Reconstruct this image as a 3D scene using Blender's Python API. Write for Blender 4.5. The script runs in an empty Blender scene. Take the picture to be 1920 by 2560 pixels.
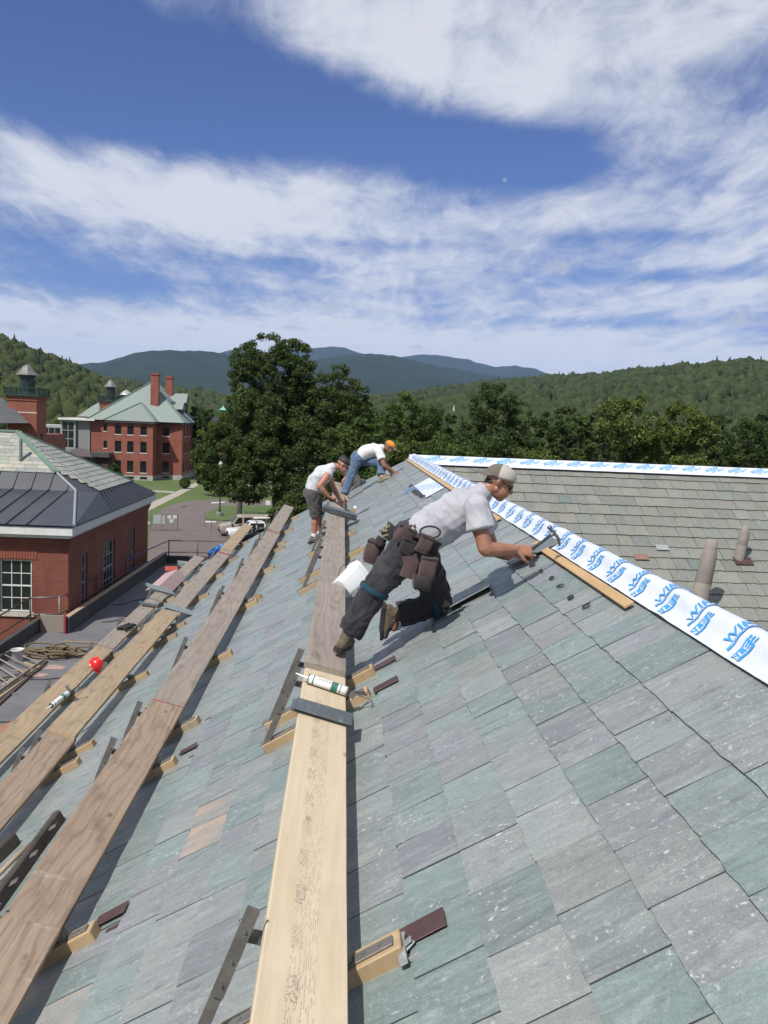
import bpy, bmesh, math, random
import numpy as np
from mathutils import Vector, Matrix, noise as mnoise
random.seed(7)
R = math.radians
SC = bpy.context.scene
COL = SC.collection

# ------------------------------------------------------------------ camera
# World: origin at the photographer's eye, +Y runs along the roof ridge, +X towards the ridge, +Z up.
# The yard lies at z = G below.
G = -12.3          # ground level
FL = -6.9          # flat membrane roof
FPX = 2143.0       # focal length in photo pixels (1920 x 2560)
def _n(v):
    v = np.array(v, float); return v / np.linalg.norm(v)
_Y = _n((-100/FPX, 235/FPX, 1.0)); _h = _n((1, -.042, 0)); _Z = _n(np.cross(_Y, _h)); _Z = -_Z if _Z[1] < 0 else _Z
_X = -np.cross(_Y, _Z)
CM = np.array([_X, _Y, _Z])          # camera (right, up, forward) -> world
cam_d = bpy.data.cameras.new('camera'); cam = bpy.data.objects.new('camera', cam_d); COL.objects.link(cam)
cr, cu, cw = CM[:, 0], CM[:, 1], CM[:, 2]
m = Matrix.Identity(4)
for i in range(3):
    m[i][0] = cr[i]; m[i][1] = cu[i]; m[i][2] = -cw[i]
cam.matrix_world = m
cam_d.sensor_fit = 'VERTICAL'; cam_d.sensor_height = 36.0; cam_d.lens = 36.0 * FPX / 2560.0
cam_d.clip_start = .05; cam_d.clip_end = 40000
SC.camera = cam
SC.render.resolution_x = 768; SC.render.resolution_y = 1024

# ------------------------------------------------------------------ sun and sky
SUN = Vector((-.37, -.48, .79)).normalized()      # towards the sun
sl = bpy.data.lights.new('sun', 'SUN'); sl.energy = 5.0; sl.angle = R(.53); sl.color = (1, .955, .88)
so = bpy.data.objects.new('sun', sl); COL.objects.link(so)
so.rotation_euler = SUN.to_track_quat('Z', 'Y').to_euler()
world = bpy.data.worlds.new('World'); SC.world = world; world.use_nodes = True
def make_sky():
    nt = world.node_tree; nt.nodes.clear()
    def N(t, **k):
        n = nt.nodes.new(t)
        for a, b in k.items(): setattr(n, a, b)
        return n
    L = nt.links.new
    def M(op, a, b=None, c=None, clamp=False):
        n = N('ShaderNodeMath', operation=op, use_clamp=clamp)
        for i, x in enumerate((a, b, c)):
            if x is None: continue
            if hasattr(x, 'links'): L(x, n.inputs[i])
            else: n.inputs[i].default_value = x
        return n.outputs[0]
    sky = N('ShaderNodeTexSky', sky_type='NISHITA', sun_disc=False)
    sky.sun_elevation = math.asin(SUN.z); sky.sun_rotation = math.atan2(SUN.x, SUN.y)
    sky.altitude = 300; sky.air_density = 1.0; sky.dust_density = .35; sky.ozone_density = 2.6
    tc = N('ShaderNodeTexCoord'); sx = N('ShaderNodeSeparateXYZ'); L(tc.outputs['Generated'], sx.inputs[0])
    x, y, z = sx.outputs
    el = M('ARCSINE', z); az = M('ARCTAN2', x, y)
    # cloud layer: directions projected on a high flat sheet
    d = M('ADD', M('MAXIMUM', z, 0.0), .10)
    cv = N('ShaderNodeCombineXYZ'); L(M('DIVIDE', x, d), cv.inputs[0]); L(M('DIVIDE', y, d), cv.inputs[1])
    def noise(scale, detail, rough, dist, mapscale, rot=0, loc=(0, 0, 0)):
        mp = N('ShaderNodeMapping'); L(cv.outputs[0], mp.inputs[0]); mp.inputs['Scale'].default_value = mapscale
        mp.inputs['Rotation'].default_value = (0, 0, rot); mp.inputs['Location'].default_value = loc
        n = N('ShaderNodeTexNoise'); L(mp.outputs[0], n.inputs['Vector']); n.inputs['Scale'].default_value = scale
        n.inputs['Detail'].default_value = detail; n.inputs['Roughness'].default_value = rough; n.inputs['Distortion'].default_value = dist
        return n.outputs['Fac']
    big = noise(.9, 7, .56, .5, (1.0, .6, 1), R(-20), (3.1, 1.7, 0))
    wisp = noise(2.6, 9, .63, .55, (1.0, .32, 1), R(-48), (.4, 5.2, 0))
    fine = noise(6.0, 9, .66, .6, (1, .62, 1), R(-35), (7, 2, 3))
    dens = M('ADD', M('ADD', M('MULTIPLY', big, .55), M('MULTIPLY', wisp, .42)), M('SUBTRACT', M('MULTIPLY', fine, .36), .10))
    # where the sheet is thick and thin (directions in radians: azimuth, elevation)
    def azel(px, py):
        r = ray0(px, py); r = r/np.linalg.norm(r); return math.atan2(r[0], r[1]), math.asin(r[2])
    def ray0(px, py): return CM @ np.array([(px-960)/FPX, -(py-1280)/FPX, 1.0])
    cov = None
    feats = [  # photo px, radii in px, amount
        ((180, 100), (430, 150), -.34), ((640, 255), (330, 105), -.27), ((930, 330), (400, 62), -.25), ((1290, 405), (260, 62), -.33), ((560, 165), (170, 90), -.10), ((240, 290), (260, 55), -.14),
        ((250, 705), (240, 38), -.16), ((60, 620), (120, 40), -.12), ((870, 608), (190, 16), -.09), ((640, 655), (210, 20), -.11), ((1480, 806), (260, 17), -.17), ((1720, 690), (280, 18), -.15), ((1580, 590), (150, 17), -.11), ((1750, 180), (220, 40), -.11), ((1120, 90), (70, 35), -.08), ((1870, 270), (120, 40), -.08),
        ((300, 480), (600, 100), .21), ((880, 110), (300, 80), .05), ((1300, 200), (330, 80), .07), ((1600, 530), (380, 60), .10), ((960, 900), (2600, 95), .15), ((1780, 340), (330, 90), .13), ((650, 70), (300, 60), .10), ((330, 190), (160, 30), .08)]
    for (c, rad, a) in feats:
        a0, e0 = azel(*c); ra = rad[0]/FPX; re = rad[1]/FPX
        u = M('DIVIDE', M('SUBTRACT', az, a0), ra); v = M('DIVIDE', M('SUBTRACT', el, e0), re)
        q = M('MULTIPLY', M('EXPONENT', M('MULTIPLY', M('ADD', M('MULTIPLY', u, u), M('MULTIPLY', v, v)), -1.0)), a)
        cov = q if cov is None else M('ADD', cov, q)
    tot = M('ADD', dens, cov)
    mr = N('ShaderNodeMapRange', interpolation_type='SMOOTHSTEP'); L(tot, mr.inputs[0])
    mr.inputs[1].default_value = .345; mr.inputs[2].default_value = .70; mr.inputs[3].default_value = .02; mr.inputs[4].default_value = .92
    mask = mr.outputs[0]
    # small low cumulus puffs
    puff = None
    for c, rad in (((840, 768), (48, 17)), ((1395, 668), (75, 26)), ((1880, 802), (85, 26)), ((485, 822), (40, 9)), ((40, 815), (60, 14)), ((1620, 705), (45, 14)), ((735, 820), (50, 9)), ((215, 838), (40, 10)), ((1040, 868), (26, 7)), ((1262, 450), (9, 8))):
        a0, e0 = azel(*c); ra = rad[0]/FPX; re = rad[1]/FPX
        u = M('DIVIDE', M('SUBTRACT', az, a0), ra); v = M('DIVIDE', M('SUBTRACT', el, e0), re)
        q = M('EXPONENT', M('MULTIPLY', M('ADD', M('MULTIPLY', u, u), M('MULTIPLY', v, v)), -1.0))
        puff = q if puff is None else M('MAXIMUM', puff, q)
    pn = N('ShaderNodeTexNoise'); L(tc.outputs['Generated'], pn.inputs['Vector']); pn.inputs['Scale'].default_value = 60; pn.inputs['Detail'].default_value = 6; pn.inputs['Roughness'].default_value = .62
    pr = N('ShaderNodeMapRange', interpolation_type='SMOOTHSTEP'); L(M('ADD', M('MULTIPLY', puff, .8), M('MULTIPLY', M('SUBTRACT', pn.outputs['Fac'], .5), 1.5)), pr.inputs[0])
    pr.inputs[1].default_value = .38; pr.inputs[2].default_value = .80; pr.inputs[4].default_value = .62
    # thick parts are whiter, thin ones greyer blue
    cc = N('ShaderNodeMix', data_type='RGBA'); L(mask, cc.inputs[0])
    cc.inputs[6].default_value = (4.8, 5.5, 7.3, 1); cc.inputs[7].default_value = (9.6, 9.8, 10.4, 1)
    tint = N('ShaderNodeMix', data_type='RGBA', blend_type='MULTIPLY'); tint.inputs[0].default_value = 1.0
    L(sky.outputs[0], tint.inputs[6]); tint.inputs[7].default_value = (.56, .69, 1.10, 1)
    m1 = N('ShaderNodeMix', data_type='RGBA'); L(mask, m1.inputs[0]); L(tint.outputs[2], m1.inputs[6]); L(cc.outputs[2], m1.inputs[7])
    m2 = N('ShaderNodeMix', data_type='RGBA'); L(pr.outputs[0], m2.inputs[0]); L(m1.outputs[2], m2.inputs[6])
    pc = N('ShaderNodeMix', data_type='RGBA'); L(pn.outputs['Fac'], pc.inputs[0]); pc.inputs[6].default_value = (3.6, 4.2, 5.4, 1); pc.inputs[7].default_value = (8.4, 8.5, 8.9, 1)
    L(pc.outputs[2], m2.inputs[7])
    bg = N('ShaderNodeBackground'); L(m2.outputs[2], bg.inputs[0]); bg.inputs[1].default_value = .080
    out = N('ShaderNodeOutputWorld'); L(bg.outputs[0], out.inputs[0])
make_sky()
SC.view_settings.view_transform = 'Standard'; SC.view_settings.look = 'None'
SC.view_settings.exposure = 0.08; SC.view_settings.gamma = 1.0
SC.view_settings.use_curve_mapping = False
SC.cycles.use_denoising = True
SC.cycles.max_bounces = 6; SC.cycles.diffuse_bounces = 2; SC.cycles.glossy_bounces = 2
SC.cycles.transmission_bounces = 3; SC.cycles.volume_bounces = 1; SC.cycles.transparent_max_bounces = 6

# ------------------------------------------------------------------ placing helpers (photo pixel + a real plane -> point)
ROOF_A = R(30.5); RT = math.tan(ROOF_A); RS = math.sin(ROOF_A); RC = math.cos(ROOF_A)
ROOF_C = -1.65                          # roof surface: z = ROOF_C + RT * x
RIDGE_X = 1.43
def ray(px, py): return CM @ np.array([(px-960)/FPX, -(py-1280)/FPX, 1.0])
def hz(px, py, z): r = ray(px, py); return Vector(r * (z / r[2]))
def hy(px, py, y): r = ray(px, py); return Vector(r * (y / r[1]))
def hx(px, py, x): r = ray(px, py); return Vector(r * (x / r[0]))
def rf(px, py, c=ROOF_C): r = ray(px, py); return Vector(r * (c / (r[2] - RT * r[0])))
def proj(p):
    c = CM.T @ np.array(p, float)
    return 960 + FPX*c[0]/c[2], 1280 - FPX*c[1]/c[2], c[2]
UP = Vector((RC, 0, RS))                # up the slope
NR = Vector((-RS, 0, RC))               # roof normal
YY = Vector((0, 1, 0)); ZZ = Vector((0, 0, 1)); XX = Vector((1, 0, 0))
def onroof(x, y, h=0.0): return Vector((x, y, ROOF_C + RT*x)) + NR*h
def basis(a, b, c):                     # matrix with columns a b c
    return Matrix((a, b, c)).transposed()
ROOFB = basis(YY * 1.0, UP, -NR)        # not used for handed things
def roofmat(p, yaw=0.0):
    """local x = along the eaves (+Y), y = down the slope, z = roof normal, then yaw about the normal"""
    b = Matrix((YY, -UP, NR)).transposed()
    mm = (b @ Matrix.Rotation(yaw, 3, 'Z')).to_4x4(); mm.translation = p
    return mm

# ------------------------------------------------------------------ object helpers
ORG = {}
def tag(o, label=None, cat=None, group=None, kind=None):
    if label: o['label'] = label
    if cat: o['category'] = cat
    if group: o['group'] = group
    if kind: o['kind'] = kind
    return o
def empty(name, loc=(0, 0, 0), label=None, cat=None, group=None, rz=0.0):
    o = bpy.data.objects.new(name, None); COL.objects.link(o); o.location = loc
    o.rotation_euler = (0, 0, rz); o.empty_display_size = .2
    ORG[o] = Vector(loc)
    return tag(o, label, cat, group)
KIDS = {}
def link(o, parent=None):
    COL.objects.link(o)
    if parent is not None:
        o.parent = parent; KIDS.setdefault(parent, []).append(o)
    return o
def copy_tree(o, parent=None):
    c = o.copy(); link(c, parent)
    for ch in KIDS.get(o, []): copy_tree(ch, c)
    return c
class MB:
    """collects geometry for one mesh"""
    def __init__(s): s.v = []; s.f = []; s.mi = []; s.uv = []; s.cur = 0; s.rnd = []; s.r = 0.0; s.useuv = False
    def add(s, vs, fs, uvs=None):
        b = len(s.v); s.v.extend([tuple(v) for v in vs])
        for k, f in enumerate(fs):
            s.f.append(tuple(b + i for i in f)); s.mi.append(s.cur); s.rnd.append(s.r)
            if uvs is not None: s.useuv = True; s.uv.append([uvs[i] for i in f])
            else: s.uv.append([(0, 0)] * len(f))
    def box(s, lo, hi, M=None):
        x0, y0, z0 = lo; x1, y1, z1 = hi
        vs = [Vector(p) for p in ((x0,y0,z0),(x1,y0,z0),(x1,y1,z0),(x0,y1,z0),(x0,y0,z1),(x1,y0,z1),(x1,y1,z1),(x0,y1,z1))]
        if M is not None: vs = [M @ v for v in vs]
        s.add(vs, [(0,3,2,1),(4,5,6,7),(0,1,5,4),(1,2,6,5),(2,3,7,6),(3,0,4,7)])
        return s
    def cbox(s, lo, hi, c, M=None, uvoff=None):
        """box with chamfered edges; uv from the local x,y"""
        x0, y0, z0 = lo; x1, y1, z1 = hi
        c = min(c, (x1-x0)*.45, (y1-y0)*.45, (z1-z0)*.45)
        vs = []; idx = {}
        for ix, x in enumerate((x0, x1)):
            for iy, y in enumerate((y0, y1)):
                for iz, z in enumerate((z0, z1)):
                    sx = 1 if ix else -1; sy = 1 if iy else -1; sz = 1 if iz else -1
                    for a, p in enumerate(((x, y-sy*c, z-sz*c), (x-sx*c, y, z-sz*c), (x-sx*c, y-sy*c, z))):
                        idx[(ix, iy, iz, a)] = len(vs); vs.append(Vector(p))
        F = []
        def q(*k): F.append(tuple(idx[i] for i in k))
        q((0,0,0,0),(0,0,1,0),(0,1,1,0),(0,1,0,0)); q((1,0,0,0),(1,1,0,0),(1,1,1,0),(1,0,1,0))
        q((0,0,0,1),(1,0,0,1),(1,0,1,1),(0,0,1,1)); q((0,1,0,1),(0,1,1,1),(1,1,1,1),(1,1,0,1))
        q((0,0,0,2),(0,1,0,2),(1,1,0,2),(1,0,0,2)); q((0,0,1,2),(1,0,1,2),(1,1,1,2),(0,1,1,2))
        for a in (0,1):
            for b in (0,1):
                q((a,b,0,0),(a,b,0,1),(a,b,1,1),(a,b,1,0)); q((a,0,b,0),(a,1,b,0),(a,1,b,2),(a,0,b,2)); q((0,a,b,1),(0,a,b,2),(1,a,b,2),(1,a,b,1))
        for a in (0,1):
            for b in (0,1):
                for d in (0,1): q((a,b,d,0),(a,b,d,2),(a,b,d,1))
        ou = uvoff or (0, 0)
        uvs = [(v.x+ou[0], v.y+ou[1]) for v in vs]
        if M is not None: vs = [M @ v for v in vs]
        s.add(vs, F, uvs); return s
    def tube(s, pts, rad, n=8, cap=True, side=None, flat=1.0):
        """tube through pts; rad one number, or one per point; flat squashes along the second axis"""
        pts = [Vector(p) for p in pts]; k = len(pts)
        if not hasattr(rad, '__len__'): rad = [rad]*k
        t0 = (pts[1]-pts[0]).normalized()
        if side is None:
            a = Vector((0,0,1)) if abs(t0.z) < .9 else Vector((1,0,0))
        else: a = Vector(side)
        e1 = (a - t0*a.dot(t0)).normalized()
        vs = []
        for i, p in enumerate(pts):
            t = (pts[min(i+1,k-1)] - pts[max(i-1,0)]).normalized()
            e1 = (e1 - t*e1.dot(t))
            if e1.length < 1e-6: e1 = t.orthogonal()
            e1.normalize(); e2 = t.cross(e1)
            r = rad[i]; ra, rb = (r if hasattr(r, '__len__') else (r, r*flat))
            for j in range(n):
                th = 2*math.pi*j/n; vs.append(p + e1*(ra*math.cos(th)) + e2*(rb*math.sin(th)))
        fs = []
        for i in range(k-1):
            for j in range(n):
                fs.append((i*n+j, i*n+(j+1)%n, (i+1)*n+(j+1)%n, (i+1)*n+j))
        if cap: fs.append(tuple(range(n-1,-1,-1))); fs.append(tuple((k-1)*n+j for j in range(n)))
        s.add(vs, fs); return s
    def bar(s, a, b, w, h, up=(0,0,1)):
        """rectangular bar from a to b"""
        a = Vector(a); b = Vector(b); t = (b-a).normalized(); u = Vector(up); u = (u - t*u.dot(t))
        if u.length < 1e-5: u = t.orthogonal()
        u.normalize(); sd = t.cross(u)
        vs = [a + sd*(i*w/2) + u*(j*h/2) for i, j in ((-1,-1),(1,-1),(1,1),(-1,1))] + [b + sd*(i*w/2) + u*(j*h/2) for i, j in ((-1,-1),(1,-1),(1,1),(-1,1))]
        s.add(vs, [(0,1,2,3),(7,6,5,4),(1,0,4,5),(2,1,5,6),(3,2,6,7),(0,3,7,4)]); return s
    def lathe(s, prof, n=16, M=None, cap=True):
        """prof: (radius, z) from bottom to top"""
        vs = []
        for r, z in prof:
            for j in range(n):
                th = 2*math.pi*j/n; v = Vector((r*math.cos(th), r*math.sin(th), z)); vs.append(M @ v if M is not None else v)
        fs = []
        for i in range(len(prof)-1):
            for j in range(n): fs.append((i*n+j, i*n+(j+1)%n, (i+1)*n+(j+1)%n, (i+1)*n+j))
        if cap: fs.append(tuple(range(n-1,-1,-1))); fs.append(tuple((len(prof)-1)*n+j for j in range(n)))
        s.add(vs, fs); return s
    def poly(s, pts): s.add(pts, [tuple(range(len(pts)))]); return s
    def prism(s, pts, ext):
        """polygon pts extruded by vector ext"""
        n = len(pts); pts = [Vector(p) for p in pts]; e = Vector(ext)
        s.add(pts + [p+e for p in pts], [tuple(range(n-1,-1,-1)), tuple(range(n,2*n))] + [(i,(i+1)%n,n+(i+1)%n,n+i) for i in range(n)]); return s
    def build(s, name, mats, parent=None, smooth=False, kind=None, origin=None):
        org = Vector(origin) if origin is not None else (ORG.get(parent, Vector((0,0,0))) if parent is not None else Vector((0,0,0)))
        me = bpy.data.meshes.new(name)
        me.from_pydata([(v[0]-org[0], v[1]-org[1], v[2]-org[2]) for v in s.v], [], s.f)
        if not isinstance(mats, (list, tuple)): mats = [mats]
        for mm in mats: me.materials.append(mm)
        if len(mats) > 1: me.polygons.foreach_set('material_index', s.mi)
        if s.useuv:
            ul = me.uv_layers.new(name='UVMap'); ul.data.foreach_set('uv', [c for f in s.uv for p in f for c in p])
        if any(s.rnd):
            at = me.attributes.new('rnd', 'FLOAT', 'FACE'); at.data.foreach_set('value', s.rnd)
        if smooth:
            me.polygons.foreach_set('use_smooth', [True]*len(me.polygons))
        me.update()
        o = bpy.data.objects.new(name, me)
        if parent is None and origin is not None: o.location = org
        link(o, parent); ORG[o] = org
        if kind: o['kind'] = kind
        return o

# ------------------------------------------------------------------ materials
def lin(c):  # sRGB 0-255 -> linear
    return tuple(((x/255)/12.92 if x/255 <= .04045 else ((x/255+.055)/1.055)**2.4) for x in c)
class NT:
    def __init__(s, name):
        s.m = bpy.data.materials.new(name); s.m.use_nodes = True; s.t = s.m.node_tree
        s.b = s.t.nodes['Principled BSDF']
    def n(s, typ, **kw):
        nd = s.t.nodes.new(typ)
        for k, v in kw.items():
            if k.startswith('i_'): nd.inputs[k[2:].replace('_', ' ')].default_value = v
            else: setattr(nd, k, v)
        return nd
    def l(s, a, b): s.t.links.new(a, b)
    def val(s, x, sock):
        if hasattr(x, 'default_value') or hasattr(x, 'links'): s.l(x, sock)
        else: sock.default_value = x
    def math(s, op, a, b=None, c=None, clamp=False):
        nd = s.n('ShaderNodeMath', operation=op, use_clamp=clamp); s.val(a, nd.inputs[0])
        if b is not None: s.val(b, nd.inputs[1])
        if c is not None: s.val(c, nd.inputs[2])
        return nd.outputs[0]
    def mix(s, fac, a, b, bt='MIX'):
        nd = s.n('ShaderNodeMix', data_type='RGBA', blend_type=bt); s.val(fac, nd.inputs[0])
        for x, i in ((a, 6), (b, 7)):
            if isinstance(x, tuple): nd.inputs[i].default_value = (*x[:3], 1)
            else: s.l(x, nd.inputs[i])
        return nd.outputs[2]
    def ramp(s, fac, stops, interp='LINEAR'):
        nd = s.n('ShaderNodeValToRGB'); cr_ = nd.color_ramp; cr_.interpolation = interp
        while len(cr_.elements) > 1: cr_.elements.remove(cr_.elements[-1])
        for i, (p, c) in enumerate(stops):
            e = cr_.elements[0] if i == 0 else cr_.elements.new(p)
            e.position = p; c = c if isinstance(c, tuple) else (c, c, c); e.color = (*c[:3], 1)
        s.l(fac, nd.inputs[0]); return nd.outputs[0]
    def mapping(s, vec, scale=(1,1,1), loc=(0,0,0), rot=(0,0,0)):
        nd = s.n('ShaderNodeMapping'); s.l(vec, nd.inputs[0]); nd.inputs['Scale'].default_value = scale; nd.inputs['Location'].default_value = loc
        nd.inputs['Rotation'].default_value = rot
        return nd.outputs[0]
    def noise(s, vec, scale, detail=4, rough=.55, dist=0.0, out='Fac'):
        nd = s.n('ShaderNodeTexNoise'); nd.inputs['Scale'].default_value = scale; nd.inputs['Detail'].default_value = detail
        nd.inputs['Roughness'].default_value = rough; nd.inputs['Distortion'].default_value = dist
        if vec is not None: s.l(vec, nd.inputs['Vector'])
        return nd.outputs[out]
    def bump(s, h, strength=.3, dist=.01):
        nd = s.n('ShaderNodeBump'); nd.inputs['Strength'].default_value = strength; nd.inputs['Distance'].default_value = dist
        s.l(h, nd.inputs['Height']); s.l(nd.outputs[0], s.b.inputs['Normal']); return nd
    def coord(s, which='Object'): return s.n('ShaderNodeTexCoord').outputs[which]
    def color(s, c):
        if isinstance(c, tuple): s.b.inputs['Base Color'].default_value = (*c[:3], 1)
        else: s.l(c, s.b.inputs['Base Color'])
    def rough(s, r): s.val(r, s.b.inputs['Roughness'])
def PM(name, c1, c2=None, scale=8.0, rough=.7, bump=0.0, bscale=None, metal=0.0, stretch=(1,1,1), detail=5, coord='Object', spec=None, lo=.3, hi=.7):
    """plain procedural material: two colours mixed by noise, with optional relief"""
    t = NT(name); v = t.mapping(t.coord(coord), stretch)
    c2 = c2 or tuple(x*.8 for x in c1)
    nz = t.noise(v, scale, detail)
    t.color(t.ramp(nz, [(lo, c1), (hi, c2)])); t.rough(rough); t.b.inputs['Metallic'].default_value = metal
    if spec is not None: t.b.inputs['Specular IOR Level'].default_value = spec
    if bump: t.bump(t.noise(v, bscale or scale*4, 4), bump, .01)
    return t.m

# ================================================================== MATERIALS OF THE ROOF
def slate_material(name, stops, streak=1.0, white=.5, rough=.55, moss=None, hue=.0, rust_and_glint=None, mean=(.232, .256, .242)):
    """per-slate hue from the piece's own random number; grain runs up the slope (uv.y)"""
    t = NT(name)
    at = t.n('ShaderNodeAttribute', attribute_name='rnd').outputs['Fac']
    oi = t.n('ShaderNodeObjectInfo').outputs['Random']
    rnd = t.math('FRACT', t.math('ADD', at, oi))
    uv = t.n('ShaderNodeUVMap').outputs[0]
    off = t.n('ShaderNodeCombineXYZ'); t.l(t.math('MULTIPLY', rnd, 91.7), off.inputs[0]); t.l(t.math('MULTIPLY', rnd, 53.1), off.inputs[1]); t.l(t.math('MULTIPLY', rnd, 17.0), off.inputs[2])
    va = t.n('ShaderNodeVectorMath', operation='ADD'); t.l(uv, va.inputs[0]); t.l(off.outputs[0], va.inputs[1]); v = va.outputs[0]
    base = t.mix(hue, t.ramp(rnd, stops, 'CONSTANT'), mean)
    lum = t.math('FRACT', t.math('MULTIPLY', rnd, 7.31)); base = t.mix(1.0, base, t.ramp(lum, [(0, .96), (.5, 1.08), (1.0, 1.20)]), 'MULTIPLY')
    cl = t.noise(v, 5.0, 5, .6); st = t.noise(t.mapping(v, (26, 5, 1), rot=(0, 0, R(12))), 1.0, 6, .65, .6)
    bl = t.noise(v, 2.2, 3, .5)
    c = t.mix(t.ramp(cl, [(.32, 0.0), (.70, .62)]), base, t.mix(.5, base, (.11, .105, .125)))
    c = t.mix(t.ramp(bl, [(.5, 0.0), (.75, .35)]), c, t.mix(.6, base, (.16, .20, .19)))
    c = t.mix(t.math('MULTIPLY', t.ramp(st, [(.50, 0.0), (.78, 1.0)]), .34*streak), c, (.38, .41, .39))
    c = t.mix(t.math('MULTIPLY', t.ramp(st, [(.26, 1.0), (.42, 0.0)]), .38*streak), c, (.07, .08, .085))
    # chalky scuffs and chips
    sp = t.noise(t.mapping(v, (1.0, .8, 1)), 55, 6, .75, .2); ms = t.noise(v, 5.0, 4)
    w = t.math('MULTIPLY', t.ramp(sp, [(.57, 0.0), (.67, 1.0)]), t.ramp(ms, [(.40, 0.0), (.62, 1.0)]))
    smear = t.math('MULTIPLY', t.ramp(t.noise(t.mapping(v, (3.0, 1.2, 1)), 2.6, 7, .75), [(.60, 0.0), (.78, 1.0)]), .50); w = t.math('MAXIMUM', w, smear)
    dk = t.noise(t.mapping(v, (1.6, 1.0, 1)), 22, 6, .75, .3); c = t.mix(t.math('MULTIPLY', t.ramp(dk, [(.30, 1.0), (.46, 0.0)]), .40), c, (.085, .092, .098))
    gr = t.noise(v, 160, 3, .7); c = t.mix(.5, c, t.mix(1.0, c, t.ramp(gr, [(.3, .62), (.7, 1.35)]), 'MULTIPLY'))
    c = t.mix(t.math('MULTIPLY', w, white), c, (.52, .54, .53))
    if moss:
        c = t.mix(t.math('MULTIPLY', t.ramp(t.noise(v, 1.3, 4), [(.45, 0.0), (.7, 1.0)]), .5), c, moss)
    if rust_and_glint: c = t.mix(t.math('MULTIPLY', t.ramp(t.noise(t.mapping(v, (2.2, .9, 1)), 2.4, 5, .6), [(.40, 0.0), (.66, 1.0)]), .75), c, rust_and_glint)  # warm glint painted into the slate colour in broken streaks
    t.color(c); t.rough(t.ramp(cl, [(.3, rough-.08), (.7, rough+.12)]))
    h = t.math('ADD', t.math('MULTIPLY', st, .7), t.math('MULTIPLY', t.noise(v, 60, 3), .35))
    t.bump(h, .45, .004)
    return t.m
MS = slate_material('slate_new', [
    (0, (0.189, 0.233, 0.218)), (.10, (0.165, 0.220, 0.205)), (.18, (0.200, 0.222, 0.213)), (.28, (0.216, 0.222, 0.218)), (.38, (0.174, 0.222, 0.202)),
    (.46, (0.198, 0.198, 0.209)), (.54, (0.154, 0.209, 0.196)), (.62, (0.227, 0.240, 0.227)), (.70, (0.202, 0.229, 0.218)), (.78, (0.187, 0.187, 0.200)),
    (.84, (0.218, 0.224, 0.213)), (.90, (0.165, 0.205, 0.196)), (.975, (.228, .226, .212)), (.99, (0.194, 0.227, 0.213))], streak=1.5, white=1.0, rough=.40, hue=.30, mean=(0.196, 0.226, 0.213))
MSW = slate_material('slate_old', [
    (0, (.178, .182, .146)), (.14, (.188, .190, .154)), (.28, (.166, .172, .140)), (.42, (.196, .194, .160)), (.55, (.172, .176, .146)), (.66, (.182, .186, .160)),
    (.76, (.160, .168, .138)), (.84, (.200, .196, .158)), (.90, (.158, .172, .148)), (.965, (.128, .160, .140)), (.99, (.20, .158, .128))], streak=.8, white=.35, rough=.6)
MSR = slate_material('slate_painted_glint', [(0, (.235, .235, .215)), (.5, (.25, .24, .215)), (.8, (.225, .235, .22))], 1.2, .9, .40, rust_and_glint=(.42, .30, .225))  # pink-orange glints put into the colour of a few near slates
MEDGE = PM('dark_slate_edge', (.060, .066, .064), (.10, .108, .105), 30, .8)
MDARK = PM('roof_deck_felt', (.03, .03, .032), (.05, .05, .05), 6, .9)
MCOPPER = PM('brown_copper', (.075, .040, .036), (.115, .062, .055), 9, .42, metal=.35)
MMEMB = PM('white_membrane', (.62, .65, .70), (.54, .58, .65), 5, .45, .45, 12)
MBLUE = PM('blue_print', (.03, .26, .62), (.05, .32, .70), 20, .5)
MSTRIP = PM('fresh_plywood_strip', (.47, .32, .165), (.38, .25, .12), 5, .7, .1, 40, stretch=(6, .6, 6))
MTAR = PM('black_sealant', (.02, .02, .022), (.035, .035, .036), 30, .35, .3, 60)

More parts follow.
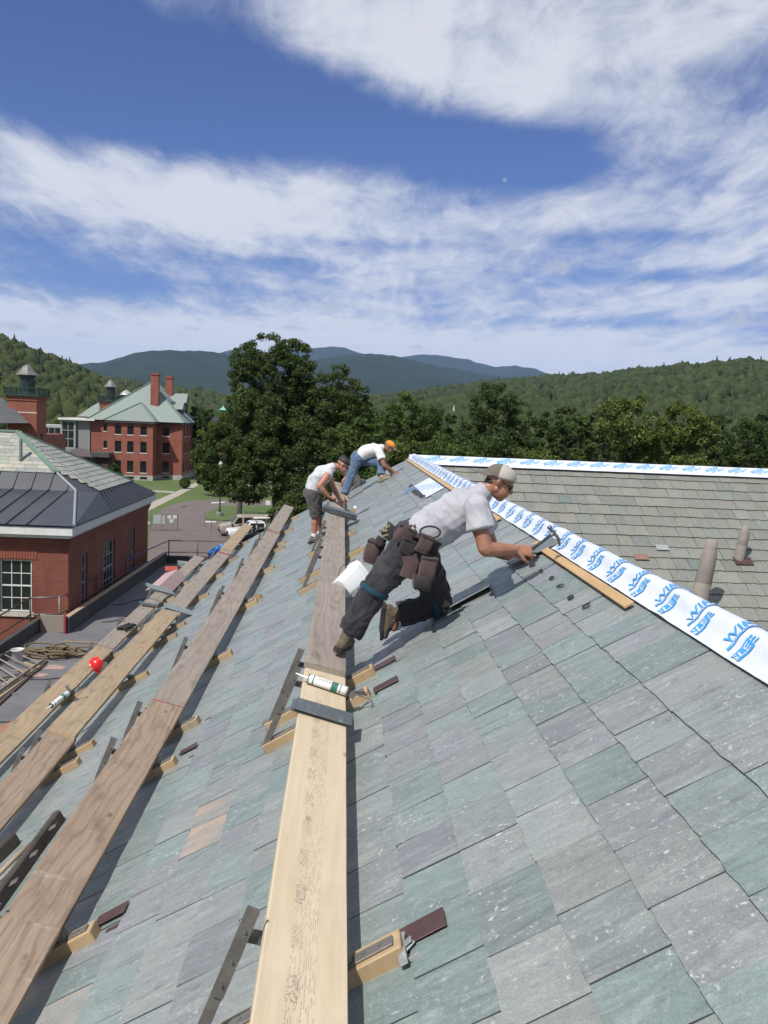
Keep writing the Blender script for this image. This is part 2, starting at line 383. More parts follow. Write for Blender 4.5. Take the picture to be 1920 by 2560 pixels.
# ================================================================== OUR BUILDING
bld = empty('slate_roofed_building', (-1.0, 8.0, G), 'large building in the foreground whose slate roof is being relaid', 'building')
def yfar(x): return 18.15 + (RIDGE_X - x) * .42          # far edge of the main slope
EAVE_X = -3.95
def brickmat(name, c1, c2, mortar, sx=.21, sy=.0677, bump=.4, spots=None):
    t = NT(name); geo = t.n('ShaderNodeNewGeometry'); pos = t.coord('Object')
    sp = t.n('ShaderNodeSeparateXYZ'); t.l(pos, sp.inputs[0]); nr = t.n('ShaderNodeSeparateXYZ'); t.l(geo.outputs['Normal'], nr.inputs[0])
    ax = t.math('GREATER_THAN', t.math('ABSOLUTE', nr.outputs[0]), .7)
    u = t.n('ShaderNodeMix', data_type='FLOAT'); t.l(ax, u.inputs[0]); t.l(sp.outputs[0], u.inputs[2]); t.l(sp.outputs[1], u.inputs[3])
    cb = t.n('ShaderNodeCombineXYZ'); t.l(u.outputs[0], cb.inputs[0]); t.l(sp.outputs[2], cb.inputs[1])
    br = t.n('ShaderNodeTexBrick'); t.l(cb.outputs[0], br.inputs['Vector'])
    br.inputs['Color1'].default_value = (*c1, 1); br.inputs['Color2'].default_value = (*c2, 1); br.inputs['Mortar'].default_value = (*mortar, 1)
    br.inputs['Scale'].default_value = 1.0; br.inputs['Brick Width'].default_value = sx; br.inputs['Row Height'].default_value = sy; br.inputs['Mortar Size'].default_value = .006; br.inputs['Bias'].default_value = -.1
    c = t.mix(t.ramp(t.noise(pos, .9, 5, .6), [(.35, 0.0), (.75, .5)]), br.outputs[0], tuple(x*.55 for x in c1))
    c = t.mix(t.math('MULTIPLY', t.ramp(t.noise(t.mapping(pos, (2.4, 2.4, .25)), 1.0, 5, .65), [(.52, 0.0), (.75, 1.0)]), .45), c, tuple(x*.42 for x in c1))
    c = t.mix(t.math('MULTIPLY', t.ramp(t.noise(pos, 3.3, 5, .7), [(.58, 0.0), (.8, 1.0)]), .14), c, (.40, .32, .27))
    t.color(c); t.rough(.85); t.bump(br.outputs['Fac'], -bump, .01)
    return t.m
MBRK = brickmat('red_brick', (.175, .044, .028), (.225, .060, .036), (.17, .10, .075))
def quadmesh(name, pts, mat, parent, **k):
    b = MB(); b.poly([Vector(p) for p in pts]); return b.build(name, mat, parent, **k)
# walls under the eaves
w = MB()
w.box((EAVE_X+.35, -9, G), (6.4, 18.6, -4.35)); w.box((6.4, 12.2, G), (26, 23.6, -4.35))
w.build('wall', MBRK, bld)
# roof deck: four planes (main slope, its far side, wing near slope, wing far slope), one part each
zr = ROOF_C + RT*RIDGE_X
YR = 18.15
def deck(name, pts, dz=-.03, mats=MDARK):
    b = MB(); P = [Vector(p)+Vector((0, 0, dz)) for p in pts]
    n = len(P); Q = [p - Vector((0, 0, .12)) for p in P]
    b.add(P+Q, [tuple(range(n)), tuple(range(2*n-1, n-1, -1))] + [(i, n+i, n+(i+1) % n, (i+1) % n) for i in range(n)])
    return b.build(name, mats, bld)
ze = ROOF_C + RT*EAVE_X
main_roof = deck('main_roof', [(EAVE_X, -9, ze), (RIDGE_X, -9, zr), (RIDGE_X, YR, zr), (EAVE_X, yfar(EAVE_X), ze)])
xr2 = RIDGE_X + 5.4; zr2 = zr - RT*5.4
MSPL = MSW
far_roof = deck('far_main_roof', [(RIDGE_X, -9, zr), (xr2, -9, zr2), (xr2, YR-5.4, zr2), (RIDGE_X, YR, zr)][::1], -.035)
WZ = zr + .0
wing_roof = deck('wing_roof', [(RIDGE_X, YR, WZ), (xr2, YR-5.4, WZ-RT*5.4), (27, YR-5.4, WZ-RT*5.4), (27, YR, WZ)], -.03)
wing_back = deck('wing_back_roof', [(27, YR, WZ), (27, YR+6, WZ-RT*6), (EAVE_X, yfar(EAVE_X)+.02, ze), (RIDGE_X, YR, WZ)], -.04)
# ---- main slates -------------------------------------------------------------------------------------------
EXP = .212; TH = .0075
def slate_geo(b, M, w_, L_, rng, uvo, ragged=.0035, nseg=3, TH=.009, gap=.0024, dark_butt=False):
    """one slab: local x along eaves (width w_), y down the slope (0 = butt edge at y=0, head at y=-L_), z up"""
    xs = [-w_/2 + gap + (w_-2*gap)*i/nseg for i in range(nseg+1)]
    top = []; bot = []
    rows = [-L_, -L_*.5, 0]
    vs = []; uvs = []
    for ry in rows:
        for i, x in enumerate(xs):
            yy = ry + (rng.uniform(-ragged, ragged) if ry == 0 else 0)
            xx = x + (rng.uniform(-.003, .003) if i in (0, nseg) else 0)
            vs.append(M @ Vector((xx, yy, TH))); uvs.append((xx+uvo[0], yy+uvo[1]))
    k = nseg+1; n0 = len(vs)
    for idx in list(range(2*k, 3*k)) : # butt lower edge
        p = vs[idx]; vs.append(p - (M.to_3x3() @ Vector((0, .002, TH)))); uvs.append(uvs[idx])
    for row in (0, 1, 2):
        for side in (0, nseg):
            idx = row*k + side; vs.append(vs[idx] - (M.to_3x3() @ Vector((0, 0, TH)))); uvs.append(uvs[idx])
    fs = []
    for r_ in range(2):
        for i in range(nseg): fs.append((r_*k+i, (r_+1)*k+i, (r_+1)*k+i+1, r_*k+i+1))
    for i in range(nseg): fs.append((2*k+i, n0+i, n0+i+1, 2*k+i+1))
    sb = n0 + k
    for r_ in range(2):
        fs.append((r_*k, sb+2*r_, sb+2*(r_+1), (r_+1)*k)); fs.append((r_*k+nseg, (r_+1)*k+nseg, sb+2*(r_+1)+1, sb+2*r_+1))
    k0 = b.cur; b.add(vs, fs[:2*nseg], uvs); base_ = len(b.v)-len(vs)
    b.cur = 1
    for q_, f_ in enumerate(fs[2*nseg:]):
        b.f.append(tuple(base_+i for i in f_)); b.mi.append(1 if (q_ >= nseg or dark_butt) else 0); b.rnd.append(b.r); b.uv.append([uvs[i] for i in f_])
    b.cur = k0
rng = random.Random(11)
variants = []
WIDTHS = [.20, .225, .25, .275, .30]
for wv in WIDTHS:
    for k in range(4):
        b = MB(); slate_geo(b, Matrix.Identity(4), wv, EXP+.10, rng, (0, 0), .0042, 5)
        me_o = b.build('slate', [MS, MEDGE]); me = me_o.data; bpy.data.objects.remove(me_o); variants.append((wv, me))
slots = []
s_total = (RIDGE_X - EAVE_X) / RC
ncourse = int(s_total / EXP)
sk = (s_total - .05)                                   # slope distance of the ridge edge from the eave
for ci in range(ncourse+1):
    s0 = ci*EXP                                        # butt edge distance from eave, up the slope
    if s0 > s_total - .10: break
    yy = -2.0 + rng.uniform(0, .2)
    xb = EAVE_X + s0*RC
    ymax = yfar(xb) - .02
    while yy < ymax:
        wv = rng.choice(WIDTHS)
        wv2 = min(wv, ymax-yy)
        if wv2 < .08: break
        slots.append((s0, yy + wv2/2, wv if wv2 == wv else wv2, ci)); yy += wv2
def slate_M(s0, yc, jit, r_):
    p = Vector((EAVE_X, yc, ROOF_C + RT*EAVE_X)) + UP*(s0 + r_.uniform(-.002, .002)) + NR*(.0120 + jit)
    M = roofmat(p, r_.uniform(-.011, .011))
    return M @ Matrix.Rotation(R(2.2) + r_.uniform(-.004, .006), 4, 'X') @ Matrix.Rotation(r_.uniform(-.005, .003), 4, 'Y')
def vis(p):
    c = CM.T @ np.array(p, float)
    if c[2] < .3: return None
    x = 960+FPX*c[0]/c[2]; y = 1280-FPX*c[1]/c[2]
    return c[2] if -60 < x < 1980 and 900 < y < 2640 else None
sc_ = []
for sl_ in slots:
    p = Vector((EAVE_X + sl_[0]*RC, sl_[1], ROOF_C + RT*(EAVE_X + sl_[0]*RC)))
    sc_.append((vis(p + UP*.1) or 1e6, sl_))
order = sorted(range(len(slots)), key=lambda i: sc_[i][0])
near = set(order[:300])
field = MB()
tintmap = {}
for i, (s0, yc, wv, ci) in enumerate(slots):
    M = slate_M(s0, yc, rng.uniform(0, .0030), rng)
    if i in near and wv in WIDTHS:
        me = rng.choice([m_ for w_, m_ in variants if w_ == wv])
        o = bpy.data.objects.new('slate', me)
        o.matrix_local = Matrix.Translation(-ORG[bld]) @ M
        link(o, main_roof)
        pr_ = proj(M @ Vector((0, -.1, 0)))
        if any(math.hypot(pr_[0]-qx, pr_[1]-qy) < qr for qx, qy, qr in ((110, 2510, 100), (395, 2400, 62), (530, 2060, 45), (-999, 0, 1))):
            me2 = me.copy(); me2.materials[0] = MSR; o.data = me2
    else:
        field.r = rng.random() + .001
        slate_geo(field, M, wv, EXP+.10, rng, (rng.uniform(0, 40), rng.uniform(0, 40)))
field.build('slate_field', [MS, MEDGE], main_roof, kind='stuff')
# underlayer so that the gaps between slates read as dark slate edges
# ---- wing slates ---------------------------------------------------------------------------------------------
EW = .325
WB = Matrix((XX, Vector((0, -RC, -RS)), Vector((0, -RS, RC)))).transposed()    # local x along +X, y down slope (-Y), z normal
wf = MB(); wing_slots = []
rw = random.Random(5)
var_w = []
for wv in (.27, .32, .36):
    for k in range(3):
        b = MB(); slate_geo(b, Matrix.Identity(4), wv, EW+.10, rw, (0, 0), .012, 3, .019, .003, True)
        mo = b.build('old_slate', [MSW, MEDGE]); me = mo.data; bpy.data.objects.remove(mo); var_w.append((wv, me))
nrow = int(5.6/EW)
for ri in range(nrow):
    sd = .14 + (ri+1)*EW                     # butt distance below wing ridge along the slope
    yb = YR - sd*RC
    x = RIDGE_X + (YR - yb) - .25 + rw.uniform(0, .2)
    while x < 24:
        wv = rw.choice((.27, .32, .32, .36)); xc = x + wv/2; x += wv
        p = Vector((xc, yb, WZ - sd*RS))
        wing_slots.append((xc, yb, p, wv))
scw = []
for i, (xc, yb, p, wv) in enumerate(wing_slots):
    v_ = vis(p); pr_ = proj(p)
    ok = v_ is not None and pr_[1] < 1140 + (pr_[0]-1022)*.60 - 15
    scw.append(v_ if ok else 1e6)
nearw = set(i for i in sorted(range(len(scw)), key=lambda i: scw[i])[:300] if scw[i] < 1e5)
for i, (xc, yb, p, wv) in enumerate(wing_slots):
    M = (WB @ Matrix.Rotation(rw.uniform(-.012, .012), 3, 'Z')).to_4x4()
    M.translation = p + Vector((0, -RS, RC))*(.020 + rw.uniform(0, .004))
    M = M @ Matrix.Rotation(R(3.3) + rw.uniform(-.004, .008), 4, 'X') @ Matrix.Rotation(rw.uniform(-.008, .008), 4, 'Y')
    if i in nearw:
        o = bpy.data.objects.new('old_slate', rw.choice([m_ for w_, m_ in var_w if w_ == wv])); o.matrix_local = Matrix.Translation(-ORG[bld]) @ M
        link(o, wing_roof)
    else:
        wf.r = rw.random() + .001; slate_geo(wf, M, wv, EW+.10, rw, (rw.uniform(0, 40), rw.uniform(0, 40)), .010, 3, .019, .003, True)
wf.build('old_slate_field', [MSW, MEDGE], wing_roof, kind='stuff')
# far side of the main ridge and back of the wing: courses of slates too, joined
fb = MB()
for ri in range(20):
    sd = .2 + (ri+1)*EW
    xb = RIDGE_X + sd*RC
    y = -6.0
    while y < YR - (xb - RIDGE_X):
        M = Matrix((Vector((0, -1, 0)), Vector((RC, 0, -RS)), Vector((RS, 0, RC)))).transposed().to_4x4()
        M.translation = Vector((xb, y, zr - sd*RS)) + Vector((RS, 0, RC))*.006
        M = M @ Matrix.Rotation(R(2.0), 4, 'X')
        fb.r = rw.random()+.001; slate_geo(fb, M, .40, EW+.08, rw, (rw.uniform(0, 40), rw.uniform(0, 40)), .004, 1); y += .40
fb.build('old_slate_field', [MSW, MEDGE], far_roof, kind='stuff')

# ================================================================== RIDGE MEMBRANE, PRINT, NAILER STRIPS, VENT PIPES
def fbm(x, y, z=0.0, o=3): return mnoise.fractal(Vector((x, y, z)), 1.0, 2.1, o)
# profile of the membrane over the main ridge: (x offset from the ridge, z offset from the ridge line)
PROF = [(-.034, .012), (-.008, .030), (.022, .050), (.046, .090), (.070, .111), (.100, .116), (.150, .092), (.23, .045), (.31, -.010), (.40, -.068)]
_arc = [0.0]
for a, b in zip(PROF, PROF[1:]): _arc.append(_arc[-1] + math.hypot(b[0]-a[0], b[1]-a[1]))
def prof_at(t):
    t = max(0, min(_arc[-1], t))
    for i in range(len(_arc)-1):
        if t <= _arc[i+1] + 1e-9:
            k = (t - _arc[i])/(_arc[i+1]-_arc[i]); a, b = PROF[i], PROF[i+1]
            d = Vector((b[0]-a[0], 0, b[1]-a[1])).normalized()
            return Vector((a[0]+(b[0]-a[0])*k, 0, a[1]+(b[1]-a[1])*k)), Vector((-d.z, 0, d.x))
    return None
def ridge_pt(y, t, lift=0.0):
    p, n_ = prof_at(t)
    wr = .009*fbm(y*2.2, t*5, 0) + .009*abs(fbm(y*4 + t*11, t*6, 4)) * (1 - t/_arc[-1]*.5) - .002*max(0, fbm(y*9, t*14, 6))
    wr += .0022*math.sin(y*17 + 9*math.sin(y*1.7) + t*24)*(.5+.5*math.sin(y*.9)) * max(0, 1 - abs(t-.1)/.12)
    low = -.006*max(0, fbm(y*1.3, 9, 2))
    return Vector((RIDGE_X, y, zr)) + p + n_*(wr + lift) + Vector((0, 0, low))
mb = MB(); NT_ = 26; ny = 640
for j in range(ny+1):
    y = -4 + (YR+.12+4)*j/ny
    for i in range(NT_+1):
        mb.v.append(tuple(ridge_pt(y, _arc[-1]*i/NT_)))
for j in range(ny):
    for i in range(NT_):
        a = j*(NT_+1)+i; mb.f.append((a, a+NT_+1, a+NT_+2, a+1)); mb.mi.append(0); mb.rnd.append(0); mb.uv.append([(0, 0)]*4)
memb = mb.build('ridge_membrane', MMEMB, bld, smooth=True)
# lettering: flat text triangulated, then laid on the membrane
def text_mesh(txt, size=1.0, shear=0.0, offset=0.0):
    cu_ = bpy.data.curves.new('txt', 'FONT'); cu_.body = txt; cu_.size = size; cu_.shear = shear; cu_.offset = offset; cu_.resolution_u = 3; cu_.fill_mode = 'FRONT'
    ob = bpy.data.objects.new('txt', cu_); COL.objects.link(ob)
    dg = bpy.context.evaluated_depsgraph_get(); me = ob.evaluated_get(dg).to_mesh()
    vs = [v.co.copy() for v in me.vertices]; fs = [tuple(p.vertices) for p in me.polygons]
    ob.evaluated_get(dg).to_mesh_clear(); bpy.data.objects.remove(ob); bpy.data.curves.remove(cu_)
    return vs, fs
TW = {}
def text2(txt, h, shear=.25, bold=.02):
    key = (txt, h, shear)
    if key not in TW: TW[key] = text_mesh(txt, h/.72, shear, bold*h)
    return TW[key]
def rect(x0, y0, x1, y1, sh=0.0, nx=8):
    vs = []; fs = []
    for i in range(nx+1):
        x = x0+(x1-x0)*i/nx; vs += [Vector((x+y0*sh, y0, 0)), Vector((x+y1*sh, y1, 0))]
    for i in range(nx): fs.append((2*i, 2*i+2, 2*i+3, 2*i+1))
    return vs, fs
def logo():
    """one print of the roll: list of (verts, faces, white?) in flat metres; x = reading direction, y up the letters"""
    out = []
    out.append((*text2('WIP', .070), 0)); 
    v, f_ = text2('300HT', .070); out.append(([p + Vector((.170, 0, 0)) for p in v], f_, 0))
    v, f_ = rect(-.02, -.030, .40, -.008, .25); out.append((v, f_, 0))
    v, f_ = text2('WATER & ICE PROTECTION', .013, .2); out.append(([p + Vector((.0, -.0255, .0016)) for p in v], f_, 1))
    # boxed maker's name with speed lines
    v, f_ = rect(-.30, -.165, .10, -.085, .25, 12); out.append((v, f_, 0))
    v, f_ = text2('CARLISLE', .052, .25); w_ = max(p.x for p in v)
    out.append(([Vector((p.x*.385/w_ - .325, p.y - .151, .0016)) for p in v], f_, 1))
    for k in range(3):
        v, f_ = rect(.105, -.155+.026*k, .135-.006*k, -.143+.026*k, .25, 2); out.append((v, f_, 0))
    return out
LOGO = logo()
def subdiv_print(items, mapf, bl, wh, lift):
    for vs, fs, white in items:
        tgt = wh if white else bl
        bm = bmesh.new(); bv = [bm.verts.new(v) for v in vs]
        for f_ in fs:
            try: bm.faces.new([bv[i] for i in f_])
            except ValueError: pass
        bmesh.ops.triangulate(bm, faces=bm.faces[:])
        for _ in range(2):
            ed = [e for e in bm.edges if e.calc_length() > .020]
            if not ed: break
            bmesh.ops.subdivide_edges(bm, edges=ed, cuts=1, use_grid_fill=False)
            bmesh.ops.triangulate(bm, faces=bm.faces[:])
        bm.verts.ensure_lookup_table(); bm.verts.index_update()
        P = [mapf(v.co.x, v.co.y, lift + v.co.z) for v in bm.verts]; keep = [p is not None for p in P]
        tri = [tuple(v.index for v in f_.verts) for f_ in bm.faces if all(keep[v.index] for v in f_.verts)]
        tgt.add([p if p is not None else Vector((0, 0, 0)) for p in P], tri); bm.free()
bl = MB(); wh = MB()
y0 = 1.55
while y0 < YR - .3:
    def mp(x, y, l, y0=y0):
        t = .045 + x*.74 + (-y)*.08; yy = y0 + y*.80 + x*.10
        if t < .01 or t > _arc[-1]-.02: return None
        return ridge_pt(yy, t, l)
    subdiv_print(LOGO, mp, bl, wh, .0042)
    y0 += .36
ob_ = bl.build('print', MBLUE, memb, kind='stuff'); wh.build('print', MMEMB, memb, kind='stuff')
# wing ridge membrane
WPROF = [(-.30, -.165), (-.16, -.075), (-.04, .002), (.0, .018), (.05, .010), (.14, -.055), (.22, -.11)]   # (-y offset first)
def wing_pt(x, t, lift=0.0):
    L_ = [0.0]
    for a, b in zip(WPROF, WPROF[1:]): L_.append(L_[-1] + math.hypot(b[0]-a[0], b[1]-a[1]))
    t = max(0, min(L_[-1]-1e-6, t))
    for i in range(len(L_)-1):
        if t <= L_[i+1]:
            k = (t-L_[i])/(L_[i+1]-L_[i]); a, b = WPROF[i], WPROF[i+1]
            d = Vector((0, b[0]-a[0], b[1]-a[1])).normalized(); n_ = Vector((0, -d.z, d.y))
            wr = .004*fbm(x*2.0, t*4, 7)
            return Vector((x, YR + a[0]+(b[0]-a[0])*k, WZ + .085 + a[1]+(b[1]-a[1])*k)) + n_*(wr+lift)
mb = MB(); nx_ = 420; nt = 14; LW = .59
for j in range(nx_+1):
    x = RIDGE_X-.02 + (25.4)*j/nx_
    for i in range(nt+1): mb.v.append(tuple(wing_pt(x, LW*i/nt)))
for j in range(nx_):
    for i in range(nt):
        a = j*(nt+1)+i; mb.f.append((a, a+nt+1, a+nt+2, a+1)); mb.mi.append(0); mb.rnd.append(0); mb.uv.append([(0, 0)]*4)
wmemb = mb.build('wing_ridge_membrane', MMEMB, bld, smooth=True)
bl = MB(); wh = MB()
def logo2():
    out = []
    v, f_ = rect(-.02, .0, .30, .076, .3, 10); out.append((v, f_, 0))
    v, f_ = text2('CARLISLE', .048, .25); w_ = max(p.x for p in v); out.append(([Vector((p.x*.29/w_, p.y+.014, .002)) for p in v], f_, 1))
    v, f_ = text2('WIP 300HT', .062, .25); w_ = max(p.x for p in v); out.append(([Vector((p.x*.36/w_-.02+.10, p.y-.072, 0)) for p in v], f_, 0))
    return out
L2 = logo2(); x0 = RIDGE_X + .35; ca, sa = math.cos(R(20)), math.sin(R(20))
while x0 < 24:
    def mp(x, y, l, x0=x0):
        xx = x0 + x*ca - y*sa; t = .125 + x*sa*1.15 + y*ca*1.15
        if t < .005 or t > LW-.02: return None
        return wing_pt(xx, t, l)
    subdiv_print(L2, mp, bl, wh, .003); x0 += .50
bl.build('print', MBLUE, wmemb, kind='stuff'); wh.build('print', MMEMB, wmemb, kind='stuff')
# plywood nailer strips left bare under the membrane
def strip(y0, y1):
    b = MB(); M = roofmat(onroof(RIDGE_X-.056, (y0+y1)/2, .030)); L_ = (y1-y0)
    b.cbox((-L_/2, -.026, 0), (L_/2, .026, .014), .002, M, (y0, 0)); return b.build('nailer_strip', MSTRIP, bld)
strip(3.86, 5.85); strip(7.25, 7.6); strip(10.3, 13.4); strip(13.405, 17.9)
# bare underlay where the last slates are still missing
b = MB(); M = roofmat(onroof(1.22, 11.9, .030)); b.cbox((-.95, -.13, 0), (.95, .13, .002), .0005, M); ul = b.build('underlay_patch', MMEMB, bld)
b = MB()
for k in range(9):
    xx = -.85 + k*.21; b.cbox((xx, -.11, 0), (xx+.05, .11, .0006), .0002, M @ Matrix.Translation((0, 0, .0024)) @ Matrix.Rotation(.3, 4, 'Z'))
b.build('print', MBLUE, ul, kind='stuff')
# dabs of sealant
def dab(p, s):
    b = MB(); rr = random.Random(int(p.y*1000)); n = 9
    ring = [(s*(.7+.5*rr.random())*math.cos(2*math.pi*i/n)*1.25, s*(.6+.5*rr.random())*math.sin(2*math.pi*i/n)) for i in range(n)]
    M = roofmat(p, rr.uniform(0, 3)); vs = [M @ Vector((x, y, 0)) for x, y in ring] + [M @ Vector((x*.6, y*.6, s*.35)) for x, y in ring] + [M @ Vector((0, 0, s*.42))]
    fs = [(i, (i+1) % n, n+(i+1) % n, n+i) for i in range(n)] + [(n+i, n+(i+1) % n, 2*n) for i in range(n)]
    b.add(vs, fs); return b.build('sealant_dab', MTAR, main_roof, smooth=True)
for px, py in ((1332, 1412), (1352, 1427), (1379, 1444), (1401, 1464), (1426, 1493), (1465, 1514)): dab(rf(px, py, ROOF_C+.034), .022)
for px, py in ((1035, 1228), (1039, 1231), (1043, 1233), (1047, 1236), (1052, 1239), (1058, 1242), (1027, 1214)): dab(rf(px, py, ROOF_C+.036), .045)
# copper pieces showing beside the roof jacks and on the wing
def patch(name, M, w_, h_, mat, parent):
    b = MB(); b.cbox((-w_/2, -h_/2, 0), (w_/2, h_/2, .0025), .0006, M); return b.build(name, mat, parent)
# ---- vent pipes on the wing
MPIPE = PM('pinkish_weathered_lead', (.27, .235, .21), (.20, .18, .165), 7, .8, .3, 30)
def wing_z(y): return WZ - (YR-y)*RT
def wing_hit(px, py):
    r = ray(px, py); t = (WZ - YR*RT) / (r[2] - RT*r[1]); return Vector(r*t)
def vent(base, h, r0, r1, collar):
    o = MB(); 
    prof = [(r0*1.08, -.12), (r0, .05), (r0*.97, h*.45), (r0*.955, h*.45+.006), (r0*.975, h*.45+.012), ((r0+r1)*.5, h*.78), (r1*1.02, h*.86), (r1*.86, h*.90), (r1*.84, h), (r1*.70, h), (r1*.70, h-.05), (.001, h-.055)]
    o.lathe(prof, 20, Matrix.Translation(base) @ Matrix.Rotation(R(8), 4, 'Y')); pp = o.build('vent_pipe', MPIPE, wing_roof, smooth=False)
    me = pp.data; me.polygons.foreach_set('use_smooth', [True]*len(me.polygons))
    return pp
bs = wing_hit(1846, 1402); vent(bs, .66, .098, .082, 0)
bt = wing_hit(1738, 1545); vent(bt, 1.38, .145, .115, 0)
def wpatch(px, py, w_, h_, mat):
    p = wing_hit(px, py); M = WB.to_4x4(); M.translation = p + Vector((0, -RS, RC))*.058
    patch('flashing_patch', M, w_, h_, mat, wing_roof)
wpatch(1856, 1408, .34, .22, MCOPPER); wpatch(1602, 1398, .27, .16, PM('red_slate', (.19, .105, .08), (.22, .13, .10), 8, .7)); 
b = MB(); M = WB.to_4x4(); M.translation = wing_hit(1654, 1374) + Vector((0, -RS, RC))*.056; b.cbox((-.12, -.08, 0), (.12, .08, .003), .001, M)
b.build('flashing_patch', PM('grey_patch', (.30, .34, .33), (.22, .25, .24), 9, .5), wing_roof)
# valley metal where the wing meets the main roof, and the gutter board at the eaves
b = MB(); v0 = Vector((RIDGE_X, YR, zr)); v1 = Vector((xr2, YR-5.4, zr2)); dirv = (v1-v0).normalized()
b.bar(v0+Vector((0, 0, -.005)), v1+Vector((0, 0, -.005)), .30, .02, (0, 0, 1)); b.build('valley_flashing', PM('dull_copper_valley', (.16, .18, .14), (.12, .13, .10), 6, .6), bld)
b = MB(); b.cbox((EAVE_X-.10, -9, ze-.16), (EAVE_X-.01, yfar(EAVE_X), ze-.015), .01); b.build('gutter', PM('green_copper_gutter', (.10, .14, .12), (.07, .08, .075), 8, .6), bld)

# ================================================================== PLANKS AND ROOF JACKS
def wood(name, c1, c2, c3, rough=.75, scuff=.4, grain=1.0, stamp=False):
    """sawn wood: uv.x across the board, uv.y along it (metres)"""
    t = NT(name); uv = t.n('ShaderNodeUVMap').outputs[0]
    oi = t.n('ShaderNodeObjectInfo').outputs['Random']
    off = t.n('ShaderNodeCombineXYZ'); t.l(t.math('MULTIPLY', oi, 13.0), off.inputs[0]); t.l(t.math('MULTIPLY', oi, 57.0), off.inputs[1])
    va = t.n('ShaderNodeVectorMath', operation='ADD'); t.l(uv, va.inputs[0]); t.l(off.outputs[0], va.inputs[1]); v = va.outputs[0]
    warp = t.noise(t.mapping(v, (3.0, .8, 1)), 1.6, 3, .5)
    wv = t.n('ShaderNodeTexWave', wave_type='BANDS', bands_direction='X'); wv.inputs['Scale'].default_value = 5.0; wv.inputs['Distortion'].default_value = 26.0; wv.inputs['Detail'].default_value = 4; wv.inputs['Detail Scale'].default_value = .35; wv.inputs['Detail Roughness'].default_value = .62
    t.l(t.mapping(v, (1.0, .16, 1)), wv.inputs[0])
    fine = t.noise(t.mapping(v, (95, 3.0, 1)), 1.0, 6, .7)
    c = t.mix(t.ramp(warp, [(.3, 0.0), (.7, 1.0)]), c1, c2)
    c = t.mix(t.math('MULTIPLY', t.ramp(wv.outputs['Fac'], [(.55, 0.0), (.98, 1.0)]), .30*grain), c, c3)
    c = t.mix(t.math('MULTIPLY', t.ramp(fine, [(.32, 1.0), (.56, 0.0)]), .42*grain), c, c3)
    # worn pale scuffs and dirt
    sc1 = t.noise(t.mapping(v, (2.0, 5.0, 1)), 2.4, 6, .72, .5)
    c = t.mix(t.math('MULTIPLY', t.ramp(sc1, [(.60, 0.0), (.74, 1.0)]), scuff), c, (.50, .49, .47))
    dr = t.noise(t.mapping(v, (6, 2.0, 1)), 1.7, 5, .65)
    c = t.mix(t.math('MULTIPLY', t.ramp(dr, [(.52, 0.0), (.74, 1.0)]), .12 if stamp else .55), c, tuple(x*.42 for x in c3))
    kn = t.n('ShaderNodeTexVoronoi', feature='F1'); kn.inputs['Scale'].default_value = 1.0; t.l(t.mapping(v, (5.2, 2.6, 1)), kn.inputs['Vector'])
    c = t.mix(t.math('MULTIPLY', t.ramp(kn.outputs['Distance'], [(.05, 1.0), (.085, 0.0)]), .65), c, tuple(x*.5 for x in c3))
    if stamp:
        sep = t.n('ShaderNodeSeparateXYZ'); t.l(uv, sep.inputs[0])
        ux, uy = sep.outputs[0], sep.outputs[1]
        band = t.math('MULTIPLY', t.math('GREATER_THAN', ux, -.045), t.math('LESS_THAN', ux, .030))
        # columns of small print, broken into words and lines
        cells = t.n('ShaderNodeTexBrick'); cells.inputs['Scale'].default_value = 1.0; cells.inputs['Brick Width'].default_value = .021; cells.inputs['Row Height'].default_value = .0062; cells.inputs['Mortar Size'].default_value = .0016; cells.inputs['Bias'].default_value = 0
        cells.inputs['Color1'].default_value = (1, 1, 1, 1); cells.inputs['Color2'].default_value = (.1, .1, .1, 1); cells.inputs['Mortar'].default_value = (0, 0, 0, 1)
        sw = t.n('ShaderNodeCombineXYZ'); t.l(uy, sw.inputs[0]); t.l(ux, sw.inputs[1]); t.l(sw.outputs[0], cells.inputs['Vector'])
        gl = t.noise(sw.outputs[0], 260, 2, .5); blk = t.noise(t.mapping(sw.outputs[0], (9, 26, 1)), 1.0, 1, .5); per = t.math('FRACT', t.math('MULTIPLY', uy, 4.6))
        m1 = t.math('MULTIPLY', t.math('GREATER_THAN', cells.outputs[0], .45), t.math('GREATER_THAN', gl, .46))
        m2 = t.math('MULTIPLY', m1, t.math('GREATER_THAN', blk, .36))
        bigl = t.math('MULTIPLY', t.math('LESS_THAN', ux, -.012), t.math('MULTIPLY', t.math('LESS_THAN', per, .5), t.math('GREATER_THAN', t.noise(t.mapping(sw.outputs[0], (1.6, 1, 1)), 95, 1, .4), .52)))
        allm = t.math('MULTIPLY', band, t.math('MAXIMUM', m2, bigl))
        edge = t.math('MULTIPLY', t.math('LESS_THAN', t.math('ABSOLUTE', t.math('SUBTRACT', t.math('ABSOLUTE', t.math('ADD', ux, .0075)), .040)), .0008), .35)
        fade = t.ramp(t.noise(t.mapping(uv, (4, 1.2, 1)), 1.6, 3), [(.25, .35), (.55, 1.0)])
        c = t.mix(t.math('MULTIPLY', t.math('MULTIPLY', t.math('MAXIMUM', allm, edge), fade), .52), c, (.15, .095, .105))
    t.color(c); t.rough(rough)
    t.bump(t.math('ADD', t.math('MULTIPLY', fine, .7), t.math('MULTIPLY', wv.outputs['Fac'], .25)), .35, .004)
    return t.m
WNEW = wood('fresh_laminated_board', (.60, .505, .36), (.545, .45, .31), (.44, .345, .22), .68, .12, .55, True)
WGREY = wood('weathered_grey_board', (.320, .275, .232), (.268, .230, .195), (.150, .125, .104), .85, .5)
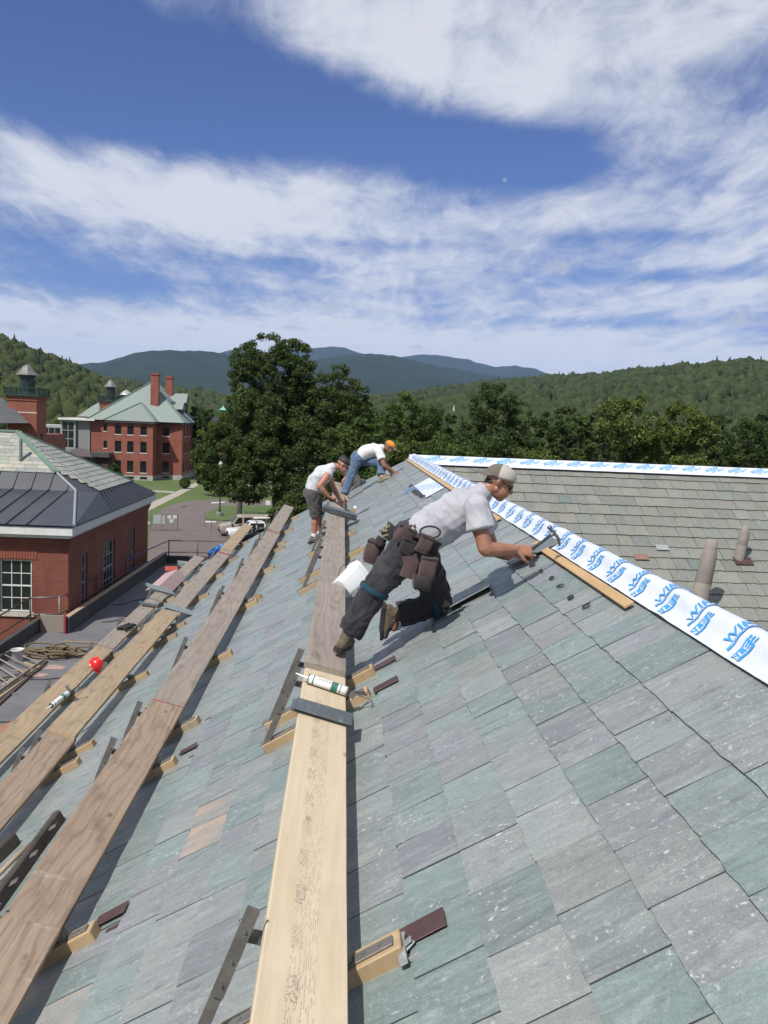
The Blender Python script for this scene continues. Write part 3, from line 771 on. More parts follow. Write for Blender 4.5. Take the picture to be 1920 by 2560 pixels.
WBROWN = wood('brown_weathered_board', (.345, .258, .188), (.285, .210, .152), (.150, .108, .078), .85, .4, 1.25)
WGOLD = wood('honey_weathered_board', (.385, .295, .190), (.330, .250, .160), (.210, .150, .095), .8, .35)
WBLOCK = wood('fresh_two_by_four', (.44, .325, .185), (.38, .270, .150), (.27, .175, .09), .7, .05, .8)
WDARK = wood('old_dark_wood', (.085, .066, .052), (.060, .048, .040), (.03, .025, .02), .85, .25)
MSTEEL = PM('worn_grey_steel', (.20, .19, .175), (.125, .115, .105), 14, .6, .25, 60, metal=.45)
MRED = PM('red_paint', (.33, .03, .045), (.26, .035, .045), 20, .6)
PW = .237; PT = .040
LINES = {  # inner (uphill) top edge x, and lift of that edge above the slates (along z), tilt of the board
    'centre': (.065, .150, R(14)), 'second': (-1.085, .150, R(14)), 'third': (-2.14, .145, R(14)), 'lowest': (-3.07, .145, R(14))}
def plank_frame(line, dz=0.0, dx=0.0, yaw=0.0, y=0.0):
    x, lf, tilt = LINES[line]
    p = Vector((x+dx, y, ROOF_C + RT*x + lf + dz))
    # local x = outwards (downhill, -X) rising by tilt ; y along ; z up. keep right handed: x' = toward uphill
    ux = Vector((math.cos(tilt), 0, -math.sin(tilt))); uz = Vector((math.sin(tilt), 0, math.cos(tilt)))
    M = basis(ux, YY, uz).to_4x4(); M.translation = p
    return M @ Matrix.Rotation(yaw, 4, 'Z')
def plank(line, y0, y1, mat, label, dz=0.0, dx=0.0, yaw=0.0, end_red=None, w_=PW):
    ym = (y0+y1)/2; M = plank_frame(line, dz, dx, yaw, ym)
    org = M.translation
    L_ = y1-y0; nseg = max(2, int(L_/.35)); rr = random.Random(int(y0*100)+7)
    b = MB(); c = .004
    # cross section ring with eased edges, swept along with a slight bow and ragged edges
    ring0 = [(-w_, -PT+c), (-w_+c, -PT), (-c, -PT), (0, -PT+c), (0, -c), (-c, 0), (-w_+c, 0), (-w_, -c)]
    vs = []; uvs = []
    for k in range(nseg+1):
        yy = -L_/2 + L_*k/nseg; bow = .004*math.sin(k*1.3+y0)
        for j, (xx, zz) in enumerate(ring0):
            e = rr.uniform(-.0015, .0015) if j in (0, 3, 4, 7) else 0
            vs.append(M @ Vector((xx+e, yy + (rr.uniform(-.004, .004) if k in (0, nseg) else 0), zz + bow)))
            uvs.append((xx+w_/2 + (.3 if j in (1, 2) else 0), yy+ym))
    fs = []
    n = len(ring0)
    for k in range(nseg):
        for j in range(n): fs.append((k*n+j, (k+1)*n+j, (k+1)*n+(j+1) % n, k*n+(j+1) % n))
    fs.append(tuple(range(n))); fs.append(tuple(nseg*n+j for j in range(n-1, -1, -1)))
    b.add(vs, fs, uvs)
    if end_red is None:
        o = b.build('scaffold_plank', mat, origin=org); tag(o, label, 'plank', 'planks laid along the roof'); return o
    root = empty('scaffold_plank', org, label, 'plank', 'planks laid along the roof')
    b.build('board', mat, root)
    for (ya, yb) in end_red:
        r_ = MB(); r_.cbox((-w_-.0015, ya-ym, -PT-.001), (.0015, yb-ym, .006), .002, M); r_.build('red_band', MRED, root)
    return root
plank('centre', -.4, 4.80, WNEW, 'fresh yellow board with purple print nearest the camera, under the caulk gun')
plank('centre', 4.73, 12.35, WGREY, 'long weathered grey board the nearest worker has his boot on', dz=.042)
plank('centre', 12.3, 19.1, WGREY, 'grey board under the stack of slates beside the sleeveless worker', dz=.0)
plank('second', -.6, 3.38, WBROWN, 'brown board reaching the bottom left corner, nearest of its row', w_=.245)
plank('second', 3.385, 6.1, WBROWN, 'brown grained board between two saw marks in the second row from the ridge', w_=.243)
plank('second', 6.1, 15.6, WGREY, 'long grey brown board in the second row, red band at its far end', end_red=[(15.44, 15.5)])
plank('second', 15.55, 19.9, WGREY, 'short grey board ending at the far roof edge beyond the red band', dz=.03)
plank('third', 2.0, 7.05, WBROWN, 'darker brown board at the left edge, nearest in the third row', dz=-.0)
plank('third', 7.0, 11.5, WGOLD, 'honey coloured board in the third row running from the dark board to the loose slates', dz=.036)
plank('third', 11.45, 17.2, WGREY, 'grey board in the third row with a red band, loose slates on its near end', end_red=[(16.7, 16.8)])
plank('third', 17.15, 21.1, WGOLD, 'far honey coloured board in the third row beside the blue tarp', dz=.03)
plank('lowest', 5.0, 11.75, WGOLD, 'board of the lowest row on which the red hard hat lies', dx=.0)
plank('lowest', 11.9, 14.9, WGREY, 'short grey board of the lowest row carrying the black glove', dz=-.03, dx=-.03)
plank('lowest', 15.0, 19.6, WGREY, 'grey board of the lowest row under the pink metal ridge cap', dz=-.01)

def jack_proto():
    """roof jack. local frame: origin on the roof below the plank's uphill edge, x along the eaves, y down the slope, z roof normal"""
    root = empty('roof_jack', (0, 0, 0), cat='roof jack', group='roof jacks carrying the planks')
    b = MB(); b.cbox((-.044, -.19, .010), (.044, .50, .050), .004, None, (0, 0)); leg = b.build('leg', WBLOCK, root)
    # swap uv so the grain runs along the leg: local y is along -> fine as is
    b = MB(); b.cbox((-.030, -.165, .051), (.012, .52, .062), .002); b.build('steel_bar', MSTEEL, root)
    b = MB(); b.cbox((-.020, -.085, .062), (.022, -.045, .105), .004); b.cbox((-.016, -.043, .062), (.018, -.012, .125), .004); b.build('cleat', MSTEEL, root)
    return root
def add_jack(line, y, label, dy=0.0):
    x, lf, tilt = LINES[line]
    root = empty('roof_jack', onroof(x, y, 0), label, 'roof jack', 'roof jacks carrying the planks')
    MR = roofmat(onroof(x, y, .012))
    rr = random.Random(int(y*97)+len(line))
    up_ = rr.uniform(.15, .27); dn = rr.uniform(.46, .56)
    b = MB(); b.cbox((-.043, -up_, 0), (.043, dn, .056), .004, MR); b.build('leg', WBLOCK if rr.random() < (.8 if line == 'centre' else .45) else WGOLD, root)
    b = MB(); b.cbox((-.026, -up_+.02, .0565), (.016, dn+.015, .064), .002, MR); bar = b.build('steel_bar', MSTEEL, root)
    b = MB()
    for k in (-up_+.06, -up_+.11, .30, .42): b.lathe([(.006, .064), (.006, .068), (.002, .069)], 6, MR @ Matrix.Translation((-.005, k, 0)))
    b.build('bolt', MSTEEL, bar, kind='stuff')
    b = MB(); b.cbox((-.022, -.062, .064), (.020, -.028, .098), .004, MR); b.cbox((-.018, -.026, .064), (.016, -.006, .122), .004, MR); b.build('cleat', MSTEEL, root)
    # arm under the board and upright strut at its outer end
    P = plank_frame(line, -PT-.002, 0, 0, y); tx = LINES[line][2]
    a0 = P @ Vector((-.01, 0, -.014)); a1 = P @ Vector((-PW-.075, 0, -.014)); b = MB(); b.bar(a0, a1, .030, .026, P.to_3x3() @ ZZ); b.build('arm', MSTEEL, root)
    top = P @ Vector((-PW-.055, -.018, .085)); foot = MR @ Vector((.0, .46, .05)); foot.y = y - .026
    d = (top-foot)
    b = MB(); b.bar(foot, foot + d*.5, .034, .014, YY); b.bar(foot + d*.42 + Vector((.0, -.013, 0)), top + Vector((.0, -.013, 0)), .038, .012, YY); st = b.build('strut', MSTEEL, root)
    b = MB()
    for k in (.5, .66, .86):
        p = foot + d*k; b.tube([p + Vector((0, -.02, 0)), p + Vector((0, -.026, 0))], .005, 6)
    b.build('rivet', MSTEEL, st, kind='stuff')
    # hook strap that runs under the slate above
    b = MB(); b.cbox((-.016, -up_-.16, -.002), (.016, -up_+.02, .004), .001, MR); b.build('hook_strap', MCOPPER if rr.random() < .5 else MSTEEL, root)
    return root
jk = {
 'centre': [(1005, 2350), (925, 1725), (918, 1678), (903, 1398), (897, 1375), (892, 1325), (885, 1276)],
 'second': [(245, 2316), (454, 1890), (489, 1801), (579, 1628), (650, 1497), (659, 1484), (683, 1417), (706, 1368), (713, 1353), (730, 1322), (743, 1291)],
 'third': [(186, 1907), (224, 1860), (363, 1684), (447, 1582), (469, 1553), (519, 1485), (563, 1431), (596, 1391), (626, 1351)],
 'lowest': [(207, 1729), (299, 1632), (378, 1557), (428, 1497), (476, 1451)]}
words = {'centre': ['nearest of all, at the bottom of the picture', 'under the caulk gun', 'just behind the caulk gun', 'beside the square white bucket', 'just beyond the square white bucket', 'level with the sleeveless worker\'s shoes', 'beyond the slate stack on the grey board'],
 'second': ['nearest under the brown board at bottom left', 'before the red saw mark of the second row', 'at the red saw mark of the second row', 'under the middle of the second row', 'paired with the dark strut, second row', 'just past the dark strut, second row', 'left of the sleeveless worker\'s row, second row', 'before the red band of the second row', 'at the red band of the second row', 'past the red band of the second row', 'last under the far end of the second row'],
 'third': ['nearest under the third row by the left edge', 'at the colour change of the third row', 'under the honey board left of the hard hat', 'below the loose slates of the third row', 'at the loose slates of the third row', 'past the loose slates of the third row', 'at the red band of the third row', 'past the red band of the third row', 'last under the third row near the tarp'],
 'lowest': ['nearest under the lowest row', 'beside the red hard hat', 'beside the black glove', 'near side of the pink ridge cap', 'beyond the pink ridge cap']}
for ln, pts in jk.items():
    x_, lf_, _ = LINES[ln]
    for (px, py), wd in zip(pts, words[ln]):
        p = rf(px, py, ROOF_C+.05); add_jack(ln, p.y-.02, 'wood and steel roof jack ' + wd)
for k, (px, py, w_) in enumerate(((1060, 2330, .12), (965, 1662, .11), (967, 1716, .12), (283, 2292, .12), (473, 1876, .10))):
    p = rf(px, py, ROOF_C+.02); patch('copper_flashing', roofmat(p + NR*.014), w_*.75, w_*1.25, MCOPPER, main_roof)
# slate crumbs by the nearest jack
cr = MB(); rc = random.Random(3)
for k in range(6):
    M = roofmat(rf(1018, 2372, ROOF_C+.03) + Vector((rc.uniform(-.02, .05), rc.uniform(-.05, .03), rc.uniform(0, .01))), rc.uniform(0, 6)) @ Matrix.Rotation(rc.uniform(-.5, .5), 4, 'X')
    cr.cbox((-.012, -.028, 0), (.014, .03, .006), .002, M)
tag(cr.build('slate_crumbs', MS), 'grey slate chips heaped beside the nearest roof jack', 'slate chips', kind='stuff')
# old roof ladder lying between the boards at the left edge
def pt(px, py, h): return rf(px, py, ROOF_C + h/RC)
rl = empty('roof_ladder', rf(60, 2170), 'old dark wooden roof ladder with a pale pole, lying on slates at the left edge', 'ladder')
for (a, b_) in (((-60, 2332), (150, 2042)), ((-80, 2215), (42, 2097))):
    q = MB(); A = pt(*a, .05); B = pt(*b_, .05); t_ = (B-A).normalized(); sd = NR.cross(t_).normalized()
    M = basis(sd, t_, NR).to_4x4(); M.translation = A; q.cbox((-.028, 0, -.04), (.028, (B-A).length, .05), .012, M, (0, 0)); q.build('side_rail', WDARK, rl)
q = MB(); q.tube([pt(-40, 2222, .06), pt(20, 2163, .062), pt(75, 2110, .06)], .014, 8); q.build('pole', WGOLD, rl, smooth=True)
q = MB(); A = pt(60, 2168, .07); 
for k, (px, py) in enumerate(((35, 2205), (85, 2135), (132, 2068))):
    M = roofmat(pt(px, py, .101), .2); q.cbox((-.03, -.022, 0), (.03, .022, .004), .001, M)
q.build('metal_plate', MSTEEL, rl)

# ================================================================== LAND, HILLS, FOREST
world.cycles.sampling_method = 'MANUAL'; world.cycles.sample_map_resolution = 512
def mesh_np(name, V, F, mats, parent=None, rnd=None, smooth=False, origin=(0, 0, 0), kind=None):
    """triangles or quads from numpy arrays"""
    V = np.asarray(V, np.float32) - np.array(origin, np.float32); F = np.asarray(F, np.int32); k = F.shape[1]
    me = bpy.data.meshes.new(name); me.vertices.add(len(V)); me.vertices.foreach_set('co', V.ravel())
    me.loops.add(F.size); me.loops.foreach_set('vertex_index', F.ravel())
    me.polygons.add(len(F)); me.polygons.foreach_set('loop_start', np.arange(0, F.size, k, dtype=np.int32))
    try: me.polygons.foreach_set('loop_total', np.full(len(F), k, np.int32))
    except Exception: pass
    if rnd is not None:
        at = me.attributes.new('rnd', 'FLOAT', 'FACE'); at.data.foreach_set('value', np.asarray(rnd, np.float32))
    me.polygons.foreach_set('use_smooth', np.full(len(F), smooth))
    me.materials.append(mats) if not isinstance(mats, (list, tuple)) else [me.materials.append(m_) for m_ in mats]
    me.update(calc_edges=True); me.validate()
    o = bpy.data.objects.new(name, me); o.location = origin if parent is None else (0, 0, 0); link(o, parent)
    if kind: o['kind'] = kind
    return o
def ground_mat():
    t = NT('mown_grass'); p = t.coord('Object')
    a = t.noise(p, .05, 5, .6); b = t.noise(p, .6, 6, .65); c = t.noise(p, 6.0, 3, .6)
    col = t.mix(t.ramp(a, [(.35, 0.0), (.65, 1.0)]), (.062, .108, .022), (.095, .135, .035))
    col = t.mix(t.math('MULTIPLY', t.ramp(b, [(.45, 0.0), (.75, 1.0)]), .5), col, (.13, .135, .05))
    col = t.mix(t.math('MULTIPLY', c, .3), col, (.03, .055, .012))
    t.color(col); t.rough(.9); t.bump(c, .5, .05); return t.m
MGR = ground_mat()
b = MB(); N_ = 40
b.poly([(-16000, -6000, G), (16000, -6000, G), (16000, 16000, G), (-16000, 16000, G)])
tag(b.build('ground', MGR), kind='structure')
MASPH = PM('pinkish_asphalt', (.150, .122, .112), (.118, .098, .092), .5, .9, .3, 20, detail=8)
MCONC = PM('pale_concrete', (.36, .335, .28), (.30, .28, .235), 1.2, .85, .1, 9)
def sheet(name, pts, dz, mat, thick=.0, kind='structure'):
    P = [hz(px, py, G) + Vector((0, 0, dz)) for px, py in pts]; b = MB()
    if thick: b.prism([p - Vector((0, 0, thick)) for p in P], (0, 0, thick))
    else: b.poly(P)
    return tag(b.build(name, mat), kind=kind)
sheet('driveway', [(371, 1560), (371, 1420), (371, 1377), (374, 1319), (383, 1297), (396, 1280), (412, 1270), (432, 1261), (473, 1252), (529, 1249), (600, 1250), (700, 1253), (900, 1258), (900, 1560)], .01, MASPH)
isl = sheet('grass_island', [(514, 1300), (515, 1292), (522, 1283), (534, 1275), (553, 1268), (601, 1265), (661, 1267), (720, 1273), (760, 1290), (740, 1304), (613, 1301), (560, 1303)], .14, MGR, .16)
sheet('walkway', [(300, 1310), (365, 1281), (400, 1263), (446, 1240), (480, 1222), (504, 1209), (518, 1207), (505, 1203), (490, 1206), (435, 1232), (400, 1247), (365, 1261), (300, 1289)], .02, MCONC)
sheet('side_path', [(340, 1222), (377, 1226), (437, 1229), (434, 1232.5), (377, 1230), (340, 1227)], .025, MCONC)
sheet('side_path', [(507, 1204), (560, 1207.5), (640, 1213), (640, 1217), (560, 1211), (512, 1207.5)], .026, MCONC)
sheet('stone_apron', [(366, 1305), (366, 1311), (377, 1311), (377, 1305)], .03, MCONC)

# ---------------- hills (height fields over bearing and distance) ----------------
def elev(px, py):
    r = ray(px, py); return math.atan2(r[0], r[1]), math.atan2(r[2], math.hypot(r[0], r[1]))
class Hill:
    def __init__(s, prof, d0, d1, d2, rough, seed, crown=0.0):
        s.crown = crown
        pe = [elev(*p) for p in prof]; s.a = [p[0] for p in pe]; s.e = [p[1] for p in pe]
        s.d0, s.d1, s.d2, s.rough, s.seed = d0, d1, d2, rough, seed
    def z(s, az, d):
        e = np.interp(az, s.a, s.e); H = math.tan(e)*s.d1 - G - s.crown
        if d <= s.d1:
            k = max(0, (d-s.d0)/(s.d1-s.d0)); k = k*k*(3-2*k)*.55 + k*.45
        else:
            k = max(-.2, 1 - .6*(d-s.d1)/(s.d2-s.d1))
        x, y = d*math.sin(az), d*math.cos(az); w = s.rough
        n_ = mnoise.fractal(Vector((x/w/6, y/w/6, s.seed)), 1.0, 2.0, 5) * w * .62 * min(1, max(0, k)*1.6) * (1 - 1.0*max(0, 1-abs(d-s.d1)/(s.d1-s.d0)*2.2))
        cr_ = mnoise.fractal(Vector((az*90, s.seed, 0)), 1.0, 2.0, 5)*s.d1*.0016 if s.d1 > 5000 else 0.0
        return G + max(0, H)*k + n_ + cr_*max(0, k)
    def mesh(s, name, mat, na, nd, spread=.35):
        a0, a1 = s.a[0]-spread, s.a[-1]+spread; V = []
        ds = list(np.linspace(s.d0, s.d1, nd)) + list(np.linspace(s.d1, s.d2, 6))[1:]
        for i in range(na+1):
            az = a0+(a1-a0)*i/na
            for d in ds: V.append((d*math.sin(az), d*math.cos(az), s.z(az, d)-.5))
        m_ = len(ds); F = [(i*m_+j, (i+1)*m_+j, (i+1)*m_+j+1, i*m_+j+1) for i in range(na) for j in range(m_-1)]
        o = mesh_np(name, V, F, mat, smooth=True); return tag(o, kind='structure')
def forest_mat(name, c1, c2, c3, sc=.05):
    t = NT(name); p = t.coord('Object'); rn = t.n('ShaderNodeAttribute', attribute_name='rnd').outputs['Fac']
    n1 = t.noise(p, sc, 6, .7); n2 = t.noise(p, sc*7, 4, .7)
    c = t.mix(t.ramp(n1, [(.35, 0.0), (.65, 1.0)]), c1, c2); c = t.mix(t.math('MULTIPLY', rn, .85), c, c3)
    c = t.mix(t.math('GREATER_THAN', rn, .9985), c, (.16, .085, .03))
    c = t.mix(t.ramp(n2, [(.3, .55), (.6, 0.0)]), c, tuple(x*.35 for x in c1))
    t.color(c); t.rough(.9); t.b.inputs['Specular IOR Level'].default_value = .1; t.bump(n2, .8, 2.0 if sc < .02 else .6); return t.m
MF_NEAR = forest_mat('woods', (.028, .045, .014), (.042, .060, .018), (.075, .085, .028), .12)
MF_HILL = forest_mat('woods_hill', (.026, .042, .015), (.040, .058, .020), (.062, .076, .028), .05)
MF_FAR = forest_mat('woods_mountain', (.014, .028, .013), (.024, .040, .018), (.03, .05, .02), .006)
right_hill = Hill([(700, 1010), (900, 992), (1000, 982), (1100, 967), (1224, 953), (1377, 939), (1495, 936), (1594, 922), (1660, 920), (1733, 920), (1850, 924), (1920, 926), (2300, 930)], 520, 1550, 2600, 60, 3.0, 13.0)
left_hill = Hill([(-700, 800), (-200, 815), (0, 846), (58, 865), (116, 888), (166, 905), (204, 925), (231, 940), (290, 965), (380, 985), (520, 1005)], 420, 900, 1500, 40, 8.0, 10.0)
left_low = Hill([(60, 960), (160, 950), (239, 940), (289, 945), (347, 960), (420, 975), (520, 990), (640, 1005)], 800, 1500, 2300, 50, 5.0, 9.0)
mtn_mid = Hill([(-900, 930), (-200, 925), (170, 912), (262, 905), (310, 890), (345, 880), (430, 878), (500, 880), (560, 885), (640, 905), (700, 925), (781, 905), (820, 893), (897, 884), (943, 885), (982, 888), (1020, 897), (1097, 915), (1180, 930), (1300, 948), (1500, 960), (2200, 960)], 3000, 6500, 9000, 230, 1.0)
mtn_far = Hill([(-900, 915), (170, 930), (400, 915), (538, 886), (576, 875), (640, 880), (700, 878), (781, 871), (808, 868), (839, 866), (866, 870), (900, 884), (982, 895), (1020, 890), (1070, 885), (1097, 888), (1164, 898), (1238, 917), (1283, 914), (1332, 920), (1377, 936), (1500, 950), (2300, 960)], 7000, 11000, 13500, 600, 2.0)
mtn_far.mesh('mountain', MF_FAR, 260, 40); mtn_mid.mesh('mountain', MF_FAR, 300, 60)
left_low.mesh('hill', MF_HILL, 90, 20, .1); right_hill.mesh('hill', MF_HILL, 160, 40, .3); left_hill.mesh('hill', MF_NEAR, 90, 30, .2)
# crowns: displaced balls and cones, joined as one wood per hill
def crown_templates(sub, n, seed):
    out = []; rr = random.Random(seed)
    for k in range(n):
        bm = bmesh.new(); bmesh.ops.create_icosphere(bm, subdivisions=sub, radius=1.0)
        con = k == 7
        for v in bm.verts:
            p = v.co.copy(); f_ = 1 + .42*mnoise.noise(p*2.3 + Vector((k*7.1, 0, 0))) + .22*mnoise.noise(p*6 + Vector((0, k*3.3, 0)))
            if con: h = (p.z+1)/2; p = Vector((p.x*(1-h*.9)*.75, p.y*(1-h*.9)*.75, p.z*1.5)); v.co = p*(.85+.25*rr.random())
            else: v.co = Vector((p.x*f_, p.y*f_, p.z*f_*.95 + (.1 if p.z > 0 else 0)))
        bm.verts.index_update(); out.append((np.array([v.co for v in bm.verts]), np.array([[v.index for v in f_.verts] for f_ in bm.faces]))); bm.free()
    return out
TPL2 = crown_templates(2, 8, 1); TPL1 = crown_templates(1, 8, 2)
def wood_of(name, pts, mat, tpl, seed, zoff=.35):
    """pts: (x, y, z ground, radius, height)"""
    rr = np.random.RandomState(seed); VV = []; FF = []; RR = []; off = 0
    for (x, y, z, r, h) in pts:
        V, F = tpl[rr.randint(len(tpl))]; a = rr.uniform(0, 6.28); c, s_ = math.cos(a), math.sin(a)
        W = np.empty_like(V); W[:, 0] = x + r*(V[:, 0]*c - V[:, 1]*s_); W[:, 1] = y + r*(V[:, 0]*s_ + V[:, 1]*c); W[:, 2] = z + h*zoff + V[:, 2]*h*.55
        VV.append(W); FF.append(F+off); off += len(V); RR.append(np.full(len(F), rr.uniform(0, 1)))
    return mesh_np(name, np.concatenate(VV), np.concatenate(FF), mat, rnd=np.concatenate(RR), kind='stuff', smooth=True)
rr = random.Random(21)
def scatter(hill, n, az0, az1, d0, d1, r0, r1):
    out = []
    for _ in range(n):
        az = rr.uniform(az0, az1); d = math.sqrt(rr.uniform(d0*d0, d1*d1)); r = rr.uniform(r0, r1)
        out.append((d*math.sin(az), d*math.cos(az), hill.z(az, d) if hill else G, r, r*rr.uniform(1.7, 2.6)))
    return out
def az(px): return elev(px, 1000)[0]
tag(wood_of('hill_woods', scatter(left_hill, 3600, az(-260), az(480), 430, 915, 3.6, 6.4), MF_NEAR, TPL2, 1), 'dark green wooded hillside at the left behind the towers', 'woods')
tag(wood_of('hill_woods', scatter(left_low, 2600, az(40), az(640), 820, 1510, 4.5, 7.5), MF_HILL, TPL1, 4), 'lower wooded slope behind the brick building and its chimneys', 'woods')
tag(wood_of('hill_woods', scatter(right_hill, 9000, az(780), az(2150), 620, 1560, 3.6, 7.2), MF_HILL, TPL2, 2), 'long wooded hill across the right side of the background', 'woods')
tag(wood_of('valley_woods', scatter(None, 1700, az(-100), az(2200), 330, 700, 3.6, 6.0), MF_NEAR, TPL2, 3, .3), 'tree tops filling the valley floor between campus and hills', 'woods')
# ---------------- haze: air over the whole valley ----------------
b = MB(); b.box((-17000, -6500, G-1.0), (17000, 16500, 1150))
t = NT('valley_air'); t.t.nodes.remove(t.b); vol = t.n('ShaderNodeVolumePrincipled'); vol.inputs['Color'].default_value = (.40, .58, 1.0, 1); vol.inputs['Density'].default_value = 3.5e-5; vol.inputs['Anisotropy'].default_value = .0
t.l(vol.outputs[0], [n_ for n_ in t.t.nodes if n_.type == 'OUTPUT_MATERIAL'][0].inputs['Volume'])
tag(b.build('haze', t.m), 'pale blue summer haze over the valley', 'haze', kind='stuff')

# ================================================================== BUILDINGS OF THE CAMPUS
MBRK2 = brickmat('orange_red_brick', (.250, .066, .042), (.300, .086, .055), (.22, .13, .10))
MBRKF = brickmat('far_brick', (.330, .120, .082), (.36, .14, .10), (.30, .18, .14))
MGLASS = NT('dark_window_glass'); MGLASS.color((.012, .016, .018)); MGLASS.rough(.08); MGLASS.b.inputs['Specular IOR Level'].default_value = .6; MGLASS = MGLASS.m
MWHITE = PM('white_trim_paint', (.66, .66, .64), (.55, .55, .53), 4, .55, .1, 20)
MGREYT = PM('blue_grey_trim', (.30, .34, .37), (.25, .28, .31), 4, .6)
MSTONE = PM('granite_blocks', (.40, .385, .35), (.26, .25, .235), 1.4, .85, .5, 5)
MSILL = PM('pale_stone_sill', (.50, .46, .38), (.40, .36, .30), 6, .8, .2, 20)
MMETAL = PM('blue_black_standing_seam', (.052, .058, .068), (.040, .045, .054), 1.2, .42, .05, 10, metal=.0)
MVERD = PM('verdigris_copper', (.17, .26, .21), (.12, .19, .155), 2.5, .7, .15, 12)
MGREEN = PM('dark_green_paint', (.022, .055, .042), (.016, .040, .032), 3, .55)
MBELL = PM('grey_lead_roof', (.17, .17, .165), (.11, .11, .11), 2.5, .55, .2, 8)
MROOFG = slate_material('green_grey_far_slate', [(0, (.215, .255, .225)), (.3, (.20, .245, .215)), (.6, (.235, .265, .235)), (.85, (.19, .225, .205))], .5, .1, .7)
MROOFD = PM('dark_slate_far', (.075, .080, .085), (.055, .058, .062), .9, .6, .4, 6, stretch=(1, 1, 4))
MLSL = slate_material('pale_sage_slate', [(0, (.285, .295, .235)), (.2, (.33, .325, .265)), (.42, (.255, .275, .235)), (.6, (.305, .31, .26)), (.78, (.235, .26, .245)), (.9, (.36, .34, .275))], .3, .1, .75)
MLSL2 = slate_material('shaded_sage_slate', [(0, (.275, .285, .250)), (.3, (.30, .305, .265)), (.6, (.25, .265, .24)), (.85, (.29, .295, .26))], .3, .1, .75)  # side slope copy of the sage slate, shade mixed into its tones
def wall_open(b, o, u, zv, L_, H_, ops, n_, depth=.14):
    """rectangular wall face with openings. o corner, u unit along, zv unit up, ops (u0, z0, u1, z1), n_ outward normal"""
    o = Vector(o); u = Vector(u); zv = Vector(zv); n_ = Vector(n_)
    us = sorted(set([0, L_] + [q[0] for q in ops] + [q[2] for q in ops])); zs = sorted(set([0, H_] + [q[1] for q in ops] + [q[3] for q in ops]))
    flip = u.cross(zv).dot(n_) < 0
    def quad(p):
        b.poly(p[::-1] if flip else p)
    for i in range(len(us)-1):
        for j in range(len(zs)-1):
            cx = (us[i]+us[i+1])/2; cz = (zs[j]+zs[j+1])/2
            if any(q[0] < cx < q[2] and q[1] < cz < q[3] for q in ops): continue
            quad([o+u*us[i]+zv*zs[j], o+u*us[i+1]+zv*zs[j], o+u*us[i+1]+zv*zs[j+1], o+u*us[i]+zv*zs[j+1]])
    for (a, c, d, e) in ops:
        P = [o+u*a+zv*c, o+u*d+zv*c, o+u*d+zv*e, o+u*a+zv*e]
        for k in range(4):
            p, q = P[k], P[(k+1) % 4]; quad([q, p, p-n_*depth, q-n_*depth])
def window(root, o, u, zv, n_, w_, h_, nx=1, ny=2, frame=MWHITE, fw=.06, mun=.025, depth=.12, sill=True, name='window', sillmat=None, sash=True):
    """window set back in its opening: frame part with panes (sub-parts) and a sill"""
    o = Vector(o); u = Vector(u); zv = Vector(zv); n_ = Vector(n_); back = -n_*depth
    def slab(b, a, c, d, e, t0, t1): b.prism([o+u*a+zv*c+n_*t0+back, o+u*d+zv*c+n_*t0+back, o+u*d+zv*e+n_*t0+back, o+u*a+zv*e+n_*t0+back], n_*(t1-t0))
    b = MB()
    slab(b, 0, 0, fw, h_, 0, .05); slab(b, w_-fw, 0, w_, h_, 0, .05); slab(b, fw, 0, w_-fw, fw, 0, .05); slab(b, fw, h_-fw, w_-fw, h_, 0, .05)
    if ny > 1 and sash: slab(b, fw, h_/2-fw*.45, w_-fw, h_/2+fw*.45, .0, .045)
    for i in range(1, nx): x = fw+(w_-2*fw)*i/nx; slab(b, x-mun/2, fw, x+mun/2, h_-fw, .005, .035)
    for j in range(1, ny):
        if ny % 2 == 0 and j == ny//2 and sash: continue
        zc = fw+(h_-2*fw)*j/ny; slab(b, fw, zc-mun/2, w_-fw, zc+mun/2, .007, .033)
    f_ = b.build(name, frame, root)
    g = MB(); slab(g, fw*.5, fw*.5, w_-fw*.5, h_-fw*.5, .008, .014); g.build('pane', MGLASS, f_)
    if sill:
        s_ = MB(); s_.prism([o+u*(-.08)+zv*(-.13)-n_*.1, o+u*(w_+.08)+zv*(-.13)-n_*.1, o+u*(w_+.08)-n_*.1, o+u*(-.08)-n_*.1], n_*.16); s_.build('sill', sillmat or MSILL, f_)
    return f_
# ------------------------------------------------------------------ near brick building at the left
nb = empty('brick_building', (-11.5, 32, G), 'red brick building with metal and slate hip roof right beside the flat roof', 'building')
NX, NY0, NY1, NXL = -8.47, 27.0, 38.0, -22.0
zt = -4.08; b = MB()
fw_ops = []
wL = hy(-2, 1397, NY0).x; wR = hy(79, 1397, NY0).x; wB = -6.50; wT = -4.83
fw_ops.append((NX - wR, wB-G, NX - wL + .0, wT-G))      # measured from the corner to the left
fw_ops.append((NX - wR + 2.6, wB-G, NX - wL + 2.6, wT-G))
wall_open(b, (NX, NY0, G), (-1, 0, 0), (0, 0, 1), NX-NXL, zt-G, fw_ops, (0, -1, 0))
side_ops = []
def swin(px0, px1, pyt, pyb):
    a = hx(px0, pyt, NX); c = hx(px1, pyt, NX); d = hx(px0, pyb, NX); return (a.y-NY0, d.z-G, c.y-NY0, a.z-G)
sw = [swin(204, 219, 1373, 1500), swin(257, 288, 1345, 1467), swin(327, 337, 1311, 1424)]
sw = [(q[0], 5.45, q[2], 7.45) for q in sw]
wall_open(b, (NX, NY0, G), (0, 1, 0), (0, 0, 1), NY1-NY0, zt-G, sw, (1, 0, 0))
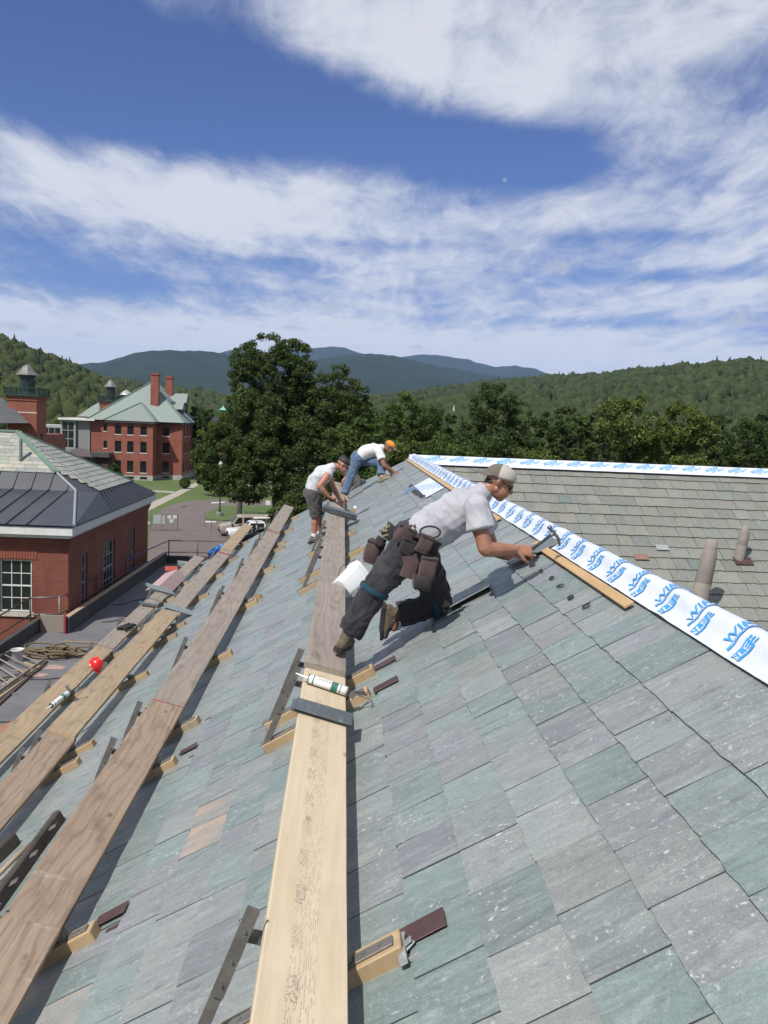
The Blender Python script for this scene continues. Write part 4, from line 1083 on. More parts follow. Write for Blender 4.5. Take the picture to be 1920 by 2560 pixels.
b.poly([(NXL, NY1, G), (NX, NY1, G), (NX, NY1, zt), (NXL, NY1, zt)][::-1]); b.poly([(NXL, NY0, G), (NXL, NY1, G), (NXL, NY1, zt), (NXL, NY0, zt)][::-1])
b.build('wall', MBRK, nb)
for q in fw_ops: window(nb, (NX-q[2], NY0, G+q[1]), (1, 0, 0), (0, 0, 1), (0, -1, 0), q[2]-q[0], q[3]-q[1], 3, 4, MWHITE, .05, .022)
for k, q in enumerate(sw): window(nb, (NX, NY0+q[0], G+q[1]), (0, 1, 0), (0, 0, 1), (1, 0, 0), q[2]-q[0], q[3]-q[1], 2 if k != 1 else 4, 4, MGREYT, .06, .025, sillmat=MGREYT)
# segmental brick arches over the front windows
MBRKL = PM('arch_brick', (.27, .085, .055), (.20, .06, .04), 25, .85)
for q in fw_ops:
    xa, xb = NX-q[2]-.14, NX-q[0]+.14; n_ = 15
    for i in range(n_):
        x = xa+(xb-xa)*(i+.5)/n_; tl = (i+.5)/n_-.5; M = Matrix.Translation((x, NY0-.006, G+q[3]+.01+.09*(1-4*tl*tl)*.3)) @ Matrix.Rotation(tl*.35, 4, 'Y')
        bb = MB(); bb.cbox((-(xb-xa)/n_*.44, -.012, 0), ((xb-xa)/n_*.44, .05, .32), .004, M); bb.build('arch_brick', MBRKL, nb)
# corbelled brick courses, white cornice
for k, (dz, out) in enumerate(((-.30, .04), (-.20, .08), (-.10, .12))):
    c_ = MB(); z0 = zt+dz; c_.box((NXL, NY0-out, z0), (NX+out, NY0+.02, z0+.095)); c_.box((NX-.02, NY0+.02, z0), (NX+out, NY1, z0+.095)); c_.build('brick_corbel', MBRK, nb)
ccn = MB(); ccn.cbox((NXL, 26.62, -3.98), (-8.22, NY0+.05, -3.72), .012); ccn.cbox((NX-.05, NY0+.052, -3.98), (-8.22, 38.4, -3.72), .012); ccn.cbox((NXL, 26.74, -4.08), (-8.34, NY0+.05, -3.982), .01); ccn.cbox((NX-.05, NY0+.052, -4.08), (-8.34, 38.3, -3.982), .01); ccn.build('cornice', MWHITE, nb)
# roof: steep slate top, low metal skirt
P1 = Vector((-12.08, 32.5, -1.03)); P2 = hy(143, 1184, 30.95); Pm = hy(189, 1228, 30.4); E0 = Vector((-8.16, 26.56, -3.66)); F0 = Vector((-8.16, 38.45, -3.66))
P3 = hy(247, 1229, 30.95); P4 = hx(332, 1205, P3.x); Lx = -22.0
L1 = Vector((Lx, 32.5, -1.03)); L2 = Vector((Lx, 30.95, P2.z)); Lm = Vector((Lx, 30.4, Pm.z)); LE = Vector((Lx, 26.56, -3.66))
rb = MB(); mt = [MDARK]
rb.poly([L1, L2, P2, P1]); rb.add([P1, P2, P3, P4], [(0, 1, 2), (0, 2, 3)])
B2 = Vector((Lx, 34.1, P2.z)); BF = Vector((Lx, 38.45, -3.66)); rb.add([P1, P4, F0, BF, L1], [(0, 1, 2), (0, 2, 3), (0, 3, 4)])
rb.build('roof', MDARK, nb); nb_roof = KIDS[nb][-1]
mbm = MB(); mbm.add([L2, Lm, Pm, P2], [(0, 1, 2, 3)]); mbm.add([Lm, LE, E0, Pm], [(0, 1, 2, 3)]); mbm.add([P2, Pm, E0, P3, F0, P4], [(0, 1, 3), (1, 2, 3), (2, 4, 3), (3, 4, 5)])
mbm.build('metal_skirt', MMETAL, nb); skirt = KIDS[nb][-1]
def bilerp(a, b_, t_): return a + (b_-a)*t_
# standing seams, each its own piece
for i in range(16):
    x = -9.6 - i*.62
    if x < Lx: break
    def fx(pA, pB, x): return bilerp(pA, pB, (x-pA.x)/(pB.x-pA.x))
    tp = fx(L2, P2, x) if x < P2.x else None; md = fx(Lm, Pm, x) if x < Pm.x else None; bt_ = fx(LE, E0, x)
    s_ = MB()
    if tp is None: 
        k_ = (x-P2.x)/(Pm.x-P2.x); tp = bilerp(P2, Pm, k_)
    s_.bar(tp + Vector((0, 0, .02)), md + Vector((0, 0, .02)), .03, .05); s_.bar(md + Vector((0, 0, .02)), bt_ + Vector((0, 0, .02)), .03, .05); s_.build('seam', MMETAL, skirt)
for i in range(26):
    y = 27.1 + i*.44
    e = bilerp(E0, F0, (y-E0.y)/(F0.y-E0.y))
    if y < 30.9: k_ = (y-26.56)/(30.95-26.56); tp = bilerp(E0, P3, k_) if False else (bilerp(E0, Pm, (y-26.56)/(30.4-26.56)) if y < 30.4 else bilerp(Pm, P3, .3))
    elif y < P4.y: tp = bilerp(P3, P4, (y-P3.y)/(P4.y-P3.y))
    else: tp = bilerp(P4, F0, (y-P4.y)/(F0.y-P4.y))
    if y < 30.9:   # clip to the facet line P3-E0
        pass
    if (tp-e).length < .15: continue
    s_ = MB(); n_seg = 4
    # follow the folded facet
    pts = [bilerp(tp, e, j/n_seg) for j in range(n_seg+1)]
    s_.bar(pts[0].lerp(pts[-1], .05)+Vector((0, 0, .02)), pts[-1]+Vector((0, 0, .02)), .022, .04); s_.build('seam', MMETAL, skirt)
hc = MB(); hc.tube([P2+Vector((0, 0, .03)), Pm+Vector((0, 0, .03)), E0+Vector((0, 0, .03))], .045, 8); hc.build('hip_cap', PM('pale_zinc', (.34, .36, .38), (.27, .29, .30), 5, .5, metal=.3), nb)
hc = MB(); hc.bar(P1+Vector((0, 0, .05)), P2+Vector((0, 0, .05)), .20, .07); hc.build('hip_cap', MVERD, nb)
hc = MB(); hc.bar(P1+Vector((0, 0, .05)), P4+Vector((0, 0, .05)), .18, .07); hc.build('hip_cap', MVERD, nb)
hc = MB(); hc.bar(L1+Vector((0, 0, .04)), P1+Vector((0, 0, .04)), .2, .07); hc.build('ridge_cap', MVERD, nb)
vp = hy(52, 1136, 31.35); hc = MB(); hc.tube([vp + Vector((0, 0, -.2)), vp + Vector((0, 0, .55))], .062, 10); hc.build('vent_pipe', PM('grey_green_pipe', (.2, .24, .22), None, 6, .6), nb)
def face_slates(roof, name, mat, A, B, C, D, rows, w_, mat_field=False, seed=2):
    """slates on the quad A(top left) B(bottom left) C(bottom right) D(top right): individual pieces laid in courses"""
    r_ = random.Random(seed); n_ = (B-A).cross(D-A).normalized()
    if n_.z < 0: n_ = -n_
    for i in range(rows):
        t0 = i/rows; t1 = min(1.0, (i+1.35)/rows)
        l0, r0 = bilerp(A, B, t0), bilerp(D, C, t0); l1, r1 = bilerp(A, B, (i+1)/rows), bilerp(D, C, (i+1)/rows); ln = (r1-l1).length
        if ln < .15: continue
        along = (r1-l1).normalized(); x = -r_.uniform(0, w_*.6)
        down = ((l1-l0) - along*(l1-l0).dot(along)); dl = down.length; down.normalize()
        while x < ln:
            ww = w_*r_.uniform(.75, 1.3); a = max(0, x); e = min(ln, x+ww); x += ww
            if e-a < .04: continue
            p = l1 + along*((a+e)/2); M = basis(along, down, along.cross(down)).to_4x4()
            if M.to_3x3() @ ZZ @ n_ < 0 if False else (M.to_3x3() @ ZZ).dot(n_) < 0: M = basis(-along, down, -(along.cross(down))).to_4x4()
            M.translation = p + n_*(.018 + r_.uniform(0, .006)); M = M @ Matrix.Rotation(R(2.6), 4, 'X')
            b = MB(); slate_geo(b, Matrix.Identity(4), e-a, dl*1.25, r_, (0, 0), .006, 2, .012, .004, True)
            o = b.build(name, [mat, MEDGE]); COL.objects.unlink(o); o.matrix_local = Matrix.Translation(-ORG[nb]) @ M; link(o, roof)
A_ = P1.copy(); fl = hy(-30, 1184, 30.95); ft = Vector((fl.x-.2, 32.5, -1.03))
face_slates(nb_roof, 'slate', MLSL, Vector((-14.6, 32.5, -1.03)), Vector((-14.6, 30.95, P2.z)), P2, P1, 11, .42)
face_slates(nb_roof, 'side_slate', MLSL2, P1, P2, bilerp(P2, P4, 1.0), P4, 1, .5) if False else None
# side slope: courses parallel to the eave, joined (seen at a shallow angle)
sd = MB(); r_ = random.Random(4); n_ = (P3-P1).cross(P4-P1).normalized(); n_ = n_ if n_.z > 0 else -n_
rows = 15
def inter_y(z, a, b_): return bilerp(a, b_, (z-a.z)/(b_.z-a.z))
for i in range(rows):
    z1_ = P1.z + (P3.z-P1.z)*(i+1)/rows
    nearp = inter_y(z1_, P1, P2) if z1_ > P2.z else inter_y(z1_, P2, P3); midp = inter_y(z1_, P1, P3); farp = inter_y(z1_, P1, P4)
    for a0, b0, (q1_, q2_, q3_) in ((nearp, midp, (P1, P2, P3)), (midp, farp, (P1, P3, P4))):
        n_ = (q2_-q1_).cross(q3_-q1_).normalized(); n_ = n_ if n_.z > 0 else -n_
        ln = (b0-a0).length
        if ln < .08: continue
        al = (b0-a0).normalized(); x = -r_.uniform(0, .2); dn = n_.cross(al); dn = dn if dn.z < 0 else -dn; dl = (P3.z-P1.z)/rows/dn.z
        while x < ln:
            ww = r_.uniform(.3, .5); a = max(0, x); e = min(ln, x+ww); x += ww
            if e-a < .05: continue
            M = basis(al, dn, al.cross(dn)).to_4x4()
            if (M.to_3x3() @ ZZ).dot(n_) < 0: M = basis(-al, dn, -(al.cross(dn))).to_4x4()
            M.translation = a0 + al*((a+e)/2) + n_*.030; M = M @ Matrix.Rotation(R(3.2), 4, 'X'); sd.r = r_.random()+.001
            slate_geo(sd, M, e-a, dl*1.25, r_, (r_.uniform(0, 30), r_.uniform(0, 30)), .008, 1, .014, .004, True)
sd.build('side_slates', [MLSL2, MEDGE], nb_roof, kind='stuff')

# ------------------------------------------------------------------ three storey brick building in the middle distance
Y0 = 151.3
mbd = empty('brick_building', (-35, 160, G), 'three storey red brick building with tall chimneys and green slate hip roof', 'building')
XL, XC, XRr, YB2 = -40.9, -33.05, -28.7, 155.0; ZE = -2.15
def zz1(x, y): return (x*.3858, 800+y*.3858)
def rowz(y): return hy(*zz1(845, y), Y0).z
rows = [(rowz(743), rowz(675)), (rowz(858), rowz(786)), (rowz(987), rowz(912))]
fo = []
for xz in (765, 845, 930):
    xc = hy(*zz1(xz, 800), Y0).x - XL
    for (zb, zt_) in rows: fo.append((xc-.55, zb-G, xc+.55, zt_-G))
b = MB(); wall_open(b, (XL, Y0, G), (1, 0, 0), (0, 0, 1), XC-XL, ZE-G, fo, (0, -1, 0), .2)
ro = []
xc2 = hy(*zz1(1075, 800), YB2).x - XC
for (zb, zt_) in rows: ro.append((xc2-.6, zb-G-.1, xc2+.6, zt_-G-.1))
wall_open(b, (XC, YB2, G), (1, 0, 0), (0, 0, 1), XRr-XC, ZE-G, ro, (0, -1, 0), .2)
b.poly([(XC, Y0, G), (XC, YB2, G), (XC, YB2, ZE), (XC, Y0, ZE)])
so_ = []
for k in range(4):
    for (zb, zt_) in rows: so_.append((1.6+k*3.0, zb-G-.1, 2.7+k*3.0, zt_-G-.1))
wall_open(b, (XRr, YB2, G), (0, 1, 0), (0, 0, 1), 14.0, ZE-G, so_, (1, 0, 0), .2)
lo_ = []
XLL = -44.2; xl = hy(*zz1(690, 700), Y0+1.5).x - XLL
for (a_, c_) in ((720, 668), (830, 782)): lo_.append((xl-.5, hy(*zz1(690, a_), Y0+1.5).z-G, xl+.5, hy(*zz1(690, c_), Y0+1.5).z-G))
wall_open(b, (XLL, Y0+1.5, G), (1, 0, 0), (0, 0, 1), XL-XLL, ZE-G, lo_, (0, -1, 0), .2)
b.poly([(XLL, Y0+14, G), (XLL, Y0+1.5, G), (XLL, Y0+1.5, ZE), (XLL, Y0+14, ZE)]); b.poly([(XL, Y0+1.5, G), (XL, Y0, G), (XL, Y0, ZE), (XL, Y0+1.5, ZE)])
b.poly([(XRr, YB2+14, G), (XLL, YB2+14, G), (XLL, YB2+14, ZE), (XRr, YB2+14, ZE)])
b.build('wall', MBRK2, mbd)
for q in fo: window(mbd, (XL+q[0], Y0, G+q[1]), (1, 0, 0), (0, 0, 1), (0, -1, 0), q[2]-q[0], q[3]-q[1], 1, 2, PM('dark_sash', (.03, .028, .026), None, 5, .5) if not bpy.data.materials.get('dark_sash') else bpy.data.materials['dark_sash'], .07, .03, .16, sillmat=MWHITE)
DS = bpy.data.materials['dark_sash']
for q in ro: window(mbd, (XC+q[0], YB2, G+q[1]), (1, 0, 0), (0, 0, 1), (0, -1, 0), q[2]-q[0], q[3]-q[1], 1, 2, DS, .07, .03, .16, sillmat=MWHITE)
for q in so_: window(mbd, (XRr, YB2+q[0], G+q[1]), (0, 1, 0), (0, 0, 1), (1, 0, 0), q[2]-q[0], q[3]-q[1], 1, 2, DS, .07, .03, .16, sillmat=MWHITE)
for q in lo_: window(mbd, (XLL+q[0], Y0+1.5, G+q[1]), (1, 0, 0), (0, 0, 1), (0, -1, 0), q[2]-q[0], q[3]-q[1], 1, 2, DS, .07, .03, .16, sillmat=MWHITE)
b = MB(); b.box((XL-.06, Y0-.07, G), (XC+.07, Y0-.002, G+.85)); b.box((XC+.072, YB2-.07, G), (XRr+.07, YB2-.002, G+.85)); b.box((XRr+.002, YB2, G), (XRr+.07, YB2+14, G+.85)); b.box((XC+.002, Y0, G), (XC+.07, YB2-.072, G+.85)); b.build('stone_base', MSTONE, mbd)
for xz in (845, 930): 
    xc = hy(*zz1(xz, 1030), Y0).x; b = MB(); b.box((xc-.6, Y0-.09, G+.2), (xc+.6, Y0-.072, G+.62)); b.build('cellar_window', MGLASS, mbd)
xc = hy(*zz1(1075, 1030), YB2).x; b = MB(); b.box((xc-.6, YB2-.09, G+.2), (xc+.6, YB2-.072, G+.62)); b.build('cellar_window', MGLASS, mbd)
for zb_ in (-4.95,):
    pass
b = MB(); b.box((XL-.05, Y0-.05, ZE-.75), (XC+.05, Y0-.003, ZE-.62)); b.box((XC+.052, YB2-.05, ZE-.75), (XRr+.05, YB2-.003, ZE-.62)); b.build('brick_band', MBRK2, mbd)
# eaves and roof
def prism_roof(root, pts_lo, ridge, mat, name='roof', thick=.25):
    pass
pkf = Vector((-35.3, 160.3, 5.15)); pkb = Vector((-35.3, 165.5, 5.15)); EZ = ZE + .1
el_, er_, ef, eb = XLL-.4, XRr+.55, YB2-.6, YB2+14.6
C1 = Vector((el_, ef-2.7, EZ)); C2 = Vector((er_, ef, EZ)); C3 = Vector((er_, eb, EZ)); C4 = Vector((el_, eb, EZ))
def roof_faces(b, faces):
    for f_ in faces:
        vs = [Vector(p) for p in f_]; n_ = (vs[1]-vs[0]).cross(vs[2]-vs[0])
        if n_.z < 0: vs = vs[::-1]
        uvs = [(v.x + v.y, v.z*1.3) for v in vs]; b.add(vs, [tuple(range(len(vs)))], uvs)
b = MB(); roof_faces(b, [(C1, C2, pkf), (C2, C3, pkb, pkf), (C3, C4, pkb), (C4, C1, pkf, pkb)]); mroof = b.build('roof', MROOFG, mbd)
b = MB(); b.box((el_+.05, ef+.1, EZ-.34), (er_-.05, eb, EZ-.02)); b.box((XL-.45, Y0-.45, EZ-.34), (XC+.45, ef+.098, EZ-.02)); b.build('eaves', PM('dark_cornice', (.05, .055, .055), (.035, .035, .035), 3, .7), mbd)
# cross hip over the projecting bay
q1 = Vector((XL-.55, Y0-.55, EZ)); q2 = Vector((XC+.55, Y0-.55, EZ)); pkq = hy(*zz1(913, 535), 154.6)
b = MB(); roof_faces(b, [(q1, q2, pkq), (q2, Vector((q2.x, 158.6, EZ)), Vector((pkq.x, 159.5, pkq.z)), pkq), (Vector((q1.x, 158.6, EZ)), q1, pkq, Vector((pkq.x, 159.5, pkq.z)))]); b.build('bay_roof', MROOFG, mroof)
b = MB()
for a, c_ in ((pkf, C2), (pkf, C1), (pkq, q1), (pkq, q2)): b.bar(a + Vector((0, 0, .05)), c_ + Vector((0, 0, .05)), .3, .1)
b.build('hip_caps', MVERD, mroof)
b = MB(); b.box((el_+.3, ef-.02, EZ-.05), (er_, ef+.5, EZ+.30)) if False else None
def chimney(root, x0, x1, ztop, y, zb, name='chimney'):
    c_ = MB(); w_ = x1-x0; c_.box((x0, y, zb), (x1, y+w_*.75, ztop-.35)); c_.box((x0-.12, y-.12, ztop-.35), (x1+.12, y+w_*.75+.12, ztop-.12)); c_.box((x0-.05, y-.05, ztop-.12), (x1+.05, y+w_*.75+.05, ztop)); return c_.build(name, MBRK2, root)
a = hy(*zz1(977, 342), 156.2); c_ = hy(*zz1(1028, 342), 156.2); chimney(mbd, a.x, c_.x, a.z, 156.2, -.6)
a = hy(*zz1(1072, 365), 164.5); c_ = hy(*zz1(1118, 365), 164.5); chimney(mbd, a.x, c_.x, a.z, 164.5, 0)
# dormers on the right slope
def dormer(x0, x1, y, z0, z1, z2, dep, label=None):
    d = MB(); d.box((x0, y, z0), (x1, y+dep, z1)); o = d.build('dormer', MGREEN, mroof)
    r_ = MB(); ym = y+dep/2; roof_faces(r_, [((x0-2.5, y-.3, z1-.05), (x1+.3, y-.3, z1-.05), (x1+.3, ym, z2), (x0-2.5, ym, z2)), ((x0-2.5, y+dep+.3, z1-.05), (x1+.3, y+dep+.3, z1-.05), (x1+.3, ym, z2), (x0-2.5, ym, z2))])
    r_.add([Vector((x1+.25, y-.3, z1-.05)), Vector((x1+.25, y+dep+.3, z1-.05)), Vector((x1+.25, ym, z2))], [(0, 1, 2)]); r_.build('dormer_roof', MROOFG, mroof)
dormer(-32.2, -29.6, 158.4, -1.3, .35, 1.7, 2.6); dormer(-32.6, -29.9, 163.5, -1.0, 1.6, 3.3, 3.2)
# porch at the left foot
b = MB(); A = hy(*zz1(582, 858), 148.5); Bp = hy(*zz1(705, 858), 148.5)
b.box((A.x, 148.5, A.z-.75), (Bp.x, 152.7, A.z)); pr = b.build('porch_roof', MROOFD, mbd)
b = MB(); b.box((A.x+.3, 149.2, G), (Bp.x-.2, 152.7, A.z-.75)); b.build('porch', PM('shaded_porch_brick', (.06, .03, .025), None, 3, .8), mbd)  # darkened brick: the shade under the roof is put into its colour

# ------------------------------------------------------------------ modern glazed link block
lk = empty('link_block', (-49, 156, G), 'modern grey link block with tall glazed bay and thin white roof slab', 'building')
a = hy(*zz1(378, 632), 152); 
b = MB(); b.box((a.x, 151.6, a.z-.32), (-43.2, 162, a.z)); b.box((-44.5, 153, a.z-.33), (-41.0, 158, a.z-.01)); b.build('roof_slab', MWHITE, lk)
b = MB(); g0 = hy(*zz1(495, 650), 152.6); g1 = hy(*zz1(580, 650), 152.6); b.box((g0.x, 152.6, G), (-44.22, 162, a.z-.33)); b.build('grey_wall', PM('grey_block', (.23, .235, .235), (.20, .205, .205), 3, .8, .2, 12), lk)
b0 = hy(*zz1(392, 648), 152.2); b1 = hy(*zz1(490, 838), 152.2)
b = MB(); b.box((b0.x, 152.2, G), (b1.x, 158, b1.z)); b.box((b0.x, 153.0, b1.z), (b1.x, 158, a.z-.33)); b.build('bay_base', PM('grey_panel', (.28, .285, .28), None, 3, .7), lk)
window(lk, (b0.x, 152.2, b1.z), (1, 0, 0), (0, 0, 1), (0, -1, 0), b1.x-b0.x, a.z-.33-b1.z, 2, 3, PM('grey_metal_frame', (.33, .34, .34), None, 3, .5), .32, .10, .0, False, 'glazed_bay', sash=False)
l0 = hy(*zz1(295, 680), 156); l1 = hy(*zz1(388, 820), 156)
b = MB(); b.box((l0.x-6, 157, G), (l1.x, 165, l0.z)); b.build('rear_block', PM('pale_block', (.38, .39, .38), None, 3, .7), lk)
window(lk, (l0.x-1, 157, l1.z), (1, 0, 0), (0, 0, 1), (0, -1, 0), l1.x-l0.x+1, l0.z-l1.z-.3, 3, 2, bpy.data.materials['grey_metal_frame'], .15, .09, .0, False, 'glazing', sash=False)
b = MB(); p0 = hy(*zz1(388, 842), 145); p1 = hy(*zz1(582, 885), 145)
b.prism([(p0.x, 145, p1.z), (p1.x+.3, 145, p1.z), (p1.x-1.2, 147.5, p0.z+.25), (p0.x+1.8, 147.5, p0.z+.25)], (0, 0, -.15)); b.build('low_roof', PM('brown_felt_roof', (.085, .07, .06), (.065, .055, .05), 2, .85), lk)
b = MB(); b.box((p0.x+.3, 145.6, G), (p1.x, 148.5, p1.z-.16)); b.build('low_wall', bpy.data.materials['shaded_porch_brick'], lk)

# ------------------------------------------------------------------ bell towers
def tower(root, xc, yc, wd, zsh, zbal, zcup, ztop, brick):
    """square brick shaft, green balcony, arched lantern, bell shaped roof"""
    h = wd/2; b = MB()
    b.box((xc-h, yc-h, G), (xc+h, yc+h, zsh)); b.build('shaft', brick, root)
    b = MB(); b.box((xc-h-.1, yc-h-.1, zsh-.55), (xc+h+.1, yc+h+.1, zsh-.30)); b.box((xc-h-.2, yc-h-.2, zsh-.25), (xc+h+.2, yc+h+.2, zsh)); b.build('corbel', brick, root)
    b = MB(); b.box((xc-h-.35, yc-h-.35, zsh), (xc+h+.35, yc+h+.35, zsh+.18)); 
    bal = b.build('balcony', MGREEN, root)
    e = h+.28; zt_ = zbal
    for (ax, ay, bx, by) in ((-e, -e, e, -e), (e, -e, e, e), (e, e, -e, e), (-e, e, -e, -e)):
        r_ = MB(); r_.bar((xc+ax, yc+ay, zt_), (xc+bx, yc+by, zt_), .10, .08); r_.bar((xc+ax, yc+ay, zsh+.32), (xc+bx, yc+by, zsh+.32), .06, .06)
        n_ = 14
        for i in range(n_+1):
            x, y = xc+ax+(bx-ax)*i/n_, yc+ay+(by-ay)*i/n_; k = .10 if i % 7 == 0 else .045; r_.bar((x, y, zsh+.18), (x, y, zt_), k, k)
        r_.build('railing', MGREEN, bal)
    c = h*.52; b = MB()
    b.lathe([(c*1.12, zsh+.18), (c*1.12, zsh+.4), (c, zsh+.42), (c, zcup-.25), (c*1.12, zcup-.2), (c*1.15, zcup)], 8, Matrix.Translation((xc, yc, 0)) @ Matrix.Rotation(R(22.5), 4, 'Z')); ln = b.build('lantern', MGREEN, root)
    for k in range(8):
        a_ = R(45*k); d = Vector((math.cos(a_), math.sin(a_), 0)); s_ = Vector((-d.y, d.x, 0)); p = Vector((xc, yc, 0)) + d*(c*.924+.012); ww = c*.24; zl, zh = zsh+.6, zcup-.75
        pts = [p+s_*ww+ZZ*zl, p+s_*ww+ZZ*zh] + [p + s_*(ww*math.cos(R(t_))) + ZZ*(zh+ww*math.sin(R(t_))) for t_ in (30, 60, 90, 120, 150)] + [p-s_*ww+ZZ*zh, p-s_*ww+ZZ*zl]
        o_ = MB(); o_.prism(pts, d*.02); o_.build('arched_opening', MGLASS, ln)
    H = ztop-zcup; b = MB(); rb_ = c*1.55
    b.lathe([(rb_, zcup), (rb_*.99, zcup+.06), (rb_*.80, zcup+H*.20), (rb_*.62, zcup+H*.42), (rb_*.47, zcup+H*.66), (rb_*.33, zcup+H*.84), (rb_*.16, zcup+H*.95), (.03, zcup+H), (.03, zcup+H*1.12), (.005, zcup+H*1.16)], 8, Matrix.Translation((xc, yc, 0)) @ Matrix.Rotation(R(22.5), 4, 'Z'))
    b.build('bell_roof', MBELL, root)
t1 = empty('tower_building', (-40, 108, G), 'brick building with dark slate roof and green lantern tower at far left', 'building')
TY = 106.0; zsh = hy(*zz1(150, 492), TY).z; xc_ = (hy(*zz1(50, 492), TY-1.7).x + hy(*zz1(236, 492), TY-1.7).x)/2
tower(t1, xc_, TY, 3.35, zsh, hy(*zz1(150, 440), TY).z, hy(*zz1(170, 358), TY).z, hy(*zz1(170, 287), TY).z, MBRK2)
b = MB(); b.box((xc_-20, TY+.2, G), (xc_+1.66, TY+9, -3.6)); b.box((xc_-16, TY-4, G), (xc_-1.7, TY+.19, -4.2)); b.build('wall', MBRK2, t1)
b = MB(); roof_faces(b, [(hy(*zz1(-300, 668), TY-4.6), hy(*zz1(190, 668), TY-4.6), hy(*zz1(15, 505), TY+.5), hy(*zz1(-300, 490), TY+.5)), (hy(*zz1(190, 668), TY-4.6), hy(*zz1(232, 700), TY+4), hy(*zz1(15, 505), TY+.5))]); b.build('roof', MROOFD, t1)
b = MB(); b.box((xc_-1.70, TY-1.705, hy(*zz1(170, 604), TY-1.7).z), (xc_+1.70, TY-1.66, hy(*zz1(170, 595), TY-1.7).z)); b.build('stone_band', MSILL, t1)
b = MB(); b.box((xc_+1.68, TY-.35, -6.5), (xc_+1.70, TY+.35, -3.4)); b.build('window', MGLASS, t1)
t2 = empty('tower_building', (-48, 180, G), 'smaller lantern tower rising behind the three storey building', 'building')
TY = 179.0; xc_ = (hy(*zz1(645, 530), TY-1.8).x + hy(*zz1(757, 530), TY-1.8).x)/2
tower(t2, xc_, TY, 3.5, hy(*zz1(700, 530), TY).z, hy(*zz1(700, 492), TY).z, hy(*zz1(725, 435), TY).z, hy(*zz1(725, 388), TY).z, MBRK2)
b = MB(); roof_faces(b, [(hy(*zz1(500, 624), TY-1), hy(*zz1(640, 624), TY-1), hy(*zz1(648, 530), TY+5), hy(*zz1(600, 556), TY+5))]); roof_faces(b, [(hy(*zz1(560, 626), TY-3), hy(*zz1(760, 626), TY-3), hy(*zz1(735, 592), TY-1.9), hy(*zz1(615, 592), TY-1.9))]); b.build('roof', MROOFG, t2)
b = MB(); b.box((hy(*zz1(500, 624), TY).x, TY-.8, G), (xc_-1.8, TY+5, hy(*zz1(500, 626), TY).z)); b.build('wall', MBRKF, t2)
# domed cupolas
dm = hy(*zz1(818, 488), 186); cup = empty('cupola', (dm.x, 186, G), 'silver domed cupola between the lantern tower and the chimneys', 'cupola')
r_ = (hy(*zz1(860, 488), 186).x - dm.x); b = MB(); b.lathe([(r_, dm.z), (r_*.97, dm.z+r_*.1), (r_*.8, dm.z+r_*.32), (r_*.5, dm.z+r_*.58), (r_*.2, dm.z+r_*.76), (.05, dm.z+r_*.85)], 16, Matrix.Translation((dm.x, 186, 0))); b.build('dome', PM('bright_lead', (.42, .43, .44), (.35, .36, .37), 3, .4, metal=.3), cup, smooth=True)
b = MB(); b.lathe([(r_*.8, G), (r_*.8, dm.z)], 12, Matrix.Translation((dm.x, 186, 0))); b.build('drum', MGREEN, cup)
# low brick building behind the oak
lb = empty('brick_building', (-30, 207, G), 'low pink brick building with dark roof and copper cupola, half hidden by the oak', 'building')
a = hy(*zz1(1262, 718), 205); c_ = hy(*zz1(1560, 718), 205); b = MB()
ops = [(k_-a.x-.5, 4.0, k_-a.x+.5, 6.0) for k_ in (hy(*zz1(1287, 740), 205).x, hy(*zz1(1325, 740), 205).x, hy(*zz1(1378, 740), 205).x)]
wall_open(b, (a.x, 205, G), (1, 0, 0), (0, 0, 1), c_.x-a.x, a.z-G, ops, (0, -1, 0), .2); b.poly([(c_.x, 205, G), (c_.x, 215, G), (c_.x, 215, a.z), (c_.x, 205, a.z)]); b.build('wall', MBRKF, lb)
for q in ops: window(lb, (a.x+q[0], 205, G+q[1]), (1, 0, 0), (0, 0, 1), (0, -1, 0), 1.0, 2.0, 1, 2, DS, .08, .04, .15)
tL = hy(*zz1(1372, 628), 210); tR = hy(*zz1(1520, 628), 210); b = MB(); roof_faces(b, [(Vector((a.x-.4, 204.5, a.z)), Vector((c_.x+.4, 204.5, a.z)), tR, tL), (Vector((a.x-.4, 204.5, a.z)), tL, Vector((a.x-.4, 215, a.z)))]); b.build('roof', PM('blue_black_slate', (.030, .033, .042), (.022, .024, .03), 1, .6), lb)
cpx = hy(*zz1(1446, 600), 210); wv_ = hy(*zz1(1470, 600), 210).x - cpx.x; zc0 = hy(*zz1(1446, 628), 210).z; zc1 = hy(*zz1(1446, 584), 210).z; zc2 = hy(*zz1(1446, 560), 210).z
b = MB(); b.box((cpx.x-wv_*.75, 210-wv_*.75, zc0-.6), (cpx.x+wv_*.75, 210+wv_*.75, zc1)); b.build('cupola', MGREEN, lb)
b = MB(); b.lathe([(wv_*1.4, zc1), (wv_*.7, zc1+(zc2-zc1)*.5), (wv_*.12, zc2), (.02, zc2+.5)], 4, Matrix.Translation((cpx.x, 210, 0)) @ Matrix.Rotation(R(45), 4, 'Z')); b.build('cupola_roof', PM('bright_verdigris', (.20, .46, .36), (.16, .38, .30), 3, .7), lb)
lb2 = empty('pale_roofed_house', (-37, 222, G), 'small house with pale roof and brick chimney beyond the three storey building', 'house')
a = hy(*zz1(1225, 708), 222); c_ = hy(*zz1(1335, 668), 222); b = MB(); b.box((a.x, 222, G), (c_.x, 228, a.z)); b.build('wall', MBRKF, lb2)
b = MB(); roof_faces(b, [(Vector((a.x-1, 221.4, a.z)), Vector((c_.x+.3, 221.4, a.z)), Vector((c_.x+.3, 225, c_.z)), Vector((a.x-1, 225, c_.z)))]); b.build('roof', MROOFG, lb2)
